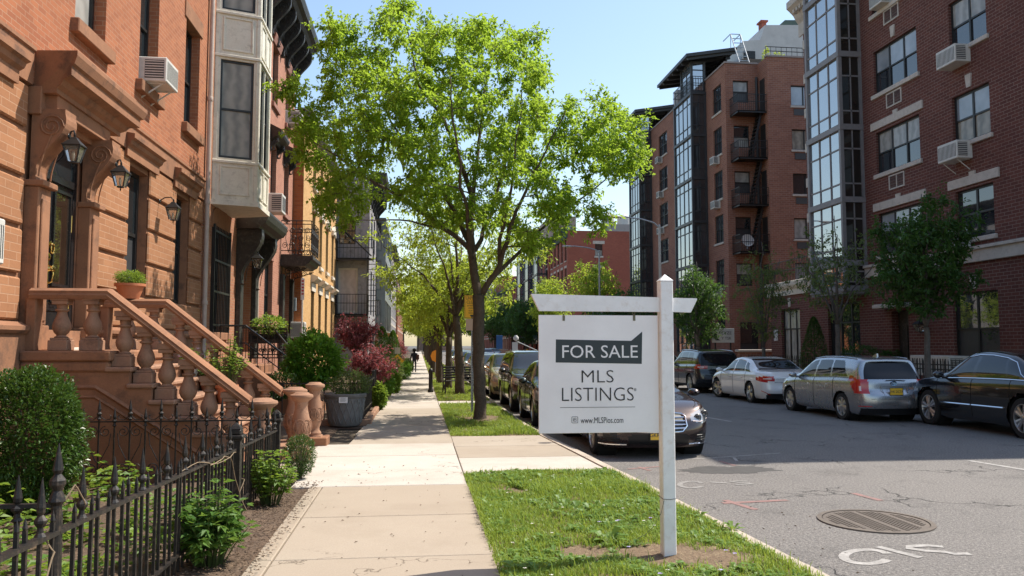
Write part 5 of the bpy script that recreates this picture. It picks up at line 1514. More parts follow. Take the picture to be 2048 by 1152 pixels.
b = MB(); b.prism([(P(1560, 52).x, P(1560, 52).z), (P(1598, 15).x, P(1598, 15).z), (P(1680, 15).x, P(1680, 15).z), (P(1680, 52).x, P(1680, 52).z)], lambda x, z, s: (x, py + 2 + 5 * s, z)); b.build('mansard_roof', rough('green_roof_tile', (.06, .10, .09, 1), (.09, .12, .10, 1), scale=8, bmp=.3), hb)
a, c_ = P(1461, 68, 46), P(1474, 122, 46); d_ = P(1484, 70, 46)
b = MB()
for off in (0, .62):
    b.bar((a.x + off, 46, a.z), (c_.x + off, 45.2, HT), .05); b.bar((a.x + off, 46, a.z), (a.x + off, 47.2, a.z), .04); b.bar((a.x + off, 46, a.z), (a.x + off, 46, a.z + .0 - .9), .03)
for k in range(9):
    t = k / 8.5; b.bar((a.x + (c_.x - a.x) * t, 46 - .8 * t, a.z + (HT - a.z) * t), (a.x + .62 + (c_.x - a.x) * t, 46 - .8 * t, a.z + (HT - a.z) * t), .04)
b.build('roof_ladder', STEEL, hb)
b = MB(TF(CY1 + .15)); iron_cage(b, TF(CY1 + .15), JX, 24, .0, HT + .1, .55, .3, sides=False, floor=False, r=.02); b.build('roof_railing', IRON, hb)
p = oy(1340, 215, 55)
b = MB(); b.box(17.9, 18.6, 53.4, 54.2, HT, HT + 1.5); b.box(18.6, 19.0, 54.8, 55.2, HT, HT + 1.0); b.build('roof_vent', PW, hb)
# low brick planter wall and hedge at the foot of it
b = MB(); b.box(16.2, 26, 39.2, 39.5, -.05, 1.35); hw2 = b.build('garden_wall', BRB); tag(hw2, 'low russet brick garden wall with pale coping before the russet apartments', 'wall')
MB().cbox(16.1, 26, 39.12, 39.58, 1.35, 1.47, .02).build('coping', LIME, hw2)
acs = [(45.3, 12.4), (45.3, 9.75), (45.3, 4.45), (56.2, 12.4), (56.2, 9.75), (56.4, 15.0), (56.2, 4.5), (51.6, 12.45), (51.6, 9.75)]
words = ['right of the nearest glass bay, topmost of its column', 'right of the nearest glass bay, middle of its column', 'right of the nearest glass bay, lowest of its column', 'between the glass bays, second from the top of its column', 'between the glass bays, third from the top of its column', 'between the glass bays, topmost of its column', 'between the glass bays, lowest of its column', 'left of the nearest glass bay, upper of the pair', 'left of the nearest glass bay, lower of the pair']
for (u, z), w in zip(acs, words):
    air_con('small air conditioner ' + w, MT(T7, u, -.02, z), .62, .46, .42, group='small air conditioners on the russet apartment block')
# ------------------------------------------------------------------ the farther right side
def block(name, label, x0, x1, y0, y1, h, mat, cat='building', floors=4, cols_=4, near_ops=(), trim=LIME, corn=True):
    t = thing(name, label, cat); T = TR(x0); ops = []
    fh = (h - .8) / floors
    for f in range(floors):
        for k in range(cols_):
            w = (y1 - y0) / cols_; c = y0 + w * (k + .5); ops.append((c - w * .22, c + w * .22, fh * f + .9, fh * (f + 1) + .1, .15))
    wall(MB(T), y0, y1, -.1, h, ops).build('street_wall', mat, t)
    for o in ops: window(t, T, *o[:4], d=.12, sill=(.08, .08, .12), sillm=trim, lintel=(.12, .04, .25), linm=trim, up=GLA)
    wall(MB(TF(y0)), x0, x1, -.1, h, near_ops).build('side_wall', mat, t)
    for o in near_ops: window(t, TF(y0), *o[:4], d=.12, sill=(.08, .08, .2), sillm=trim, lintel=(.25, .04, .35), linm=trim, lo=CURTW)
    MB().poly([(x1, y0, -.1), (x1, y1, -.1), (x1, y1, h), (x1, y0, h)]).build('rear_wall', mat, t)
    MB().poly([(x0, y1, -.1), (x1, y1, -.1), (x1, y1, h), (x0, y1, h)]).build('side_wall', mat, t)
    roof(t, x0, x1, y0, y1, h - .05)
    if corn: moulding(T, y0 - .1, y1, [(0, h - .8), (.15, h - .8), (.3, h - .4), (.8, h - .1), (.8, h + .15), (0, h + .3)]).build('cornice', rough('green_cornice', (.05, .09, .08, 1), bmp=.2), t)
    return t
Y8 = 88
zz = lambda py, Y: oy(1200, py, Y).z
xw0, xw1 = oy(1190, 500, Y8).x, oy(1205, 500, Y8).x
hc = block('brick_tenement', 'deep red brick tenement with green cornice and bare side wall beyond the lamps', oy(1135, 500, Y8).x, oy(1300, 500, Y8).x, Y8, 100, zz(462, Y8), BRD, floors=4, cols_=5,
      near_ops=[(xw0, xw1, zz(512, Y8), zz(488, Y8), .15), (xw0, xw1, zz(560, Y8), zz(536, Y8), .15), (xw0, xw1, zz(602, Y8), zz(582, Y8), .15)])
hd = block('loft_building', 'dark framed loft building with glass bays behind the sale sign arm', 16.5, 30, 101, 128, 15, BRD, floors=5, cols_=6, corn=False)
for y0 in (103, 112, 121): glazed_bay(hd, TR(16.5), y0, y0 + 4, 1.2, [2, 5, 8, 11, 14.6], STEELBLK, GLBAY, GLBAY, 3, (.5,), 2)
block('row_house', 'small red brick row house with dark cornice next to the loft building', 16.6, 28, 129, 146, 12.5, BRD, 'house', 4, 6)
block('row_house', 'second red brick row house from the loft building toward the street end', 16.4, 28, 147, 166, 12, BRICK3, 'house', 4, 6)
block('row_house', 'farthest red brick row house at the end of the right side', 16.2, 28, 167, 200, 12.5, BRD, 'house', 4, 8)
# distant roofs and towers seen over the tenement
TAN = rough('tan_brick', (.40, .31, .24, 1), (.33, .25, .2, 1), scale=.5, bmp=.1)
def far_box(label, px0, px1, py, Y, dep, mat, name='distant_building', base=-.1):
    a, c = oy(px0, py, Y), oy(px1, py, Y)
    t = thing(name, label, 'building')
    ops = []
    H = a.z; w = c.x - a.x
    nx = max(2, int(w / 4)); nz = max(2, int(H / 4))
    for i in range(nx):
        for j in range(nz): ops.append((a.x + w * (i + .3) / nx, a.x + w * (i + .7) / nx, H * (j + .3) / nz, H * (j + .65) / nz, .3))
    wall(MB(TF(Y)), a.x, c.x, base, H, ops).build('side_wall', mat, t)
    b = MB(TF(Y))
    for o in ops: b.add([(o[0], -.25, o[2]), (o[1], -.25, o[2]), (o[1], -.25, o[3]), (o[0], -.25, o[3])], [(0, 1, 2, 3)])
    b.build('window', GLA, t)
    b = MB(); b.poly([(a.x, Y, base), (a.x, Y + dep, base), (a.x, Y + dep, H), (a.x, Y, H)]); b.poly([(c.x, Y, base), (c.x, Y + dep, base), (c.x, Y + dep, H), (c.x, Y, H)]); b.poly([(a.x, Y + dep, base), (c.x, Y + dep, base), (c.x, Y + dep, H), (a.x, Y + dep, H)]); b.build('end_wall', mat, t)
    roof(t, a.x, c.x, Y, Y + dep, H - .05)
    return t
t = far_box('tan brick block rising behind the green cornice of the red tenement', 1100, 1152, 432, 150, 20, TAN)
t = far_box('grey block with rooftop tanks behind the deep red tenement', 1215, 1290, 448, 140, 20, rough('grey_block', (.34, .32, .31, 1), scale=.5))
b = MB()
for x, r, h in ((24, 1.1, 2.2), (27, 1.4, 1.8)):
    b.lathe([(r, 0), (r, h), (.1, h + .9)], c=(oy(1225, 448, 142).x + x - 24, 145, oy(1225, 448, 140).z), n=14)
b.build('water_tank', PW, t)
far_box('pale grey house front closing the view at the far street end, left of the trunk', 955, 1000, 575, 230, 20, rough('pale_block', (.42, .40, .38, 1), scale=.4))
far_box('brown brick block closing the street end behind the far parked cars', 838, 905, 600, 260, 20, rough('brown_block', (.30, .19, .14, 1), scale=.4))
far_box('red brick chimneyed block above the far right row houses', 1003, 1045, 552, 215, 20, BRD)
# ------------------------------------------------------------------ cars: lofted bodies, panes, lamps and wheels as parts
CARGLASS = glass('car_glass', (.010, .012, .013, 1), ior=1.75)
REARG = glass('tinted_rear_glass', (.006, .006, .007, 1), ior=1.4)
RIMM = plain('alloy_rim', (.55, .54, .53, 1), .3, .85)
RIMD = plain('dark_rim', (.10, .10, .10, 1), .4, .8)
LENSR = plain('red_lamp_lens', (.50, .012, .012, 1), .08, coat=1)
LENSW = plain('white_lamp_strip', (.85, .72, .68, 1), .15, coat=1)
LENSC = plain('clear_lamp_lens', (.42, .42, .42, 1), .08, .6, coat=1)
PLATE = plain('yellow_plate', (.80, .48, .04, 1), .45)
PLATEINK = plain('plate_ink', (.02, .025, .06, 1), .5)
WHEELS = {}
def wheel_parts(R, w, kind):
    key = (R, w, kind)
    if key in WHEELS: return WHEELS[key]
    Mx = Matrix.Rotation(-pi / 2, 3, 'X')           # lathe axis z -> y (outside is +y)
    ri = R * .70
    t = MB(); t.lathe([(ri, -w / 2), (R * .93, -w / 2), (R * .985, -w * .40), (R, -w * .2), (R, w * .2), (R * .985, w * .40), (R * .93, w / 2), (ri, w / 2), (ri, -w / 2)], n=36, M=Mx, cap=False)
    r = MB()
    yo = w / 2 - .015
    r.lathe([(ri, yo + .012), (ri * .95, yo + .012), (ri * .92, yo - .02), (ri * .90, -w * .3)], n=36, M=Mx, cap=False)
    n = {'five': 5, 'ten': 10, 'seven': 7}[kind]
    for k in range(n):
        a = 2 * pi * k / n
        for da, wd in (((-.16, .07), (.16, .07)) if kind == 'five' else ((0, .085 if kind == 'ten' else .11),)):
            a0, a1 = a + da * .7, a + da * 1.3
            p0 = V((cos(a0) * ri * .16, 0, sin(a0) * ri * .16)); p1 = V((cos(a1) * ri * .93, 0, sin(a1) * ri * .93))
            d = (p1 - p0).normalized(); s_ = V((-d.z, 0, d.x)); wd2 = wd * ri / .24 * .5
            q = [(p0 - s_ * wd2 * .8, yo), (p0 + s_ * wd2 * .8, yo), (p1 + s_ * wd2 * 1.15, yo - .008), (p1 - s_ * wd2 * 1.15, yo - .008)]
            top = [V((p.x, y, p.z)) for p, y in q]; bot = [V((p.x, y - .035, p.z)) for p, y in q]
            mid0 = (top[0] + top[1]) / 2 + V((0, .014, 0)); mid1 = (top[2] + top[3]) / 2 + V((0, .012, 0))
            r.add(top + bot + [mid0, mid1], [(0, 8, 9, 3), (8, 1, 2, 9), (3, 9, 2), (0, 1, 8), (0, 3, 7, 4), (1, 5, 6, 2)])
    r.lathe([(ri * .26, yo - .03), (ri * .26, yo + .006), (ri * .2, yo + .014), (.001, yo + .016)], n=18, M=Mx, cap=False)
    d = MB(); d.lathe([(ri * .92, -w * .1), (.001, -w * .1)], n=24, M=Mx, cap=False)
    h = MB(); h.lathe([(ri * .62, -.02), (ri * .62, .0), (.001, .0)], n=24, M=Mx, cap=False)
    res = []
    for nm, b, mt, sm in (('tyre', t, RUBBER, 40), ('rim', r, RIMM, 30), ('wheel_backing', d, DARK, None), ('brake_disc', h, RIMD, None)):
        o = b.build(nm, mt, None, sm); res.append(o)
    WHEELS[key] = res
    res[0]['_src'] = 1
    return res
def inpoly(pl, x, y):
    c = False; n = len(pl)
    for i in range(n):
        (x0, y0), (x1, y1) = pl[i], pl[i - 1]
        if (y0 > y) != (y1 > y) and x < (x1 - x0) * (y - y0) / (y1 - y0) + x0: c = not c
    return c
def make_car(label, cat, name, sp, loc, rz, group=None):
    L, W = sp['L'], sp['W'] / 2
    root = thing(name, label, cat, (0, 0, 0), 0, group)
    zt = pchip(*zip(*sp['top'])); zb = pchip(*zip(*sp['belt']))
    zs = sp.get('sill', .20)
    xe = L / 2; bf, br = sp.get('bf', .75), sp.get('br', .6); nf, nr = sp.get('nf', 2.9), sp.get('nr', 3.4)
    NM = sp.get('res', 120); NE = 26
    xs = []; pl = []
    for k in range(NE):
        a = pi / 2 * (1 - k / NE); x = -xe + br - br * sin(a) ** (2 / nr); xs.append(x); pl.append(max(.0, cos(a)) ** (2 / nr))
    x0, x1 = -xe + br, xe - bf
    for k in range(NM + 1): xs.append(x0 + (x1 - x0) * k / NM); pl.append(1)
    for k in range(1, NE + 1):
        a = pi / 2 * k / NE; xs.append(xe - bf + bf * sin(a) ** (2 / nf)); pl.append(max(0, cos(a)) ** (2 / nf))
    ff = pchip(*zip(*sp.get('nose', ((0, -.16), (.2, -.03), (.45, 0), (.75, -.06), (1, -.22)))))
    fr = pchip(*zip(*sp.get('tail', ((0, .12), (.3, .0), (.6, .03), (.85, .02), (1, .10)))))
    NS, NG, NT = 15, 12, 14
    def section(x, p):
        b, t = zb(x), zt(x); b = min(b, t - .015); g = t - b
        tuck = sp.get('tuck', .06)
        w = W
        wr = max(w * .30, w * .94 - sp.get('tumble', .36) * g - .012)
        lowp = [(w * .90, zs - .02), (w * .965, zs + .06), (w * .985, zs + .16), (w * .995, zs + (b - zs) * .42), (w * 1.0, zs + (b - zs) * .62), (w * .99, b - .10), (w * .965, b - .03), (w * .94, b)]
        def samp(P, n):
            d = [0]
            for q0, q1 in zip(P, P[1:]): d.append(d[-1] + hypot(q1[0] - q0[0], q1[1] - q0[1]) + 1e-5)
            fy = pchip(d, [q[0] for q in P]); fz = pchip(d, [q[1] for q in P])
            return [(fy(d[-1] * k / n), fz(d[-1] * k / n)) for k in range(n + 1)]
        A = samp(lowp, NS)
        re = min(.07, g * .35)
        B = [(w * .94 + (wr - w * .94) * (k / NG) + .025 * sin(pi * k / NG) * min(1, g / .3), b + (t - re - b) * k / NG) for k in range(1, NG + 1)]
        T = samp([(wr, t - re), (wr * .93, t - re * .45), (wr * .75, t - re * .12), (wr * .4, t - .004), (0, t)], NT)[1:]
        return A + B + T
    rows = []
    for x, p in zip(xs, pl):
        s_ = section(max(-xe + .02, min(xe - .02, x)), p)
        bt = zb(x); tt = s_[-1][1]
        row = []
        for y, z in s_:
            e = 0; dx = 0
            if x > xe - bf: e = ((x - (xe - bf)) / bf) ** 2; dx = e * ff(max(0, min(1, (z - zs) / (tt - zs))))
            elif x < -xe + br: e = ((-xe + br - x) / br) ** 2; dx = e * fr(max(0, min(1, (z - zs) / (tt - zs))))
            row.append(V((x + dx, y * max(p, .0), z)))
        rows.append(row)
    nj = len(rows[0])
    R = sp['R']; RA = R + .055; wx = sp['wheels']
    body = MB(); trim = MB(); bins = {}
    def bin_(k): return bins.setdefault(k, MB())
    vmap = {}
    jb, jr = NS, NS + NG
    for side in (1, -1):
        for i in range(len(rows) - 1):
            for j in range(nj - 1):
                q = [rows[i][j], rows[i + 1][j], rows[i + 1][j + 1], rows[i][j + 1]]
                c = (q[0] + q[1] + q[2] + q[3]) / 4
                if any((c.x - w) ** 2 + (c.z - R) ** 2 < RA * RA for w in wx) and abs(c.y) > W * .72: continue
                q2 = []
                for p in q:                                                 # pull arch edges onto a clean circle
                    if abs(p.y) > W * .7:
                        for w in wx:
                            dd = hypot(p.x - w, p.z - R)
                            if dd < RA + .0 and dd > RA - .09: p = V((w + (p.x - w) / dd * RA, p.y, R + (p.z - R) / dd * RA))
                    q2.append(p)
                key = sp['region'](c.x, abs(c.y), c.z, i, j, jb, jr, side, sp) or 'body'
                if j < jb and key == 'body' and c.z < sp.get('black_below', 0): key = 'lower_trim'
                if key == 'body' and jb <= j < jr:
                    v = (j + .5 - jb) / NG
                    for wi, (xf0, xf1, xb0, xb1) in enumerate(sp['side_windows']):
                        if xb0 + (xb1 - xb0) * v < c.x < xf0 + (xf1 - xf0) * v and sp.get('wv0', .07) < v < sp.get('wv1', .93) and zt(c.x) - zb(c.x) > .1: key = 'side_window%d%s' % (wi, '' if side > 0 else 'r')
                if key == 'body' and j >= jr:
                    hx, cx = sp['windshield']; rx0, rx1 = sp['rear_window']
                    if j >= jr + 1 and hx < c.x < cx: key = 'windscreen'
                    if rx1 is not None and j >= jr + 2 and rx0 < c.x < rx1: key = 'rear_window'
                b = body if key == 'body' else bin_(key)
                pts = [V((p.x, p.y * side, p.z)) for p in q2]
                if side < 0: pts.reverse()
                b.add(pts, [(0, 1, 2, 3)])
    def weld(o):
        bm = bmesh.new(); bm.from_mesh(o.data); bmesh.ops.remove_doubles(bm, verts=bm.verts, dist=.0012)
        bmesh.ops.dissolve_degenerate(bm, dist=.0008, edges=bm.edges)
        for f in bm.faces: f.smooth = True
        for e in bm.edges:
            if len(e.link_faces) == 2 and e.calc_face_angle(0) > rad(38): e.smooth = False
        bm.to_mesh(o.data); bm.free(); return o
    bo = weld(body.build('body', sp['paint'], root))
    for k, b in sorted(bins.items()):
        nm = k.rstrip('0123456789r') if k.startswith('side_window') else k
        if k in ('tail_light', 'headlight'):
            for sg, nm2 in ((1, k), (-1, k)):
                bb = MB()
                for f in b.f:
                    pts = [b.v[i] for i in f]
                    if sum(p[1] for p in pts) * sg > 0: bb.add(pts, [tuple(range(len(pts)))])
                if bb.f: weld(bb.build(k, LENSR if k == 'tail_light' else LENSC, root))
            continue
        mt = {'lower_trim': BLACKP, 'tail_light_strip': LENSW, 'grille': BLACKP, 'intake': BLACKP, 'bumper_reflector': LENSR, 'chrome_strip': CHROME, 'third_brake_light': LENSR, 'rear_window': REARG}.get(k, CARGLASS)
        weld(b.build(nm, mt, root))
    def at(x, jf, side=1, out=0.0):
        # point on the skin at station x, section index jf
        i = min(range(len(xs)), key=lambda k: abs(xs[k] - x))
        i2 = min(len(xs) - 1, i + 1) if xs[i] < x else max(0, i - 1)
        t = 0 if xs[i2] == xs[i] else (x - xs[i]) / (xs[i2] - xs[i])
        j = int(min(nj - 2, max(0, jf))); u = jf - j
        f = lambda k: rows[k][j].lerp(rows[k][j + 1], u)
        p = f(i).lerp(f(i2), t); return V((p.x, (p.y + out) * side, p.z + (out * .3 if jf > jb else 0)))
    # underbody and wheel wells
    b = MB(); b.box(-xe + .25, xe - .3, -W * .82, W * .82, zs - .02, zs + .06)
    for w in wx:
        for sg in (1, -1):
            b.lathe([(RA + .005, -.3), (RA + .005, .0)], c=(w, sg * W * .94 if sg > 0 else -W * .94 + .3, R), n=28, M=Matrix.Rotation(-pi / 2, 3, 'X'), cap=False)
            b.lathe([(RA + .005, 0), (.001, 0)], c=(w, sg * (W * .94 - .3), R), n=20, M=Matrix.Rotation(-pi / 2, 3, 'X'), cap=False)
    b.build('underbody', DARK, root)
    # seams, handles, mirrors
    for sg in (1, -1):
        for x in sp['doors']: MB().tube([at(x, j, sg, .001) for j in range(2, jb + 1)], .006, 4).build('door_gap', DARK, bo)
        if sp.get('hood_seam'):
            hx0, hx1 = sp['hood_seam']; MB().tube([at(hx0 + (hx1 - hx0) * k / 14, jr + 1.5, sg, .001) for k in range(15)], .006, 4).build('bonnet_gap', DARK, bo)
    for x in sp['handles']:
        for sg in (1, -1):
            p = at(x, jb - 3.2, sg, .018); h = MB(); h.tube([p + V((-.085, -sg * .018, 0)), p + V((-.06, 0, .004)), p + V((.06, 0, .004)), p + V((.085, -sg * .018, 0))], .013, 6); h.build('door_handle', sp.get('handle_mat', sp['paint']), root, smooth=60)
    mx = sp['mirror']
    for sg in (1, -1):
        p = at(mx, jb + 1, sg, .0)
        b = MB(); b.tube([p, p + V((.0, sg * .10, .02))], .03, 6)
        b.lathe([(.02, -.10), (.075, -.07), (.095, 0), (.085, .05), (.07, .062), (.0, .062)], c=p + V((0, sg * .19, .06)), n=14, M=Matrix.Rotation(-pi / 2, 3, 'Y') @ Matrix.Diagonal((.75, 1.15, 1)), cap=False)
        m_ = b.build('wing_mirror', sp.get('mirror_mat', sp['paint']), root, smooth=50)
    # wheels
    for wi, w in enumerate(wx):
        for sg in (1, -1):
            wh = bpy.data.objects.new('wheel', None); C.objects.link(wh); wh.parent = root
            wh.location = (w, sg * (W - .125), R); wh.rotation_euler = (0, random.uniform(0, 6), (0 if sg > 0 else pi) + (sp.get('steer', 0) if wi == 0 else 0))
            for src in wheel_parts(R, .215, sp.get('rim', 'five')):
                c = src.copy(); C.objects.link(c); c.parent = wh
    # trims
    for nm, mt, r_, pts in sp.get('lines', lambda at, jb, jr, zt, zb: [])(at, jb, jr, zt, zb):
        b = MB()
        for pl_ in pts: b.tube(pl_, r_, 5)
        b.build(nm, mt, root)
    # number plates
    for end, z, txt in sp.get('plates', ()):
        sx = xe if end > 0 else -xe
        ex = max((p.x * end) for row in rows for p in row if abs(p.z - z) < .06 and p.y < .2) if True else 0
        x = end * (ex + .012)
        b = MB(); b.cbox(x - .008, x + .004 * end, -.16, .16, z - .08, z + .08, .004); f = b.build('number_plate', PLATE, root)
        b = MB()
        for a0, a1, c0, c1 in ((-.172, .172, .08, .093), (-.172, .172, -.093, -.08), (-.172, -.16, -.08, .08), (.16, .172, -.08, .08)): b.box(x - .01, x + .008 * end, a0, a1, z + c0, z + c1)
        b.build('plate_frame', BLACKP, f)
        yx = V((0, end, 0)); M = frame((x + (.007 if end > 0 else -.0095), 0, z - .005), (0, end, 0), (0, 0, 1), (end, 0, 0))
        text('lettering', txt, .085, PLATEINK, M, f, sx=.95)
    if sp.get('extra'): sp['extra'](root, at, jb, jr, zt, zb, xe, W, rows)
    root.location = loc; root.rotation_euler = (0, 0, rz)
    if sp.get('scale'): root.scale = sp['scale']
    return root
def nothing(*a): return None
def badge(root, x, y, z, r, end, mat=CHROME):
    b = MB(); b.tube([(x, y + r * 1.35 * cos(t * pi / 10), z + r * sin(t * pi / 10)) for t in range(21)], r * .13, 5)
    b.tube([(x, y + r * .5 * cos(t * pi / 10), z + r * .85 * sin(t * pi / 10)) for t in range(21)], r * .1, 5)
    b.tube([(x, y + r * 1.1 * cos(t * pi / 10), z + r * .35 + r * .4 * sin(t * pi / 10)) for t in range(21)], r * .1, 5)
    b.build('emblem', mat, root)

# ---- dark brown sedan nearest the sign, seen from the front
def reg_saloon(x, y, z, i, j, jb, jr, side, sp):
    xe = sp['L'] / 2
    if x > xe - .95:
        hl = inpoly([(.56, .60), (.52, .68), (.66, .755), (.86, .80), (.93, .79), (.95, .70), (.90, .62), (.75, .575)], y, z) and x > xe - .75 and j < jr + 3
        if hl: return 'headlight'
        if x > xe - .30:
            if inpoly([(.0, .45), (.34, .45), (.43, .52), (.42, .69), (.38, .725), (.0, .735)], y, z): return 'grille'
            if z > .215 and inpoly([(.58, .26), (.86, .27), (.84, .42), (.66, .42)], y, z): return 'intake'
            if inpoly([(0, .25), (.50, .25), (.46, .40), (0, .40)], y, z): return 'intake'
    if x < -xe + .5:
        if inpoly([(.45, .70), (1, .68), (1, .86), (.5, .86)], y, z): return 'tail_light'
def saloon_extra(root, at, jb, jr, zt, zb, xe, W, rows):
    def skin(y, z):
        # front skin x at (y, z)
        best = None
        for row in rows[-27:]:
            for p in row:
                d = (p.y - y) ** 2 + (p.z - z) ** 2
                if best is None or d < best[0]: best = (d, p.x)
        return best[1]
    b = MB()
    ol = [(-.40, .72), (-.2, .738), (0, .742), (.2, .738), (.40, .72), (.44, .68), (.44, .53), (.36, .45), (.2, .44), (0, .438), (-.2, .44), (-.36, .45), (-.44, .53), (-.44, .68), (-.40, .72)]
    b.tube([(skin(abs(y), z) + .012, y, z) for y, z in ol], .016, 6)
    b.build('grille_surround', CHROME, root, smooth=60)
    b = MB()
    for z in (.50, .555, .61, .665): b.tube([(skin(abs(y), z) + .004, y, z) for y in (-.42, -.2, 0, .2, .42)], .013, 5)
    b.build('grille_bar', CHROME, root, smooth=60)
    g = MB(); xg = skin(0, .6)
    g.tube([(xg + .03, .085 * cos(t * pi / 14), .60 + .085 * sin(t * pi / 14)) for t in range(29)], .010, 6)
    for k in range(3): a = pi / 2 + k * 2 * pi / 3; g.tube([(xg + .03, 0, .6), (xg + .03, .085 * cos(a), .60 + .085 * sin(a))], .007, 5)
    g.build('emblem', CHROME, root, smooth=60)
    for sg in (1, -1):
        b = MB()
        for y, z, r in ((.66, .655, .052), (.80, .70, .058)):
            b.tube([(skin(y, z) + .004, sg * (y + r * cos(t * pi / 8)), z + r * sin(t * pi / 8)) for t in range(17)], .011, 5)
            b.tube([(skin(y, z) + .004, sg * (y + r * .45 * cos(t * pi / 8)), z + r * .45 * sin(t * pi / 8)) for t in range(17)], .016, 5)
        b.build('headlight_ring', RIMD, root, smooth=60)
        b = MB(); b.tube([(skin(y, z) + .004, sg * y, z) for y, z in ((.56, .605), (.7, .592), (.86, .63), (.92, .70))], .010, 5); b.build('daytime_strip', LENSW, root)
        b = MB(); b.tube([(skin(y, .24) + .012, sg * y, .235) for y in (.5, .6, .7, .8, .87)], .012, 5); b.build('bumper_strip', CHROME, root)
        b = MB()
        for z in (.30, .34, .38): b.tube([(skin(y, z) + .002, sg * y, z) for y in (.62, .72, .83)], .006, 4)
        b.build('intake_bar', RIMD, root)
P_BROWN = carpaint('brown_metallic_paint', (.040, .024, .022, 1), .6, .28)
sp_saloon = dict(L=4.55, W=1.84, R=.325, wheels=(1.42, -1.35), paint=P_BROWN, sill=.2,
    top=[(-2.28, .88), (-2.2, .96), (-1.65, 1.03), (-.85, 1.39), (-.2, 1.45), (.1, 1.44), (1.0, 1.02), (1.15, .985), (1.7, .91), (2.0, .83), (2.28, .73)],
    belt=[(-2.28, .80), (-1.5, .95), (0, .93), (1.0, .91), (1.6, .85), (2.0, .78), (2.28, .68)],
    region=reg_saloon, windshield=(.12, 1.02), rear_window=(-1.6, -.85), side_windows=[(1.0, .35, .02, -.02), (-.06, -.1, -.95, -.75), (-1.0, -.8, -1.4, -.95)],
    doors=(1.05, -.02, -1.05), handles=(.15, -.85), mirror=.78, rim='ten', hood_seam=(1.1, 2.05), black_below=.0, plates=((1, .40, 'GKR 4182'),), extra=saloon_extra,
    lines=lambda at, jb, jr, zt, zb: [('window_trim', CHROME, .007, [[at(x, jb + .6, sg, .003) for x in (.95, .5, 0, -.5, -1.0, -1.35)] for sg in (1, -1)])])
saloon = make_car('dark brown sedan parked at the kerb, front end showing behind the sale sign', 'car', 'parked_car', sp_saloon, (3.86, 12.62 + 2.275, ROAD_Z), -pi / 2)
saloon.scale = (1, 1.04, 1.0)

# ---- wagon, white sedan, black sedan on the shaded side
def reg_wagon(x, y, z, i, j, jb, jr, side, sp):
    xe = sp['L'] / 2
    if x < -xe + .75:
        if x < -xe + .62 and inpoly([(0, 1.00), (.70, 1.0), (.66, 1.20), (.56, 1.42), (0, 1.44)], y, z): return 'rear_window'
        if inpoly([(-.3, .99), (.22, 1.0), (.62, 1.13), (.52, .92), (.34, .70), (-.3, .66)], x + xe, z) and y > .62: return 'tail_light'
        if inpoly([(.25, .235), (.9, .235), (.9, .36), (.25, .36)], y, z) and False: return 'lower_trim'
        if z < .36 and y < .80 and x < -xe + .4: return 'lower_trim'
    if x > xe - .8:
        if inpoly([(.55, .62), (.95, .66), (.98, .82), (.80, .84), (.60, .72)], y, z): return 'headlight'
def wagon_extra(root, at, jb, jr, zt, zb, xe, W, rows):
    def skin(y, z):
        best = None
        for row in rows[:30]:
            for p in row:
                d = (p.y - y) ** 2 + (p.z - z) ** 2
                if best is None or d < best[0]: best = (d, p.x)
        return best[1]
    badge(root, skin(0, .93) - .008, 0, .925, .055, -1, plain('blue_chrome', (.2, .32, .42, 1), .15, 1))
    b = MB(); ol = [(-.34, .86), (.34, .86), (.28, .60), (-.28, .60), (-.34, .86)]
    b.tube([(skin(abs(y), z) - .004, y, z) for y, z in ol], .012, 5); b.build('plate_recess', root_mat := sp_wagon['paint'], root, smooth=60)
    b = MB(); b.tube([(skin(abs(y), .98) - .012, y, .985 + .02 * (1 - abs(y) / .3)) for y in (-.3, -.15, 0, .2)], .009, 5); b.build('rear_wiper', BLACKP, root)
    b = MB(); b.tube([(skin(abs(y), .56) - .003, y, .56) for y in (-.85, -.6, -.3, 0, .3, .6, .85)], .005, 4); b.build('tailgate_gap', DARK, root)
    for sg in (1, -1):
        b = MB(); b.tube([(skin(.60 + .12 * k, .385) - .004, sg * (.60 + .12 * k), .385) for k in range(3)], .014, 5); b.build('bumper_reflector', LENSR, root)
        b = MB(); b.tube([(skin(.8, z) - .003 + (z - .78) * .0, sg * .80, z) for z in (.74, .80, .86)], .028, 6); b.build('tail_lamp_inner', LENSW, root, smooth=60)
        b = MB(); b.tube([at(x, jr + 1.2, sg, .02) for x in (-1.75, -1.4, -.8, -.2, .3)], .014, 6); b.build('roof_rail', sp_wagon['paint'], root, smooth=60)
    b = MB(); b.prism([(-1.55, 0), (-1.35, 0), (-1.5, .075), (-1.54, .08)], lambda x, z, s: (x, -.02 + .04 * s, zt(x) + z - .003)); b.build('roof_antenna', sp_wagon['paint'], root)
    M = frame((skin(.55, .72) - .007, .56, .72), (0, -1, 0), (0, 0, 1), (-1, 0, 0)); text('lettering', 'PRIUS', .05, CHROME, M, root)
P_SILV = carpaint('silver_paint', (.36, .36, .37, 1), .8, .28)
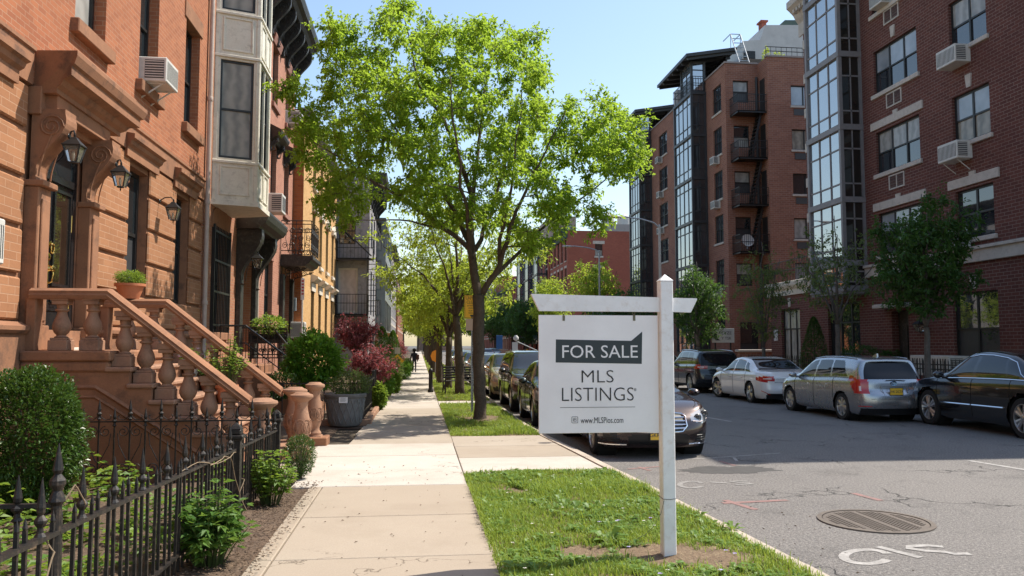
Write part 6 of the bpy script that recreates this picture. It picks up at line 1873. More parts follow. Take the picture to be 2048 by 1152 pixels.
sp_wagon = dict(L=4.62, W=1.80, R=.33, wheels=(1.42, -1.36), paint=P_SILV, sill=.2, br=.62, nr=3.6, tumble=.30,
    top=[(-2.31, 1.40), (-2.0, 1.50), (-1.5, 1.555), (-.6, 1.575), (.1, 1.55), (1.05, 1.12), (1.25, 1.04), (1.8, .92), (2.31, .74)],
    belt=[(-2.31, 1.02), (-1.5, 1.03), (0, .98), (1.0, .95), (1.6, .88), (2.31, .66)],
    tail=((0, .10), (.2, .0), (.38, .02), (.45, .10), (.62, .13), (.85, .30), (1, .40)),
    region=reg_wagon, windshield=(.15, 1.10), rear_window=(0, None), side_windows=[(1.15, .42, .08, .0), (.0, -.08, -.78, -.72), (-.85, -.79, -1.62, -1.25)],
    doors=(1.08, .02, -.98), handles=(.25, -.72), handle_mat=CHROME, mirror=.9, rim='seven', plates=((-1, .735, 'EVK 2C7A'),), extra=wagon_extra, mirror_mat=P_SILV,
    lines=lambda at, jb, jr, zt, zb: [('window_seal', BLACKP, .008, [[at(x, jb + .5, sg, .002) for x in (1.1, .5, 0, -.5, -1.1, -1.65)] for sg in (1, -1)])])
make_car('silver grey wagon with red corner lamps parked between the white and black sedans', 'car', 'parked_car', sp_wagon, (10.36 + .92, (21.6 + 18.86) / 2 + .02, ROAD_Z), pi / 2)
def reg_white(x, y, z, i, j, jb, jr, side, sp):
    xe = sp['L'] / 2
    if x < -xe + .62:
        if inpoly([(-.1, .88), (.28, .865), (.55, .80), (.40, .70), (.05, .70)], x + xe, z) and y > .50: return 'tail_light'
        if z < .32 and y < .72 and x < -xe + .35: return 'lower_trim'
    if x > xe - .7 and inpoly([(.5, .58), (.95, .62), (.95, .74), (.6, .70)], y, z): return 'headlight'
def white_extra(root, at, jb, jr, zt, zb, xe, W, rows):
    def skin(y, z):
        best = None
        for row in rows[:30]:
            for p in row:
                d = (p.y - y) ** 2 + (p.z - z) ** 2
                if best is None or d < best[0]: best = (d, p.x)
        return best[1]
    for sg in (1, -1):
        b = MB(); b.tube([(skin(y, .79) - .006, sg * y, .79) for y in (.58, .66, .74, .80)], .016, 5); b.build('tail_light_strip', LENSW, root, smooth=60)
        b = MB(); b.tube([(skin(y, z) - .004, sg * y, z) for y, z in ((.62, .30), (.78, .38), (.85, .42))], .012, 5); b.build('bumper_reflector', LENSR, root)
    b = MB(); b.tube([(skin(abs(y), .68) - .003, y, .68) for y in (-.5, -.25, 0, .25, .5)], .006, 4); b.build('boot_gap', DARK, root)
    b = MB(); b.tube([(skin(abs(y), .80) - .004, y, .80) for y in (-.45, -.25, 0, .25, .45)], .010, 5); b.build('boot_trim', CHROME, root)
P_WHITE = carpaint('pearl_white_paint', (.78, .76, .73, 1), .05, .25)
sp_white = dict(L=4.75, W=1.84, R=.33, wheels=(1.45, -1.35), paint=P_WHITE, sill=.19, br=.7,
    top=[(-2.37, .92), (-2.25, 1.0), (-1.75, 1.05), (-.85, 1.40), (-.2, 1.46), (.15, 1.44), (1.05, 1.03), (1.25, .98), (1.8, .87), (2.37, .68)],
    belt=[(-2.37, .84), (-1.6, .97), (0, .94), (1.0, .92), (1.6, .84), (2.37, .62)], region=reg_white,
    windshield=(.15, 1.07), rear_window=(-1.72, -.85), side_windows=[(1.0, .4, .05, .0), (-.03, -.08, -.92, -.76), (-.97, -.82, -1.42, -1.02)],
    doors=(1.05, .0, -1.02), handles=(.2, -.78), handle_mat=CHROME, mirror=.85, rim='five', plates=((-1, .50, 'HDN 7701'),), extra=white_extra, steer=.35,
    lines=lambda at, jb, jr, zt, zb: [('window_trim', CHROME, .009, [[at(x, jb + .5, sg, .003) for x in (.95, .5, 0, -.5, -1.0, -1.4)] + [at(-1.05, jr - .7, sg, .003)] + [at(x, jr - .7, sg, .003) for x in (-.7, -.2, .3)] for sg in (1, -1)])])
make_car('white sedan with red wraparound tail lamps parked ahead of the silver wagon', 'car', 'parked_car', sp_white, (10.5 + .93, 26.1, ROAD_Z), pi / 2)
P_BLACK = carpaint('black_paint', (.008, .008, .009, 1), .1, .22)
def reg_black(x, y, z, i, j, jb, jr, side, sp):
    xe = sp['L'] / 2
    if x > xe - .75 and inpoly([(-.65, .66), (-.2, .60), (.1, .60), (.1, .76), (-.35, .80)], x - xe, z) and y > .55: return 'headlight'
    if x < -xe + .5 and z > .66 and z < .86 and y > .45: return 'tail_light'
sp_black = dict(L=4.8, W=1.83, R=.345, wheels=(1.42, -1.35), paint=P_BLACK, sill=.2,
    top=[(-2.4, .92), (-2.2, 1.0), (-1.7, 1.06), (-.85, 1.42), (-.15, 1.48), (.15, 1.46), (1.05, 1.05), (1.3, .98), (1.9, .88), (2.4, .68)],
    belt=[(-2.4, .84), (-1.6, .97), (0, .95), (1.0, .93), (1.6, .86), (2.4, .64)], region=reg_black,
    windshield=(.15, 1.07), rear_window=(-1.68, -.85), side_windows=[(1.02, .38, .06, .0), (-.02, -.08, -.92, -.76), (-.97, -.82, -1.5, -1.08)],
    doors=(1.1, .02, -1.05), handles=(.22, -.8), mirror=.82, rim='five', plates=(),
    lines=lambda at, jb, jr, zt, zb: [('window_trim', CHROME, .012, [[at(x, jb + .4, sg, .004) for x in (1.05, .8, .5, 0, -.5, -1.0, -1.5)] + [at(-1.28, jb + 6, sg, .004), at(-1.06, jr - .5, sg, .004)] + [at(x, jr - .4, sg, .004) for x in (-.8, -.4, 0, .3)] + [at(.62, jb + 7, sg, .004), at(.85, jb + 3, sg, .004), at(1.05, jb + .6, sg, .004)] for sg in (1, -1)]),
        ('side_moulding', CHROME, .016, [[at(x, 6, sg, .008) for x in (.95, .5, .04)] for sg in (1, -1)] + [[at(x, 6, sg, .008) for x in (-.0, -.5, -.88)] for sg in (1, -1)]),
        ('bumper_strip', CHROME, .022, [[at(x, 7, sg, .006) for x in (2.02, 2.15, 2.25)] for sg in (1, -1)])])
bk = make_car('glossy black sedan with chrome window trim parked nearest on the shaded side', 'car', 'parked_car', sp_black, (11.72 + 1.02, 16.0, ROAD_Z), pi / 2)
bk.scale = (1.06, 1.08, 1.17)
# ---- sport utility bodies
def reg_suv(x, y, z, i, j, jb, jr, side, sp):
    xe = sp['L'] / 2
    if x < -xe + .6:
        if inpoly([(0, 1.06), (.74, 1.06), (.66, 1.5), (0, 1.52)], y, z) and x < -xe + .5: return 'rear_window'
        if inpoly([(-.1, 1.06), (.22, 1.10), (.42, 1.02), (.30, .94), (-.1, .88)], x + xe, z) and y > .48: return 'tail_light'
        if z < .42 and y < .8: return 'lower_trim'
    if x > xe - .8:
        if inpoly([(.46, .74), (.70, .72), (.92, .80), (.95, .92), (.80, .94), (.55, .84)], y, z): return 'headlight'
        if x > xe - .3 and inpoly([(0, .62), (.40, .62), (.46, .80), (.40, .84), (0, .86)], y, z): return 'grille'
        if x > xe - .35 and inpoly([(0, .30), (.62, .30), (.56, .50), (0, .50)], y, z): return 'intake'
        if z < .27 and y < .85: return 'lower_trim'
def suv_extra(root, at, jb, jr, zt, zb, xe, W, rows):
    def skin(y, z, fr=True):
        best = None
        for row in (rows[-27:] if fr else rows[:30]):
            for p in row:
                d = (p.y - y) ** 2 + (p.z - z) ** 2
                if best is None or d < best[0]: best = (d, p.x)
        return best[1]
    for sg in (1, -1):
        b = MB(); b.tube([at(x, jr + 1.2, sg, .03) for x in (-1.75, -1.5, -.8, -.2, .2)], .018, 6)
        for x in (-1.7, -.8, .15): b.tube([at(x, jr + 1.2, sg, .035), at(x, jr + 1.2, sg, -.01)], .02, 5)
        b.build('roof_rail', RIMM, root, smooth=60)
        b = MB(); b.tube([(skin(.72, .44) + .012, sg * (.70 + .07 * cos(t * pi / 6)), .43 + .06 * sin(t * pi / 6)) for t in range(13)], .016, 5); b.tube([(skin(.72, .44) + .008, sg * .70 + .02 * cos(t), .43 + .02 * sin(t)) for t in range(7)], .02, 5); b.build('fog_lamp', LENSC, root)
        b = MB(); b.tube([(skin(y, z) + .004, sg * y, z) for y, z in ((.52, .80), (.68, .80), (.84, .86))], .03, 6); b.build('headlight_ring', RIMM, root, smooth=60)
        b = MB(); b.tube([(skin(y, 1.0, False) - .006, sg * y, 1.0) for y in (.62, .7, .78, .84)], .02, 5); b.build('tail_light_strip', LENSW, root, smooth=60)
    b = MB(); b.tube([(skin(abs(y), .28) + .014, y, .26) for y in (-.6, -.3, 0, .3, .6)], .018, 5); b.build('bumper_strip', CHROME, root)
    b = MB()
    for z in (.68, .74, .80): b.tube([(skin(abs(y), z) + .005, y, z) for y in (-.42, -.2, 0, .2, .42)], .011, 5)
    b.build('grille_bar', CHROME, root)
    badge(root, skin(0, .74) + .02, 0, .74, .05, 1)
    b = MB(); b.tube([(skin(abs(y), .96, False) - .01, y, .96) for y in (-.3, 0, .3)], .016, 5); b.build('tailgate_trim', CHROME, root)
P_DARKB = carpaint('dark_metallic_paint', (.022, .018, .016, 1), .6, .25)
P_NAVY = carpaint('blue_black_paint', (.012, .014, .018, 1), .4, .25)
sp_suv = dict(L=4.45, W=1.84, R=.355, wheels=(1.40, -1.28), paint=P_DARKB, sill=.26, br=.5, nr=3.8, tumble=.28,
    top=[(-2.22, 1.50), (-1.9, 1.60), (-1.2, 1.66), (-.4, 1.68), (.15, 1.65), (.95, 1.16), (1.1, 1.10), (1.7, 1.03), (2.0, .96), (2.22, .86)],
    belt=[(-2.22, 1.10), (-1.5, 1.09), (0, 1.05), (1.0, 1.04), (1.6, .98), (2.22, .80)],
    tail=((0, .14), (.2, .0), (.4, .02), (.5, .06), (.65, .08), (.85, .2), (1, .30)),
    region=reg_suv, windshield=(.2, 1.0), rear_window=(0, None), side_windows=[(.98, .42, .06, .0), (-.02, -.06, -.86, -.80), (-.92, -.86, -1.62, -1.35)],
    doors=(1.0, .02, -.95), handles=(.2, -.72), mirror=.76, rim='five', plates=((-1, .80, 'JKW 3350'),), extra=suv_extra, black_below=.34)
make_car('dark sport utility car with roof rails parked facing the camera, left of the sale sign', 'car', 'parked_car', sp_suv, (3.44, 21.5 + 2.22, ROAD_Z), -pi / 2)
sp_suv2 = dict(sp_suv); sp_suv2['paint'] = P_NAVY; sp_suv2['L'] = 4.45
make_car('blue black sport utility car seen from behind at the right of the sign post', 'car', 'parked_car', sp_suv2, (10.45 + .92, 31.6, ROAD_Z), pi / 2)
sp_hatch = dict(sp_saloon); sp_hatch.update(paint=carpaint('green_black_paint', (.022, .03, .026, 1), .5, .25), plates=(), extra=None, hood_seam=None)
hc_ = make_car('dark green black car mostly hidden behind the white sale sign board', 'car', 'parked_car', sp_hatch, (3.46, 19.35, ROAD_Z), -pi / 2)
hc_.scale = (.78, .98, 1.02)
sp_gold = dict(sp_saloon); sp_gold.update(paint=carpaint('champagne_paint', (.42, .335, .235, 1), .6, .3), plates=(), hood_seam=(1.1, 2.05))
sp_gold['extra'] = None
gold = make_car('champagne coloured sedan parked behind the dark sport utility car', 'car', 'parked_car', sp_gold, (3.32, 28.9, ROAD_Z), -pi / 2)
gold.scale = (1, 1, 1.06)
P_BLUE = carpaint('slate_blue_paint', (.10, .14, .18, 1), .6, .3); P_LT = carpaint('pale_paint', (.55, .57, .56, 1), .4, .3); P_RED = carpaint('dark_red_paint', (.20, .02, .02, 1), .4, .3)
base_low = dict(sp_saloon); base_low.update(res=50, plates=(), extra=None, hood_seam=None)
kinds = []
for nm, pt in (('blue', P_BLUE), ('pale', P_LT), ('red', P_RED)):
    d_ = dict(base_low); d_['paint'] = pt; kinds.append(d_)
far = [(0, 34.2, 'slate blue sedan parked on the left kerb behind the champagne sedan'), (1, 39.6, 'pale sedan parked on the left kerb between slate blue sedans'), (0, 45.0, 'slate blue sedan parked between the pale sedan and the dark red one'), (2, 50.5, 'dark red sedan parked beneath the left street trees'),
       (1, 56, 'pale sedan parked just beyond the dark red one'), (0, 62, 'last slate blue sedan of the left kerb row'), (1, 68, 'farthest pale sedan of the left kerb row')]
protos = {}
for k, y, lab in far:
    if k not in protos: protos[k] = make_car(lab, 'car', 'parked_car', kinds[k], (3.3, y, ROAD_Z), -pi / 2, 'cars parked down the left kerb')
    else: dup(protos[k], (3.3, y, ROAD_Z), -pi / 2, lab, 'cars parked down the left kerb')
for k, x, y, lab in ((1, 11.3, 37.5, 'pale sedan parked on the shaded side ahead of the blue black sport utility car'), (0, 11.3, 43.5, 'slate blue sedan second ahead of the blue black sport utility car'), (2, 7.6, 92, 'dark red sedan standing mid street at the far crossing'), (1, 9.6, 104, 'pale sedan standing mid street at the far crossing')):
    c = dup(protos[k], (x, y, ROAD_Z), pi / 2, lab, 'cars on the right half of the street')
for lst in WHEELS.values():
    for o in lst:
        if o.users_collection and o.parent is None: bpy.data.objects.remove(o)
# ------------------------------------------------------------------ trees
BARK = rough('tree_bark', (.115, .085, .058, 1), (.055, .042, .03, 1), scale=9, rgh=.95, bmp=1.0, bd=.03, fine=26)
BARKG = rough('grey_bark', (.15, .135, .12, 1), (.075, .065, .055, 1), scale=9, rgh=.95, bmp=.8, bd=.02, fine=30)
LEAF = leafmat('spring_leaf', (.065, .16, .014, 1), (.22, .33, .03, 1), (.48, .66, .06, 1), .55)
LEAFY = leafmat('young_leaf', (.13, .23, .016, 1), (.27, .35, .04, 1), (.55, .64, .07, 1), .52)
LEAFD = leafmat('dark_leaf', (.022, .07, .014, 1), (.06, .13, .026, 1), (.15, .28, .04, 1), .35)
LEAFS = leafmat('olive_leaf', (.055, .10, .028, 1), (.13, .175, .05, 1), (.26, .34, .08, 1), .4)  # muted olive green leaves
LEAFM = leafmat('maroon_leaf', (.10, .03, .042, 1), (.28, .095, .105, 1), (.42, .10, .10, 1), .4)
BOX = leafmat('boxwood_leaf', (.020, .055, .010, 1), (.075, .14, .022, 1), (.15, .25, .035, 1), .2, .35)
GARDEN = leafmat('garden_leaf', (.06, .15, .02, 1), (.18, .28, .04, 1), (.38, .50, .06, 1), .4)
HEDGE = leafmat('hedge_leaf', (.05, .15, .014, 1), (.16, .32, .035, 1), (.3, .5, .06, 1), .4, .35)
def rdir():
    while True:
        v = V((random.uniform(-1, 1), random.uniform(-1, 1), random.uniform(-1, 1)))
        if .05 < v.length < 1: return v.normalized()
def leaf(b, p, d, size, wide=.55, tone=None, droop=.5):
    """one folded leaf: base p, pointing along d"""
    b.t = random.uniform(.03, 1) if tone is None else max(.02, min(1, tone))
    s_ = d.cross(V((0, 0, 1)))
    if s_.length < .05: s_ = V((1, 0, 0))
    s_.normalize()
    if random.random() < .9: s_ = (s_ + rdir() * .55).normalized()
    n = s_.cross(d)
    w = size * wide * .5
    m = p + d * size * .48
    t = p + d * size + V((0, 0, -droop * size * .35))
    b.add([p, m + s_ * w + n * w * .25, t, m - s_ * w + n * w * .25], [(0, 2, 1), (0, 3, 2)])
def clump(b, tw, c, r, n_tw, per, size, up=.15, wide=.55, flat=.75, tone=None):
    base_t = random.uniform(.15, .85) if tone is None else tone
    for _ in range(n_tw):
        d = rdir(); d.z = d.z * flat + up; d.normalize()
        L_ = r * random.uniform(.55, 1.1)
        if tw is not None and random.random() < .5:
            tw.tube([c, c + d * L_ * .5 + V((0, 0, .02)), c + d * L_], [.006, .004, .002], 3, cap=False)
        for k in range(per):
            t = random.uniform(.25, 1.05)
            p = c + d * L_ * t + rdir() * size * .5
            dd = (d * .6 + rdir()); dd.z -= .25; dd.normalize()
            leaf(b, p, dd, size * random.uniform(.65, 1.15), wide, base_t * .5 + random.random() * .5)
def limb_pts(pts, n=4):
    """smooth a polyline with midpoints and slight wander"""
    out = [V(pts[0])]
    for a, c in zip(pts, pts[1:]):
        a, c = V(a), V(c); L_ = (c - a).length
        for k in range(1, n + 1):
            p = a.lerp(c, k / n)
            if k < n: p += V((noise.noise(p * 2.3), noise.noise(p * 2.3 + V((9, 0, 0))), noise.noise(p * 2.3 + V((0, 9, 0))))) * L_ * .06
            out.append(p)
    return out
class Tree:
    def __init__(s): s.wood = MB(); s.nodes = []
    def limb(s, pts, r0, r1, n=10, rough_=0):
        q = limb_pts(pts); m = len(q)
        rr = [r0 + (r1 - r0) * (k / (m - 1)) ** .8 for k in range(m)]
        s.wood.tube(q, rr, n)
        for p, r in zip(q, rr): s.nodes.append((p, r))
        return q
    def reach(s, c, rend=.006, k=.55):
        best = None
        for p, r in s.nodes:
            d = (p - c).length + .9 * max(0, p.z - c.z) 
            if best is None or d < best[0]: best = (d, p, r)
        _, p, r = best
        r0 = min(r * k, .012 + .018 * (p - c).length)
        mid = p.lerp(c, .5) + V((0, 0, .06 * (p - c).length)) + rdir() * .05 * (p - c).length
        q = [p, p.lerp(mid, .5) + rdir() * .02, mid, mid.lerp(c, .5) + rdir() * .02, c]
        rr = [r0, r0 * .8, r0 * .6, r0 * .42, rend]
        s.wood.tube(q, rr, 5, cap=False)
        for a, b_ in zip(q[1:], rr[1:]): s.nodes.append((a, b_))
def in_poly(pl, x, y): return inpoly(pl, x, y)
# ---- the large street tree
random.seed(42)
TY = 18.68
big = thing('street_tree', 'largest street tree, broad bright green crown rising above the grass verge', 'tree', group='street trees along the left kerb')
t = Tree()
Pt = lambda px, py, dy=0: oy(px, py, TY + dy)
base = oz(960, 838)
q = limb_pts([V((base.x, base.y, -.06)), V((base.x, base.y, .15)), Pt(958, 740), Pt(957, 655), Pt(957, 590)])
rr = [.20, .175, .155, .148, .142] + [.138] * (len(q) - 5 - 4) + [.136, .135, .136, .14]
t.wood.tube(q, rr, 16); t.nodes += list(zip(q, rr))
stem = t.limb([Pt(956, 592), Pt(947, 535), Pt(943, 490), Pt(940, 455)], .105, .085, 12)
t.limb([Pt(943, 500), Pt(893, 461, -.3), Pt(838, 422, -.6), Pt(782, 383, -.9), Pt(743, 361, -1), Pt(682, 317, -1.2), Pt(628, 285, -1.3)], .065, .012)
t.limb([Pt(942, 489), Pt(910, 422, .3), Pt(871, 367, .6), Pt(827, 311, .9), Pt(782, 244, 1.1), Pt(749, 183, 1.3), Pt(704, 105, 1.4)], .07, .010)
t.limb([Pt(940, 458), Pt(943, 389, -.2), Pt(915, 311, -.3), Pt(888, 239, -.2), Pt(838, 172), Pt(821, 83), Pt(804, 20)], .08, .008)
t.limb([Pt(943, 470), Pt(949, 355, .5), Pt(960, 267, .9), Pt(971, 167, 1.2), Pt(988, 83, 1.3)], .07, .009)
t.limb([Pt(964, 588), Pt(999, 533, -.2), Pt(1015, 483, -.5), Pt(1032, 422, -.8), Pt(1060, 361, -1), Pt(1093, 300, -1.1), Pt(1132, 222, -1.2)], .08, .010)
t.limb([Pt(985, 556), Pt(1032, 511, .3), Pt(1070, 468, .5), Pt(1130, 420, .7), Pt(1210, 360, .8), Pt(1255, 300, .8)], .055, .008)
t.limb([Pt(945, 520), Pt(935, 440, -1.2), Pt(920, 350, -2.2), Pt(905, 240, -2.6), Pt(900, 150, -2.4)], .06, .008)
t.limb([Pt(1000, 530), Pt(1010, 430, -1.3), Pt(1030, 320, -2.0), Pt(1045, 200, -2.0)], .055, .008)
t.limb([Pt(950, 500), Pt(985, 420, 1.3), Pt(1010, 330, 2.2), Pt(1040, 220, 2.4), Pt(1050, 130, 2.3)], .06, .008)
t.limb([Pt(880, 455, -.4), Pt(800, 440, -1.3), Pt(720, 440, -1.6)], .03, .008)
PG = [(800,2),(835,8),(852,40),(880,62),(930,50),(985,48),(1020,70),(1062,88),(1080,105),(1085,160),(1082,205),(1105,240),(1122,246),(1128,195),(1150,180),(1200,183),(1238,228),(1272,255),(1283,330),(1258,372),(1215,384),(1200,440),(1150,452),(1095,455),(1075,500),(1040,515),(1000,500),(975,450),(930,440),(880,452),(845,428),(790,402),(735,405),(705,452),(665,448),(628,405),(602,372),(615,330),(588,300),(578,255),(600,235),(640,215),(655,180),(668,150),(640,120),(636,62),(660,35),(700,38),(712,85),(742,112),(760,70),(745,50),(775,28)]
crown = MB(); pts = []
tries = 0
while len(pts) < 330 and tries < 30000:
    tries += 1
    px, py = random.uniform(575, 1285), random.uniform(0, 520)
    if not in_poly(PG, px, py): continue
    u = (px - 930) / 360; v = (py - 250) / 270
    dmax = 3.0 * sqrt(max(.06, 1 - min(1, u * u * .9 + v * v * .8)))
    dy = random.uniform(-dmax, dmax)
    if noise.noise(V((px * .012, py * .012, dy * .5))) < -.17: continue
    p = Pt(px, py, dy)
    if any((p - q_).length < .44 for q_ in pts): continue
    pts.append(p)
for px, py in ((580, 180), (600, 175), (566, 172), (596, 190), (1075, 75), (700, 60), (660, 60), (676, 90), (805, 15), (790, 45), (1195, 200), (1250, 240), (1275, 310), (620, 250), (596, 262), (1205, 440), (1190, 460), (985, 60), (950, 62), (1040, 78)): pts.append(Pt(px, py, random.uniform(-.8, .8)))
pts.sort(key=lambda p: (p - Pt(945, 480)).length)
for p in pts:
    t.reach(p)
    clump(crown, t.wood, p, random.uniform(.34, .52), random.randint(12, 16), 15, .108, wide=.64)
t.wood.build('trunk', BARK, big, smooth=180)
crown.build('crown', LEAF, big)
# ---- a general broadleaf tree
def broadleaf(label, cat_loc, h, cw, z0, seed, leafm=LEAF, bark=BARK, r=.14, nclump=70, per=10, ntw=9, size=.13, fork=None, group=None, name='street_tree', gap=-.15, lean=(0, 0), cdepth=None, crad=.5):
    random.seed(seed)
    root = thing(name, label, 'tree', (0, 0, 0), 0, group)
    t = Tree(); fork = fork or z0 * .9
    lx, ly = lean
    q = t.limb([V((0, 0, -.06)), V((lx * .3, ly * .3, fork * .5)), V((lx, ly, fork))], r * 1.25, r * .85, 12)
    top = V((lx, ly, fork)); cz = (z0 + h) / 2; ch = (h - z0) / 2; cd = cdepth or cw
    n = 6
    for k in range(n):
        a = 2 * pi * k / n + random.uniform(-.4, .4); rr_ = random.uniform(.45, .7)
        e = V((lx + cos(a) * cw * rr_, ly + sin(a) * cd * rr_, cz + ch * random.uniform(.0, .7)))
        m_ = top.lerp(e, .45) + V((0, 0, -.05 * h + .1 * h))
        t.limb([top, top.lerp(m_, .6), m_, e], r * .5, .012, 7)
    t.limb([top, V((lx * 1.1, ly, cz + ch * .1)), V((lx, ly, h - .25))], r * .6, .01, 7)
    crown = MB(); pts = []; tries = 0
    while len(pts) < nclump and tries < 9000:
        tries += 1
        d = rdir() * (random.random() ** .45)
        p = V((lx + d.x * cw, ly + d.y * cd, cz + d.z * ch))
        w = noise.noise(p * (1.3 / max(cw, .5)) * 2 + V((seed, 0, 0)))
        if w < gap: continue
        if d.length > .75 + .3 * noise.noise(p * 1.1 + V((0, seed, 0))): continue
        if any((p - o).length < crad * .8 for o in pts): continue
        pts.append(p)
    pts.sort(key=lambda p: (p - top).length)
    for p in pts:
        t.reach(p); clump(crown, t.wood if size < .2 else None, p, random.uniform(.75, 1.15) * crad, ntw, per, size)
    t.wood.build('trunk', bark, root, smooth=180)
    crown.build('crown', leafm, root)
    root.location = cat_loc
    return root
GRP = 'street trees along the left kerb'
p2 = oz(920, 790); p3 = oz(897, 778); p4 = oz(879, 767)
broadleaf('second street tree behind the big one, crown spreading left over the pavement', (p2.x, p2.y, 0), 7.0, 3.7, 2.7, 5, LEAFY, BARK, .14, 120, 9, 10, .14, 2.7, GRP, lean=(-.15, 0), crad=.58, gap=-.08)
tA = broadleaf('third street tree, slim trunk just left of the second trunk, bright rounded crown', (p3.x, p3.y, 0), 5.6, 2.6, 2.0, 6, LEAFY, BARK, .12, 80, 8, 9, .17, 2.0, GRP, crad=.6)
tB = broadleaf('fourth street tree, leaning trunk left of the third one', (p4.x, p4.y, 0), 5.4, 2.4, 1.9, 7, LEAFY, BARK, .12, 72, 8, 9, .18, 1.9, GRP, crad=.6)
for i, (y, lab, sc) in enumerate(((42, 'fifth street tree down the left kerb, before the bollard line ends', 1.0), (49, 'sixth street tree down the left kerb, thin trunk in the row', 1.0), (57, 'seventh street tree down the left kerb, crown merging with its neighbours', 1.05), (66, 'eighth street tree down the left kerb, beyond the walking person', 1.0), (77, 'ninth street tree down the left kerb, small in the distance', 1.05), (90, 'tenth street tree down the left kerb, next to last one', 1.1), (106, 'last visible street tree down the left kerb', 1.15))):
    dup((tA, tB)[i % 2], (1.0 - .03 * i, y, 0), i * 1.9, lab, GRP, sc)
# ---- trees on the shaded side
GR = 'trees on the shaded right pavement'
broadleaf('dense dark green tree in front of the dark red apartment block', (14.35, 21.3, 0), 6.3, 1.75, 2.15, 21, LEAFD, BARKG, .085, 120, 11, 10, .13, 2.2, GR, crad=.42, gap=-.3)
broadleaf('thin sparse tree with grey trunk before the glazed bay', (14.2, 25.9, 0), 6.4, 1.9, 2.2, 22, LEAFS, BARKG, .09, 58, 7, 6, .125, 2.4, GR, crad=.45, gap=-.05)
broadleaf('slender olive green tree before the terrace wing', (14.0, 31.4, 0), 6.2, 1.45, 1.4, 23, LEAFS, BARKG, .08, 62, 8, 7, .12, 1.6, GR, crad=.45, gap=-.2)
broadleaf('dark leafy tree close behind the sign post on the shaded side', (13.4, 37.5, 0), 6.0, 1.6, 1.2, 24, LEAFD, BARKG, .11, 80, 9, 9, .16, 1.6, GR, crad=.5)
t_ = broadleaf('light green tree rising above the sign arm beside the far lamp', (14.3, 64, 0), 9.2, 2.6, 2.2, 25, LEAFY, BARK, .16, 90, 8, 9, .26, 2.4, GR, crad=.75)
dup(t_, (12.6, 76, 0), 2.0, 'light green tree seen over the left half of the sign arm', GR, .95)
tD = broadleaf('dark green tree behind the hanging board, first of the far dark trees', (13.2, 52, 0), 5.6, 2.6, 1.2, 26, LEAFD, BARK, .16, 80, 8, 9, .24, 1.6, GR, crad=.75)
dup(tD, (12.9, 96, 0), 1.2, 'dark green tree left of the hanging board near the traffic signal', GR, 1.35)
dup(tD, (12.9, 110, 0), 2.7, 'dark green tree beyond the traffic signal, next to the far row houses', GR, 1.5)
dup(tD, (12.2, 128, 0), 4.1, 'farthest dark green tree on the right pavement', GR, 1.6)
dup(tB, (10.5, 150, 0), 4.1, 'light green tree closing the street on the right of the far crossing', GR, 2.0)
dup(tA, (4.6, 170, 0), 1.1, 'light green tree closing the street at its far middle', GR, 2.2)
dup(tB, (-.2, 200, 0), .4, 'tallest light green tree closing the view beyond the pavement end', GR, 2.6)
for x_, y_, lab_ in ((-7, 214, 'dark green tree mass left of the street end, before the brown block'), (1.5, 222, 'dark green tree at the middle of the street end'), (8, 216, 'dark green tree right of the street end'), (15, 226, 'dark green tree behind the far right row houses end')): dup(tD, (x_, y_, 0), x_, lab_, GR, 2.3)
dup(tA, (-3.2, 165, 0), 1.5, 'light green tree closing the left pavement in the far distance', GR, 1.9)
# ------------------------------------------------------------------ bushes and beds
def bush(label, cat, c, rx, ry, rz, n, size, m, seed, name='shrub', group=None, wide=.55, stems=True, inner=.55, amp=1.0):
    random.seed(seed)
    root = thing(name, label, cat, (0, 0, 0), 0, group); b = MB(); w = MB()
    for _ in range(n):
        d = rdir()
        rr_ = inner + (1 - inner) * random.random() ** .5
        f = 1 + amp * .34 * noise.noise(d * 2.2 + V((seed, 0, 0))) + amp * .22 * noise.noise(d * 5.5 + V((0, seed, 0))) + (amp * .25 * random.random() if random.random() < .04 else 0)
        p = V((d.x * rx * rr_ * f, d.y * ry * rr_ * f, max(.02, rz + d.z * rz * rr_ * f)))
        dd = (d * .9 + rdir() * .9 + V((0, 0, .35))).normalized()
        leaf(b, p, dd, size * random.uniform(.6, 1.2), wide, .25 + .5 * random.random() + .25 * noise.noise(d * 4 + V((seed, 3, 0))))
    if stems:
        for k in range(9):
            d = rdir(); d.z = abs(d.z) + .5; d.normalize()
            w.tube([V((random.uniform(-.05, .05), random.uniform(-.05, .05), -.03)), V((d.x * rx * .4, d.y * ry * .4, rz * .7)), V((d.x * rx * .8, d.y * ry * .8, rz * (1 + d.z * .7)))], [.014, .01, .004], 4, cap=False)
        w.build('stems', BARK, root)
    b.build('foliage', m, root)
    root.location = c
    return root
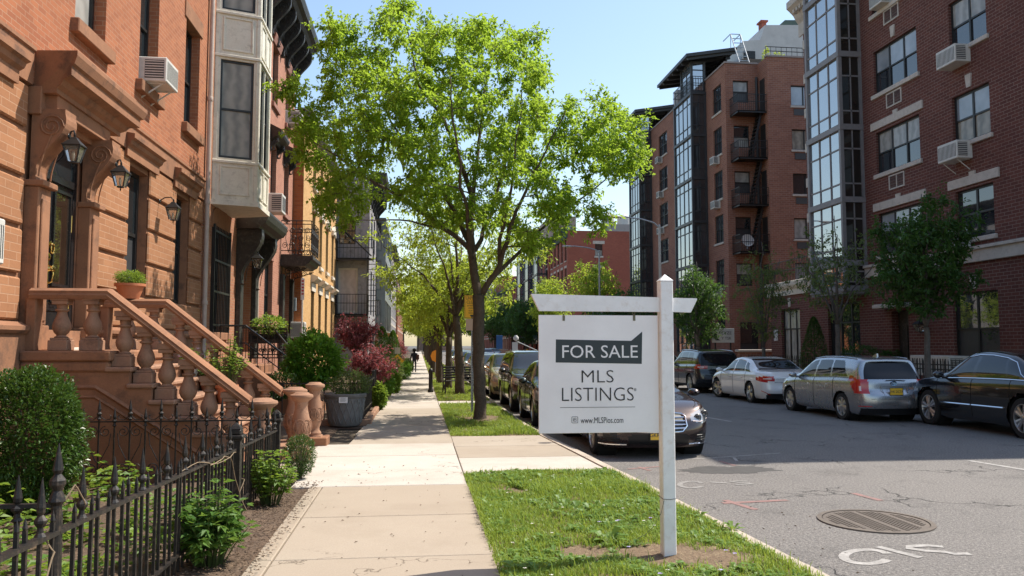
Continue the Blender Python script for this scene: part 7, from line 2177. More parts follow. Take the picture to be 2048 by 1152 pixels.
def leafy(label, cat, c, r, h, n, size, m, seed, name='plant', group=None):
    """stemmed broadleaf plant: stems arching out, leaves in whorls"""
    random.seed(seed)
    root = thing(name, label, cat, (0, 0, 0), 0, group); b = MB(); w = MB()
    for k in range(n):
        a = random.uniform(0, 2 * pi); rr_ = r * random.random() ** .5; hh = h * random.uniform(.55, 1.0) * (1 - .35 * (rr_ / r) ** 2)
        e = V((cos(a) * rr_, sin(a) * rr_, hh)); s0 = V((cos(a) * rr_ * .3, sin(a) * rr_ * .3, -.02))
        w.tube([s0, s0.lerp(e, .5) + V((0, 0, hh * .1)), e], [.006, .005, .003], 3, cap=False)
        for q_ in range(9):
            t_ = random.uniform(.35, 1.0); p = s0.lerp(e, t_) + V((0, 0, hh * .08))
            a2 = random.uniform(0, 2 * pi); d = V((cos(a2), sin(a2), random.uniform(-.25, .55))).normalized()
            s_ = size * random.uniform(.6, 1.1); tone = random.uniform(.05, 1)
            for lobe in (-.65, 0, .65):                                   # three-lobed leaf
                dl = V((cos(a2 + lobe), sin(a2 + lobe), d.z)).normalized()
                leaf(b, p + d * s_ * .35, dl, s_ * (1 if lobe == 0 else .75), .5, tone)
    w.build('stems', leafmat('plant_stem', (.07, .10, .03, 1), (.1, .14, .04, 1), (.2, .3, .05, 1), .2), root)
    b.build('leaves', m, root)
    root.location = c
    return root
c = oy(62, 930, 8.4)
bush('large round boxwood shrub at the left edge behind the iron fence', 'shrub', (c.x - .05, 8.4, .0), .53, .53, .76, 21000, .050, BOX, 31, inner=.55, amp=.4)
bush('small clipped boxwood shrub by the fence end and the bright slab', 'shrub', (-1.5, 10.55, .02), .20, .22, .27, 4600, .028, BOX, 32, amp=.5)
GP = 'leafy plants at the fence foot'
leafy('bright green leafy plant growing through the fence near its square post', 'plant', (-1.56, 8.9, 0), .27, .62, 62, .085, GARDEN, 33, group=GP)
leafy('darker green leafy plant nearest the camera beside the pavement soil', 'plant', (-1.58, 6.5, 0), .30, .64, 70, .10, leafmat('fresh_leaf', (.04, .12, .02, 1), (.12, .22, .04, 1), (.26, .4, .06, 1), .35), 34, group=GP)
random.seed(71)
GB = MB()
for _ in range(520):
    x, y = random.uniform(-4.6, -1.95), random.uniform(3.4, 10.0)
    if hypot(x - c.x, y - 8.4) < .55: continue
    if noise.noise(V((x * .9, y * .9, 2))) < -.18: continue
    h = random.uniform(.10, .42) * (1 if y < 7.5 else 1.15)
    for q_ in range(random.randint(4, 9)):
        a = random.uniform(0, 6.28); d = V((cos(a), sin(a), random.uniform(-.1, .6))).normalized()
        p = V((x + random.uniform(-.09, .09), y + random.uniform(-.09, .09), h * random.uniform(.35, 1)))
        s_ = random.uniform(.05, .12); tone = random.random()
        for lobe in (-.6, 0, .6): leaf(GB, p, V((cos(a + lobe), sin(a + lobe), d.z)).normalized(), s_, .5, tone)
o = GB.build('ground_cover', GARDEN); o['kind'] = 'stuff'
random.seed(72)
def strappy(label, x, y, n, h, m, name='plant', wid=.02, grp=None):
    b = MB(); root = thing(name, label, 'plant', (x, y, 0), 0, grp)
    for _ in range(n): blade(b, random.uniform(-.06, .06), random.uniform(-.06, .06), 0, h * random.uniform(.6, 1), wid * random.uniform(.7, 1.3), random.uniform(.1, .7), random.uniform(0, 6.28), random.uniform(.1, .9))
    b.build('leaves', m, root); return root
hp = oz(55, 960)
strappy('broad pointed hosta leaves standing beneath the boxwood shrub', hp.x, hp.y, 14, .34, GARDEN, wid=.09)
strappy('tall narrow iris leaves behind the front fence', -2.5, 4.9, 26, .55, GRASS)
strappy('thin grassy leaves next to the iris inside the front garden', -2.05, 5.2, 22, .5, GRASS)
# bed before the bay window house and further
def at_(px, py, Y): p = oy(px, py, Y); return p
def bush_px(label, px0, px1, py0, py1, Y, n, size, m, seed, cat='shrub', name='shrub', depth=None, lift=True):
    a = oy(px0, py1, Y); c_ = oy(px1, py0, Y); w = (c_.x - a.x) / 2; zb = a.z if not lift else max(0, a.z)
    rz_ = (c_.z - zb) / 2
    return bush(label, cat, ((a.x + c_.x) / 2, Y, zb), w, depth or w, rz_, n, size, m, seed, name=name)
bush_px('big glossy green hedge bush beside the black stair railing', 572, 682, 668, 775, 19.6, 5200, .13, HEDGE, 41)
bush_px('low green shrub filling the gap behind the carved pillars', 520, 600, 745, 800, 18.4, 2600, .06, BOX, 42)
bush_px('leafy shrub growing in the large grey planter', 660, 740, 742, 795, 17.5, 3200, .05, LEAFS, 43)
bush_px('loose yellow green plants in the iron balcony planter on the stair landing', 505, 572, 632, 668, 22.6, 900, .10, GARDEN, 44, lift=False)
def maple(label, px0, px1, py0, py1, Y, seed, h_trunk):
    a = oy(px0, py1, Y); c_ = oy(px1, py0, Y); cx_ = (a.x + c_.x) / 2; w = (c_.x - a.x) / 2
    return broadleaf(label, (cx_, Y, 0), c_.z, w, max(.35, a.z), seed, LEAFM, BARK, .05, 95, 9, 9, .11, max(.3, a.z * .9), name='maple_shrub', crad=.34, gap=-.3, group='red leaved maples')
maple('taller maroon maple in front of the yellow house', 650, 768, 626, 706, 26.5, 51, 1)
maple('lower mounded maroon maple beside the pavement fence', 690, 790, 690, 768, 23.5, 52, .6)
maple('distant maroon maple by the pavement past the conifers', 768, 816, 676, 724, 45, 53, .8)
def conifer(label, px, py0, py1, Y, r, seed, m=LEAFD):
    p = oy(px, py0, Y); zb = 0
    random.seed(seed); root = thing('conifer', label, 'conifer', (0, 0, 0), 0, 'clipped conifers'); b = MB(); w = MB(); h = p.z
    w.tube([V((0, 0, -.05)), V((0, 0, h * .9))], [.05, .01], 6)
    for _ in range(4200):
        t_ = random.random() ** .8; rr_ = r * (1 - t_) ** .62 * min(1, .55 + t_ * 4) * random.uniform(.75, 1.06)
        a = random.uniform(0, 6.28); rr_ *= 1 + .14 * noise.noise(V((cos(a) * 2, sin(a) * 2, t_ * 6 + seed)))
        d = V((cos(a) * .6, sin(a) * .6, 1)).normalized()
        leaf(b, V((cos(a) * rr_, sin(a) * rr_, .05 + t_ * h * .96)), (d + rdir() * .4).normalized(), .085, .4)
    w.build('trunk', BARK, root); b.build('foliage', m, root); root.location = (p.x, Y, 0); return root
conifer('dark narrow conifer standing against the dark red brick by the glazed bay', 1627, 632, 750, 30.2, .72, 61)
conifer('dark upright conifer beyond the maroon maples, nearer the houses', 764, 652, 745, 36, .7, 62)
conifer('dark upright conifer beyond the maroon maples, nearer the pavement', 786, 660, 745, 39, .6, 63)
i_ = 0
for px0, px1, py0, py1, Y, m in ((742, 790, 728, 792, 26, HEDGE), (775, 800, 745, 790, 29, GARDEN), (765, 806, 715, 770, 33, LEAFS), (795, 822, 722, 765, 40, HEDGE), (800, 826, 718, 752, 48, GARDEN), (745, 772, 770, 815, 21.5, GARDEN)):
    bush_px(('green rounded shrub beside the pavement, just past the lower maroon maple', 'light green low plants spilling on the pavement edge past the fence', 'grey green bushy shrub behind the yellow warning sign', 'deep green shrub left of the walking person', 'pale green shrub farthest along the left pavement edge', 'light green plants hanging over the low bed wall by the grey planter fence')[i_], px0, px1, py0, py1, Y, 1500, .11, m, 80 + i_); i_ += 1
for px0, px1, py0, py1, Y, lab in ((1680, 1765, 690, 735, 29, 'dark low shrub at the brick wall right of the conifer'), (1985, 2060, 640, 700, 22.8, 'dark bush at the right edge above the black sedan'), (1765, 1800, 700, 740, 28, 'small dark shrub by the ground floor door')):
    bush_px(lab, px0, px1, py0, py1, Y, 1800, .09, LEAFD, 90 + int(px0) % 7)
for k, (px, py, Y, lab) in enumerate(((1555, 88, 44.5, 'yellow green potted plant on the roof edge of the russet block'), (1532, 92, 44.5, 'thin green potted plant beside the roof ladder'))):
    p = oy(px, py + 14, Y); bush(lab, 'plant', (p.x, Y, HT + .1), .4 if k == 0 else .15, .3, .45 if k == 0 else .6, 260, .13, LEAFY, 95 + k, name='plant')
# ------------------------------------------------------------------ iron fences
def picket_mesh(h, finial, w=.018, seed=0):
    b = MB()
    b.box(-w / 2, w / 2, -w / 2, w / 2, .03, h)
    if finial:
        b.lathe([(.012, h - .10), (.028, h - .085), (.016, h - .07), (.014, h - .05), (.030, h - .03), (.030, h - .02), (.012, h), (.020, h + .012), (.022, h + .03), (.002, h + .15)], n=8)
    else:
        b.lathe([(.010, h), (.013, h + .008), (.001, h + .05)], n=6)
    return b
def post_mesh(h, w):
    b = MB(); b.box(-w, w, -w, w, -.05, h * .82)
    b.cbox(-w * 1.25, w * 1.25, -w * 1.25, w * 1.25, h * .82, h * .84, .005); b.cbox(-w * 1.6, w * 1.6, -w * 1.6, w * 1.6, h * .84, h * .88, .008); b.cbox(-w * 1.15, w * 1.15, -w * 1.15, w * 1.15, h * .88, h * .94, .012)
    b.lathe([(w * 1.1, h * .94), (w * .7, h * .97), (.004, h)], sq=4)
    b.cbox(-w * 1.2, w * 1.2, -w * 1.2, w * 1.2, .1, .16, .006)
    return b
OLDIRON = rough('weathered_black_iron', (.010, .0095, .009, 1), (.024, .02, .018, 1), scale=16, rgh=.5, bmp=.3, bd=.003, fine=80, stain=(20, (.12, .085, .06, 1), .5))
FX = -1.75
fence = thing('iron_fence', 'black iron picket fence running along the pavement with two square posts', 'fence', (FX, 6.4, 0))
def lp(x, y, z): return V((x - FX, y - 6.4, z))
def rz_(y): return .81 + (.645 - .81) * (y - 3.4) / 6.9
pk = picket_mesh(1, False); pA = None
ys_ = []; y = 2.5
while y < 10.22: ys_.append(y); y += .118
random.seed(9)
shortm = None; tallm = None
for i, y in enumerate(ys_):
    if abs(y - 8.07) < .09: continue
    tall = i % 4 == 1
    if tall:
        if tallm is None: o = picket_mesh(.78, True).build('picket', OLDIRON, fence); tallm = o
        else: o = tallm.copy(); C.objects.link(o); o.parent = fence
    else:
        if shortm is None: o = picket_mesh(.74, False).build('picket', OLDIRON, fence); shortm = o
        else: o = shortm.copy(); C.objects.link(o); o.parent = fence
    o.location = lp(FX, y, 0) + V((random.uniform(-.004, .004), 0, 0)); o.scale = (1, 1, (rz_(y) + (.11 if tall else random.uniform(.055, .075))) / (.78 if tall else .74))
    o.rotation_euler = (random.uniform(-.012, .012), random.uniform(-.012, .012), 0)
for y0, y1 in ((2.4, 8.0), (8.14, 10.25)):
    b = MB(); b.bar(lp(FX, y0, rz_(y0)), lp(FX, y1, rz_(y1)), .045, .022); b.build('rail', OLDIRON, fence)
    b = MB(); b.bar(lp(FX, y0, .17), lp(FX, y1, .16), .04, .02); b.build('rail', OLDIRON, fence)
o = post_mesh(.95, .05).build('post', OLDIRON, fence); o.location = lp(FX, 8.07, 0)
o = post_mesh(.90, .045).build('post', OLDIRON, fence); o.location = lp(FX, 10.3, 0)
b = MB(); b.lathe([(.024, 0), (.024, .92), (.04, .94), (.03, .97), (.022, .99), (.038, 1.02), (.038, 1.04), (.016, 1.07), (.026, 1.09), (.002, 1.22)], n=10)
o = b.build('post', OLDIRON, fence); o.location = lp(FX, 4.2, 0)
f2 = thing('iron_fence', 'short cross fence of tall finial bars in the lower left corner', 'fence', (FX - .1, 4.2, 0))
src = None
for k in range(14):
    if src is None: o = picket_mesh(1.0, True, .02).build('picket', OLDIRON, f2); src = o
    else: o = src.copy(); C.objects.link(o); o.parent = f2
    o.location = (-.08 - k * .155, 0, 0); o.scale = (1, 1, 1.0 if k % 2 else .93)
for z in (.92, .15): MB().bar((.08, 0, z), (-2.2, 0, z), .03, .02).build('rail', OLDIRON, f2)
f3 = thing('ornate_fence', 'ornate black fence with iron scrolls standing before the stoop side', 'fence', (FX, 10.2, 0))
b0 = picket_mesh(.90, True, .016); src = None
n = 17; step = .178
for k in range(n):
    if src is None: o = b0.build('picket', OLDIRON, f3); src = o
    else: o = src.copy(); C.objects.link(o); o.parent = f3
    o.location = (-.10 - k * step, 0, 0); o.scale = (1, 1, 1.0 if k % 2 else .9)
for z in (.78, .14): MB().bar((0, 0, z), (-3.1, 0, z), .022, .016).build('rail', OLDIRON, f3)
def spiral(c, r, a0, turns, sg=1, n=20, end=.2):
    return [V((c[0] + r * (1 - (1 - end) * k / n) * cos(a0 + sg * turns * 2 * pi * k / n), 0, c[1] + r * (1 - (1 - end) * k / n) * sin(a0 + sg * turns * 2 * pi * k / n))) for k in range(n + 1)]
src = None
for k in range(0, n - 1, 2):
    xm = -.10 - (k + 1) * step
    if src is None:
        b = MB()
        for sg in (1, -1):
            b.tube(spiral((sg * .075, .66), .068, pi / 2, 1.5, sg), .0055, 5)
            b.tube(spiral((sg * .085, .22), .075, -pi / 2, 1.6, -sg), .0065, 5)
            b.tube([V((sg * .14, 0, .64)), V((sg * .12, 0, .5)), V((sg * .02, 0, .3))], .0055, 5)
            b.tube([V((sg * .012, 0, .90)), V((sg * .02, 0, .84)), V((sg * .07, 0, .80)), V((sg * .125, 0, .81)), V((sg * .14, 0, .845)), V((sg * .12, 0, .86))], .0055, 5)
        o = b.build('scroll', OLDIRON, f3); src = o
    else: o = src.copy(); C.objects.link(o); o.parent = f3
    o.location = (xm, 0, 0)
vine = MB()
random.seed(14)
vine.tube(limb_pts([(FX + .03, 7.0, .70), (FX + .05, 7.4, .72), (FX + .04, 7.7, .66), (FX + .05, 7.85, .45), (FX + .07, 8.0, .25), (FX + .12, 8.05, .12)], 5), .0045, 5)
vine.tube(limb_pts([(FX - .02, 6.2, .75), (FX + .03, 6.6, .78), (FX + .03, 7.0, .71), (FX + .04, 7.9, .69)], 5), .004, 5)
vine.tube(limb_pts([(FX + .02, 4.5, .86), (FX + .04, 4.3, 1.0), (FX, 4.22, .9), (FX - .03, 4.15, .78), (FX + .04, 4.1, .72), (FX + .05, 4.0, .6)], 5), .004, 5)
vine.tube(limb_pts([(FX + .06, 8.0, .3), (FX + .08, 8.12, .4), (FX - .05, 8.12, .42), (FX - .06, 8.0, .4)], 5), .004, 5)
o = vine.build('dry_vine', rough('dry_stem', (.26, .19, .12, 1), bmp=0)); tag(o, 'dry brown vine stems twisted through the pavement fence', 'vine')
# second stoop: small brown steps with black hand rails, and a pavement fence further on
s2 = thing('stoop', 'small brown front steps with black iron hand rails before the bay window house', 'stoop')
for k in range(6):
    z = 1.2 - .2 * k; x0 = -4.2 + .30 * k
    MB().cbox((-4.85 if k == 0 else x0), x0 + .32, 20.25, 22.3, -.05, z - .001 * k, .012).build('step', BSTONE, s2)
for y, pxl, pxe, zt_, ze in ((20.2, 490, 648, 2.17, .74), (22.35, 545, 640, 2.17, .66)):
    xa, xb = xat(pxl, y), xat(pxe, y)
    b = MB(); b.tube([(-4.86, y, zt_), (xa, y, zt_), (xb, y, ze), (xb + .1, y, ze - .02)], .026, 8)
    b.tube([(-4.86, y, zt_ - .42), (xa, y, zt_ - .42), (xb, y, ze - .42)], .014, 6); b.build('hand_rail', IRON, s2)
    b = MB(); n = 15
    for k in range(n):
        x = -4.8 + (xb + 4.8) * k / (n - 1); z = zt_ if x < xa else zt_ + (ze - zt_) * (x - xa) / (xb - xa)
        b.tube([(x, y, max(0, z - .95)), (x, y, z)], .010, 5)
    b.build('balusters', IRON, s2)
bk_ = thing('iron_planter', 'black iron scrollwork planter rail full of yellow green plants', 'planter')
b = MB()
xa, xb = xat(497, 22.5), xat(574, 22.5)
scrolls(b, lambda s, z: (xa + s, 22.5, z), xb - xa, 1.35, 2.12, .22, .011)
b.bar((xa, 22.5, 2.14), (xb, 22.5, 2.14), .06, .05); b.build('railing', IRON, bk_)
MB().box(xa, xb, 22.55, 22.9, 1.75, 2.02).build('trough', BLKWOOD, bk_)
f4 = thing('iron_fence', 'low black iron fence along the pavement beyond the grey planter', 'fence')
for seg in ((17.85, 22.0), (22.8, 27.5), (29, 35)):
    b = MB(); b.bar((-1.24, seg[0], .82), (-1.20, seg[1], .82), .03, .03); b.bar((-1.24, seg[0], .22), (-1.20, seg[1], .22), .03, .03); b.build('rail', IRON, f4)
    n = int((seg[1] - seg[0]) / .24)
    for k in range(n + 1):
        y = seg[0] + (seg[1] - seg[0]) * k / n; b = MB()
        b.box(-1.232, -1.208, y - .012, y + .012, .08, .9 if k not in (0, n) else 1.0)
        if k in (0, n): b.cbox(-1.26, -1.18, y - .04, y + .04, .05, 1.02, .01)
        b.build('picket', IRON, f4)
f5 = thing('iron_fence', 'thin black cross fence behind the grey planter', 'fence')
for z in (.86, .2): MB().bar((-3.3, 17.95, z), (-1.3, 17.95, z), .025).build('rail', IRON, f5)
for k in range(12):
    x = -3.3 + k * .18; MB().box(x - .01, x + .01, 17.94, 17.96, .0, .92).build('picket', IRON, f5)
b = MB(); b.cbox(-3.4, -1.0, 17.62, 17.78, -.05, .10, .02); o = b.build('bed_edging', BSTONE2); tag(o, 'low stone edging under the grey planter and fence', 'kerb')
b = MB(); b.cbox(-1.14, -1.02, 17.8, 26, -.05, .11, .02); o = b.build('bed_edging', BSTONE2); tag(o, 'long low stone edging between the pavement and the planted beds', 'kerb')
# fence along the front yard of the dark brick block
f6 = thing('iron_fence', 'dark iron fence before the dark red apartment block behind the parked cars', 'fence')
XF = 15.25
for z in (1.12, .2, .98): MB().bar((XF, 18, z), (XF, 38.5, z), .035).build('rail', IRON, f6)
k = 0; y = 20.2; src = None
while y < 36:
    if src is None: src = MB().box(-.011, .011, -.011, .011, 0, 1.2).lathe([(.02, 1.2), (.002, 1.3)], n=4).build('picket', IRON, f6); o = src
    else: o = src.copy(); C.objects.link(o); o.parent = f6
    o.location = (XF, y, 0); y += .165
# ------------------------------------------------------------------ pots
TERRA = rough('terracotta', (.50, .185, .085, 1), (.40, .145, .07, 1), scale=9, rgh=.75, bmp=.12, world_space=False)
def pot(label, c, r, h, m=TERRA, rim=.04, plant=None):
    t = thing('plant_pot', label, 'plant pot', c)
    MB().lathe([(r * .62, 0), (r * .80, h * .45), (r * .93, h - rim), (r * 1.05, h - rim), (r * 1.06, h), (r * .92, h), (r * .88, h - .03), (.01, h - .04)], n=24, cap=False).build('pot', m, t, smooth=40)
    return t
zr_ = zrl + .001
px_ = xat(256, SYF)
pot('wide terracotta bowl of green foliage standing on the far stoop balustrade', (px_, SYF, zr_), .215, .235)
bush('rounded green and yellow foliage planted in the terracotta bowl', 'plant', (px_, SYF, zr_ + .21), .22, .22, .11, 2600, .032, GARDEN, 101, name='plant', stems=False, inner=.3)
stp = [(2, -.28, .16, .20, 'terracotta pot of flowering plants halfway down the steps'), (3, -.3, .17, .28, 'tall terracotta pot with a climbing plant on the middle steps'), (1, -.3, .12, .15, 'small pale pot of white and purple flowers on the upper steps'), (5, -.26, .11, .16, 'small terracotta pot on the lower steps by the far balusters')]
for i, (k, dy, r, h, lab) in enumerate(stp):
    z = 1.63 - RISE * (k + 1); x = LX + TR_ * (k + .5)
    pot(lab, (x, SYF + dy, z), r, h, TERRA if i != 2 else PW)
    if i == 1: leafy('tall loose green climbing plant on the middle of the steps', 'plant', (x, SYF + dy, z + h - .03), .34, .80, 40, .065, GARDEN, 110 + i)
    else: leafy(('yellow green flowering plant on the steps above the climbing plant', '', 'low plant with white and purple blooms on the upper steps', 'small green plant low on the steps')[i], 'plant', (x, SYF + dy, z + h - .03), .2, .3, 22, .05, GARDEN, 110 + i)
    if i in (0, 2):
        random.seed(120 + i); b = MB()
        for q_ in range(16):
            a = random.uniform(0, 6.28); rr_ = random.uniform(.03, .2); flower(b, x + rr_ * cos(a), SYF + dy + rr_ * sin(a), z + h + random.uniform(.1, .28), .028)
        o = b.build('blossoms', plain('violet_white_petal', (.62, .45, .66, 1), .6) if i == 2 else plain('yellow_petal', (.75, .48, .08, 1), .6)); tag(o, ('yellow blossoms on the plant halfway down the stoop', '', 'pale violet blossoms on the upper steps of the stoop')[i], 'flowers')
POTG = rough('grey_planter_shell', (.15, .142, .132, 1), (.22, .21, .195, 1), scale=7, rgh=.7, bmp=.4, fine=30, world_space=False)
pc = oz(692, 848)
gp = thing('large_planter', 'large dark grey ribbed planter with a paper notice beside the pavement', 'planter', (pc.x, 17.45, 0))
b = MB(); rr = [(.30, 0), (.33, .03), (.36, .2), (.395, .42), (.41, .58), (.44, .60), (.45, .66), (.42, .68), (.39, .66), (.02, .62)]
b.lathe(rr, n=36, cap=False)
for k in range(18):                                                          # slanting woven ribs
    for sg in (1, -1):
        b.tube([((.335 + .075 * q / 6 + .004) * cos(2 * pi * k / 18 + sg * q * .08), (.335 + .075 * q / 6 + .004) * sin(2 * pi * k / 18 + sg * q * .08), .06 + .5 * q / 6) for q in range(7)], .014, 4)
b.build('pot', POTG, gp, smooth=50)
b = MB(); b.box(-.09, .09, -.445, -.44, .50, .62); nt = b.build('paper_notice', plain('paper', (.80, .78, .74, 1), .7), gp)
for k in range(4): MB().box(-.06, .06 - .02 * (k % 2), -.4475, -.4465, .60 - .022 * k, .606 - .022 * k).build('print_line', INK, nt)
# ------------------------------------------------------------------ street furniture
sp0 = oz(944, 829)
sg_ = thing('street_sign', 'yellow street sign on a perforated steel post, half behind the big trunk', 'sign', (sp0.x, sp0.y, 0))
q0 = oy(944, 592, sp0.y); 
def W2(px, py): p = oy(px, py, sp0.y); return p.x - sp0.x, p.z
b = MB(); b.box(-.028, .028, -.028, .028, -.1, W2(944, 600)[1])
b.build('post', STEEL, sg_)
b = MB()
for k in range(70): b.box(-.009, .009, -.0295, -.0275, .06 + k * .04, .078 + k * .04)
b.build('post_holes', DARK, sg_)
x0, z1 = W2(928.5, 591); x1, z0 = W2(957, 637)
YEL = plain('yellow_sign_face', (.95, .52, .02, 1), .4)
b = MB(); b.cbox(x0, x1, -.05, -.046, z0, z1, .001); pl = b.build('sign_plate', YEL, sg_)
b = MB()
for a, c_, e, g in ((x0 + .012, x1 - .012, z0 + .012, z0 + .02), (x0 + .012, x1 - .012, z1 - .02, z1 - .012), (x0 + .012, x0 + .02, z0 + .02, z1 - .02), (x1 - .02, x1 - .012, z0 + .02, z1 - .02)): b.box(a, c_, -.0515, -.049, e, g)
b.build('border', INK, pl)
H_ = z1 - z0
for body, fz, s_ in (('UNYPU', .87, .105), ('CLEAR', .70, .105), ('EXTENSION', .55, .05), ('AVENUE', .44, .05), ('NORTH', .33, .05), ('WEEKLY', .23, .05)):
    text('lettering', body, s_, INK, frame(((x0 + x1) / 2, -.0515, z0 + H_ * fz), (1, 0, 0), (0, 0, 1), (0, -1, 0)), pl, sx=.8)
b = MB(); b.prism([(-.05, 0), (.05, 0), (.04, -.04), (.012, -.05), (.012, -.09), (-.012, -.09), (-.012, -.05), (-.04, -.04)], lambda x, z, s: (x - .01, -.0515 - .001 * s, z0 + .09 + z)); b.build('arrow', INK, pl)
x0, z1 = W2(931.5, 638); x1, z0 = W2(954, 661)
MB().cbox(x0, x1, -.045, -.041, z0, z1, .001).build('lower_plate', plain('beige_plate', (.60, .42, .30, 1), .5), sg_)
def street_lamp(label, px, py_top, px_head, py_head, X, grp='street lamps'):
    base = ox(px, 690, X); Y = base.y; top = oy(px, py_top, Y); head = oy(px_head, py_head, Y)
    t = thing('street_lamp', label, 'street lamp', (X, Y, 0), 0, grp)
    MB().lathe([(.16, 0), (.16, .25), (.10, .35), (.095, 1), (.06, top.z), (.065, top.z + .05), (.0, top.z + .1)], n=14, cap=False).build('pole', STEEL, t, smooth=40)
    dx = head.x - top.x; dz = head.z - top.z
    b = MB(); b.tube([(0, 0, top.z - .1), (dx * .12, 0, top.z + dz * .35), (dx * .4, 0, top.z + dz * .75), (dx * .75, 0, top.z + dz * .98), (dx * .92, 0, head.z)], [.05, .045, .04, .035, .03], 8); b.build('arm', STEEL, t, smooth=60)
    b = MB(); b.lathe([(.02, -.42), (.10, -.36), (.14, -.1), (.13, .2), (.06, .42), (.0, .45)], c=(dx, 0, head.z - .02), n=14, M=Matrix.Diagonal((1, 1, .45)) @ Matrix.Rotation(pi / 2, 3, 'Y'), cap=False); hd_ = b.build('lamp_head', PW, t, smooth=50)
    b = MB(); b.box(dx - .28, dx + .22, -.09, .09, head.z - .085, head.z - .06); b.build('lens', LGLASS, hd_)
    return t
street_lamp('nearer grey street lamp, pole rising from behind the sign post top', 1322, 452, 1232, 433, 13.0)
street_lamp('farther grey street lamp against the deep red tenement wall', 1200, 503, 1137, 492, 13.0)
sn = thing('street_sign', 'narrow white and red parking sign on a pole before the yellow house', 'sign', (xat(603, 28), 28, 0))
b = MB(); zt_ = oy(603, 555, 28).z; b.tube([(0, 0, -.1), (0, 0, zt_)], .03, 8); b.build('post', PW, sn)
z1, z0 = oy(603, 557, 28).z, oy(603, 600, 28).z
b = MB(); b.cbox(-.05, .07, -.045, -.04, z0, z1, .001); pp = b.build('sign_plate', plain('white_sign_face', (.75, .74, .72, 1), .4), sn)
for k in range(5): MB().box(-.03, .05, -.0465, -.0445, z1 - .12 - k * .11, z1 - .06 - k * .11).build('red_print', plain('red_print', (.5, .04, .05, 1), .5), pp)
# bench, bollard, warning sign
bp_ = oz(925, 805)
bench = thing('bench', 'black iron and timber bench on the grass beside the second street tree', 'bench', (xat(922, 28.6), 28.4, 0), .12)
for k in range(6):
    MB().cbox(-.62, .62, -.22 + k * .08, -.16 + k * .08, .43, .46, .006).build('seat_slat', BLKWOOD, bench)
for k in range(5): MB().cbox(-.62, .62, .26 + k * .02, .285 + k * .02, .52 + k * .09, .58 + k * .09, .006).build('back_slat', BLKWOOD, bench)
for sx in (-.6, .6):
    b = MB(); b.tube([(sx, -.28, 0), (sx, -.24, .2), (sx, -.26, .42), (sx, -.25, .62), (sx, .2, .66)], .025, 6); b.tube([(sx, .34, 0), (sx, .26, .22), (sx, .24, .44), (sx, .36, .98)], .025, 6); b.tube([(sx, -.26, .42), (sx, .24, .43)], .022, 6)
    b.tube([(sx, .1 * cos(k * .5) * (1 - k / 16), .22 + .12 * sin(k * .5) * (1 - k / 16)) for k in range(14)], .014, 5); b.build('side_frame', IRON, bench)
bl = oz(864, 785)
t = thing('bollard', 'short black bollard at the pavement edge beyond the bench', 'bollard', (bl.x - .05, bl.y, 0))
MB().lathe([(.10, 0), (.10, .08), (.075, .12), (.07, .72), (.085, .74), (.085, .78), (.06, .84), (.0, .88)], n=14, cap=False).build('shaft', IRON, t, smooth=40)
ws_ = thing('warning_sign', 'small yellow diamond warning sign on a post between the left shrubs', 'sign', (xat(795, 36), 36, 0))
zc_ = oy(795, 722, 36).z; b = MB(); b.tube([(0, 0, 0), (0, 0, zc_ + .75)], .025, 6); b.build('post', STEEL, ws_)
b = MB(); b.prism([(0, -.3), (.3, 0), (0, .3), (-.3, 0)], lambda x, z, s: (x, -.03 - .006 * s, zc_ + z)); b.build('sign_plate', YEL, ws_)
b = MB(); b.prism([(-.12, .32), (.12, .32), (.12, .6), (-.12, .6)], lambda x, z, s: (x, -.03 - .006 * s, zc_ + z)); b.build('upper_plate', PW, ws_)
for px, py, Y, lab, X_ in ((871, 712, 46, 'orange round warning sign seen between the left tree trunks', None), (1054, 708, 62, 'yellow diamond sign on the right pavement left of the sale board', None)):
    p = oy(px, py, Y); t = thing('warning_sign', lab, 'sign', (p.x, Y, 0)); MB().tube([(0, 0, ROAD_Z), (0, 0, p.z + .2)], .03, 6).build('post', STEEL, t)
    MB().prism([(.28 * cos(k * pi / 4), .34 * sin(k * pi / 4)) for k in range(8)] if Y == 46 else [(0, -.42), (.42, 0), (0, .42), (-.42, 0)], lambda x, z, s: (x, -.035 - .006 * s, p.z + z)).build('sign_plate', plain('orange_sign_face', (.85, .30, .02, 1), .4), t)
p = oy(1032, 682, 70); p1 = oy(1085, 712, 70)
ts = thing('traffic_signal', 'traffic signal mast arm with small signs left of the sale board', 'traffic signal', (p1.x + .6, 70, 0))
b = MB(); b.tube([(0, 0, 0), (0, 0, p1.z + .1)], .09, 8); b.build('pole', STEEL, ts)
b = MB(); b.tube([(0, 0, p1.z), (p.x - p1.x - .6, 0, p.z)], .045, 6); b.build('mast_arm', STEEL, ts)
xa = p.x - p1.x - .6
MB().cbox(xa - .35, xa + .15, -.06, -.03, p.z - 1.0, p.z - .1, .01).build('white_sign', PW, ts)
MB().cbox(xa - 1.75, xa - 1.2, -.06, -.03, p.z - .7, p.z + .5, .01).build('blue_sign', plain('blue_sign_face', (.02, .09, .25, 1), .5), ts)
MB().lathe([(.0, -.25), (.22, -.15), (.25, .05), (.1, .25)], c=(xa, 0, p.z + .25), n=12, cap=False).build('camera_dome', PW, ts, smooth=60)
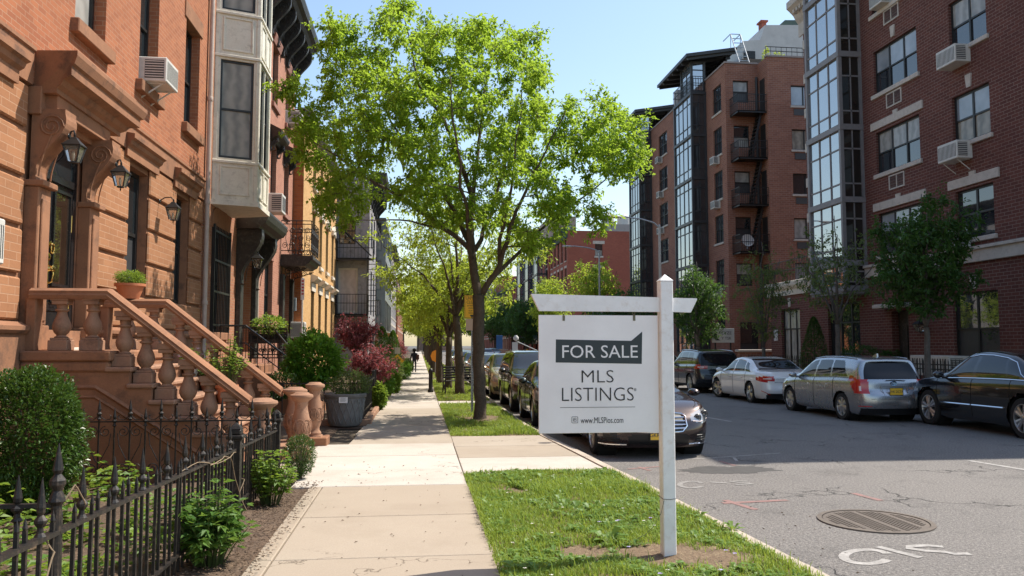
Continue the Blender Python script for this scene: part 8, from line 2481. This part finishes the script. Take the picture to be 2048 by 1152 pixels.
for px, py, Y, lab in ((917, 716, 80, 'traffic light glowing red between the left trunks'), (1051, 726, 95, 'traffic light glowing red near the far right pavement')):
    p = oy(px, py, Y); t = thing('traffic_light', lab, 'traffic light', (p.x, Y, 0))
    MB().tube([(0, 0, ROAD_Z), (0, 0, p.z + .4)], .06, 8).build('pole', STEEL, t); hb_ = MB().cbox(-.2, .2, -.2, -.02, p.z - .9, p.z + .35, .03).build('signal_head', BLACKP, t)
    MB().lathe([(.17, 0), (.15, .05), (.0, .08)], c=(0, -.2, p.z), n=14, M=Matrix.Rotation(pi / 2, 3, 'X'), cap=False).build('red_lens', plain('lit_red_lens', (.6, .02, .01, 1), .3, emit=((1, .05, .03, 1), 3)), hb_)
p = oy(1198, 625, 60); t = thing('parking_sign', 'small white and red sign above the hanging board', 'sign', (p.x, 60, 0))
MB().tube([(0, 0, 0), (0, 0, p.z + .3)], .04, 6).build('post', STEEL, t)
b = MB(); b.cbox(-.5, .5, -.06, -.04, p.z - .35, p.z + .35, .005); s_ = b.build('sign_plate', PW, t)
for z in (-.2, .1): MB().box(-.42, .42, -.066, -.058, p.z + z - .08, p.z + z + .1).build('red_print', plain('red_print', (.5, .04, .05, 1), .5), s_)
p = oy(1444, 671, 39.0); t = thing('notice_board', 'white notice board on posts above the low russet garden wall', 'sign', (p.x, 38.9, 1.4))
for sx in (-.4, .4): MB().box(sx - .03, sx + .03, -.03, .03, -.4, p.z - 1.2).build('post', IRON, t)
b = MB(); b.cbox(-.58, .58, -.06, -.035, p.z - 1.4 - .36, p.z - 1.4 + .36, .005); s_ = b.build('board', PW, t)
text('lettering', 'KCYZE', .22, INK, frame((.1, -.0615, p.z - 1.28), (1, 0, 0), (0, 0, 1), (0, -1, 0)), s_)
text('lettering', 'Y TSR', .2, INK, frame((.16, -.0615, p.z - 1.55), (1, 0, 0), (0, 0, 1), (0, -1, 0)), s_)
b = MB(); b.prism([(-.5, .18), (-.3, .05), (-.32, -.12), (-.15, -.25), (-.4, -.25), (-.48, -.05)], lambda x, z, s: (x, -.0605 - .001 * s, p.z - 1.4 + z)); b.build('bird_emblem', INK, s_)
b = MB(TR(X7)); b.cbox(47.2, 47.9, .92, .98, 0, .7, .01)
b = MB(TR(RX_)); b.cbox(37.35, 37.75, .0, .03, 1.9, 2.45, .005); o = b.build('wall_plate', PW); tag(o, 'small white notice on the brick pier of the terrace wing', 'sign')
# satellite dish and things on the fire escape
for k, (z, lab) in enumerate(((7.0, 'round grey satellite dish on the lowest visible fire escape balcony'),)):
    t = thing('satellite_dish', lab, 'satellite dish', (18.3, CY0 - 1.0, z)); b = MB(); b.lathe([(.36, .1), (.25, .04), (.0, .0)], c=(0, 0, .55), n=18, M=Matrix.Rotation(pi * .42, 3, 'X'), cap=False); b.build('dish', PW, t, smooth=60); MB().tube([(0, 0, .1), (0, .1, .55)], .03, 6).build('mount', STEEL, t)
# ------------------------------------------------------------------ person far along the pavement
pp_ = oz(829, 745)
per = thing('person', 'person in dark clothes with a bag walking away along the pavement', 'person', (pp_.x - .02, pp_.y, 0))
def skin_body(name, verts, edges, radii, mat, parent):
    me = bpy.data.meshes.new(name); me.from_pydata(verts, edges, []); o = bpy.data.objects.new(name, me); C.objects.link(o)
    sk = o.modifiers.new('skin', 'SKIN'); sv = me.skin_vertices[0].data if me.skin_vertices else None
    if sv is None:
        bpy.context.view_layer.objects.active = o; bpy.ops.mesh.customdata_skin_add(); sv = me.skin_vertices[0].data
    for i, r in enumerate(radii): sv[i].radius = (r, r)
    sv[0].use_root = True
    sb = o.modifiers.new('sub', 'SUBSURF'); sb.levels = 2; sb.render_levels = 2
    dg = bpy.context.evaluated_depsgraph_get(); m2 = bpy.data.meshes.new_from_object(o.evaluated_get(dg)); 
    n_ = bpy.data.objects.new(name, m2); C.objects.link(n_); bpy.data.objects.remove(o); m2.materials.clear(); m2.materials.append(mat); n_.parent = parent
    for f in m2.polygons: f.use_smooth = True
    return n_
S_ = 1.42 / 1.72
vb = [(0, 0, .95), (0, 0, 1.15), (0, -.01, 1.36), (0, .0, 1.48), (0, .02, 1.56), (0, .03, 1.66), (0, .03, 1.72),
      (.09, 0, .90), (.10, .16, .50), (.10, .05, .10), (.10, .19, .05), (-.09, 0, .90), (-.10, -.05, .50), (-.10, -.22, .14), (-.10, -.10, .06),
      (.19, 0, 1.40), (.25, -.05, 1.13), (.24, .08, .90), (.24, .12, .80), (-.19, 0, 1.40), (-.26, .04, 1.13), (-.25, .16, .93), (-.25, .2, .84)]
eb = [(0, 1), (1, 2), (2, 3), (3, 4), (4, 5), (5, 6), (0, 7), (7, 8), (8, 9), (9, 10), (0, 11), (11, 12), (12, 13), (13, 14), (2, 15), (15, 16), (16, 17), (17, 18), (2, 19), (19, 20), (20, 21), (21, 22)]
rb_ = [.15, .14, .16, .06, .085, .105, .06, .09, .065, .045, .04, .09, .065, .045, .04, .06, .05, .04, .035, .06, .05, .04, .035]
NAVY = rough('dark_clothing', (.022, .024, .034, 1), (.04, .042, .05, 1), scale=9, bmp=.1, world_space=False)
o = skin_body('body', [tuple(c * S_ for c in v) for v in vb], eb, [r * S_ for r in rb_], NAVY, per)
b = MB(); b.lathe([(.02, -.12), (.11, -.07), (.125, 0), (.115, .07), (.05, .115), (.0, .12)], c=(0, .02 * S_, 1.67 * S_), n=14, cap=False); b.build('hair', rough('dark_hair', (.02, .015, .012, 1), bmp=.1), per, smooth=60)
b = MB(); b.cbox(.12, .30, -.20, -.08, .95 * S_, 1.35 * S_, .03); b.build('bag', rough('brown_bag', (.12, .05, .03, 1), bmp=.1), per)

# ------------------------------------------------------------------ put every thing's origin at its base
bpy.context.view_layer.update()
def verts_of(o):
    if o.type == 'MESH' and len(o.data.vertices):
        for c in o.bound_box: yield o.matrix_world @ V(c)
    for ch in o.children: yield from verts_of(ch)
for o in list(C.objects):
    if o.parent is None and o.type == 'EMPTY' and o.location.length < 1e-6 and o.rotation_euler.to_matrix() == Matrix.Identity(3):
        p = list(verts_of(o))
        if not p: continue
        base = V(((min(q.x for q in p) + max(q.x for q in p)) / 2, (min(q.y for q in p) + max(q.y for q in p)) / 2, min(q.z for q in p)))
        o.location = base
        for ch in o.children: ch.location = ch.location - base
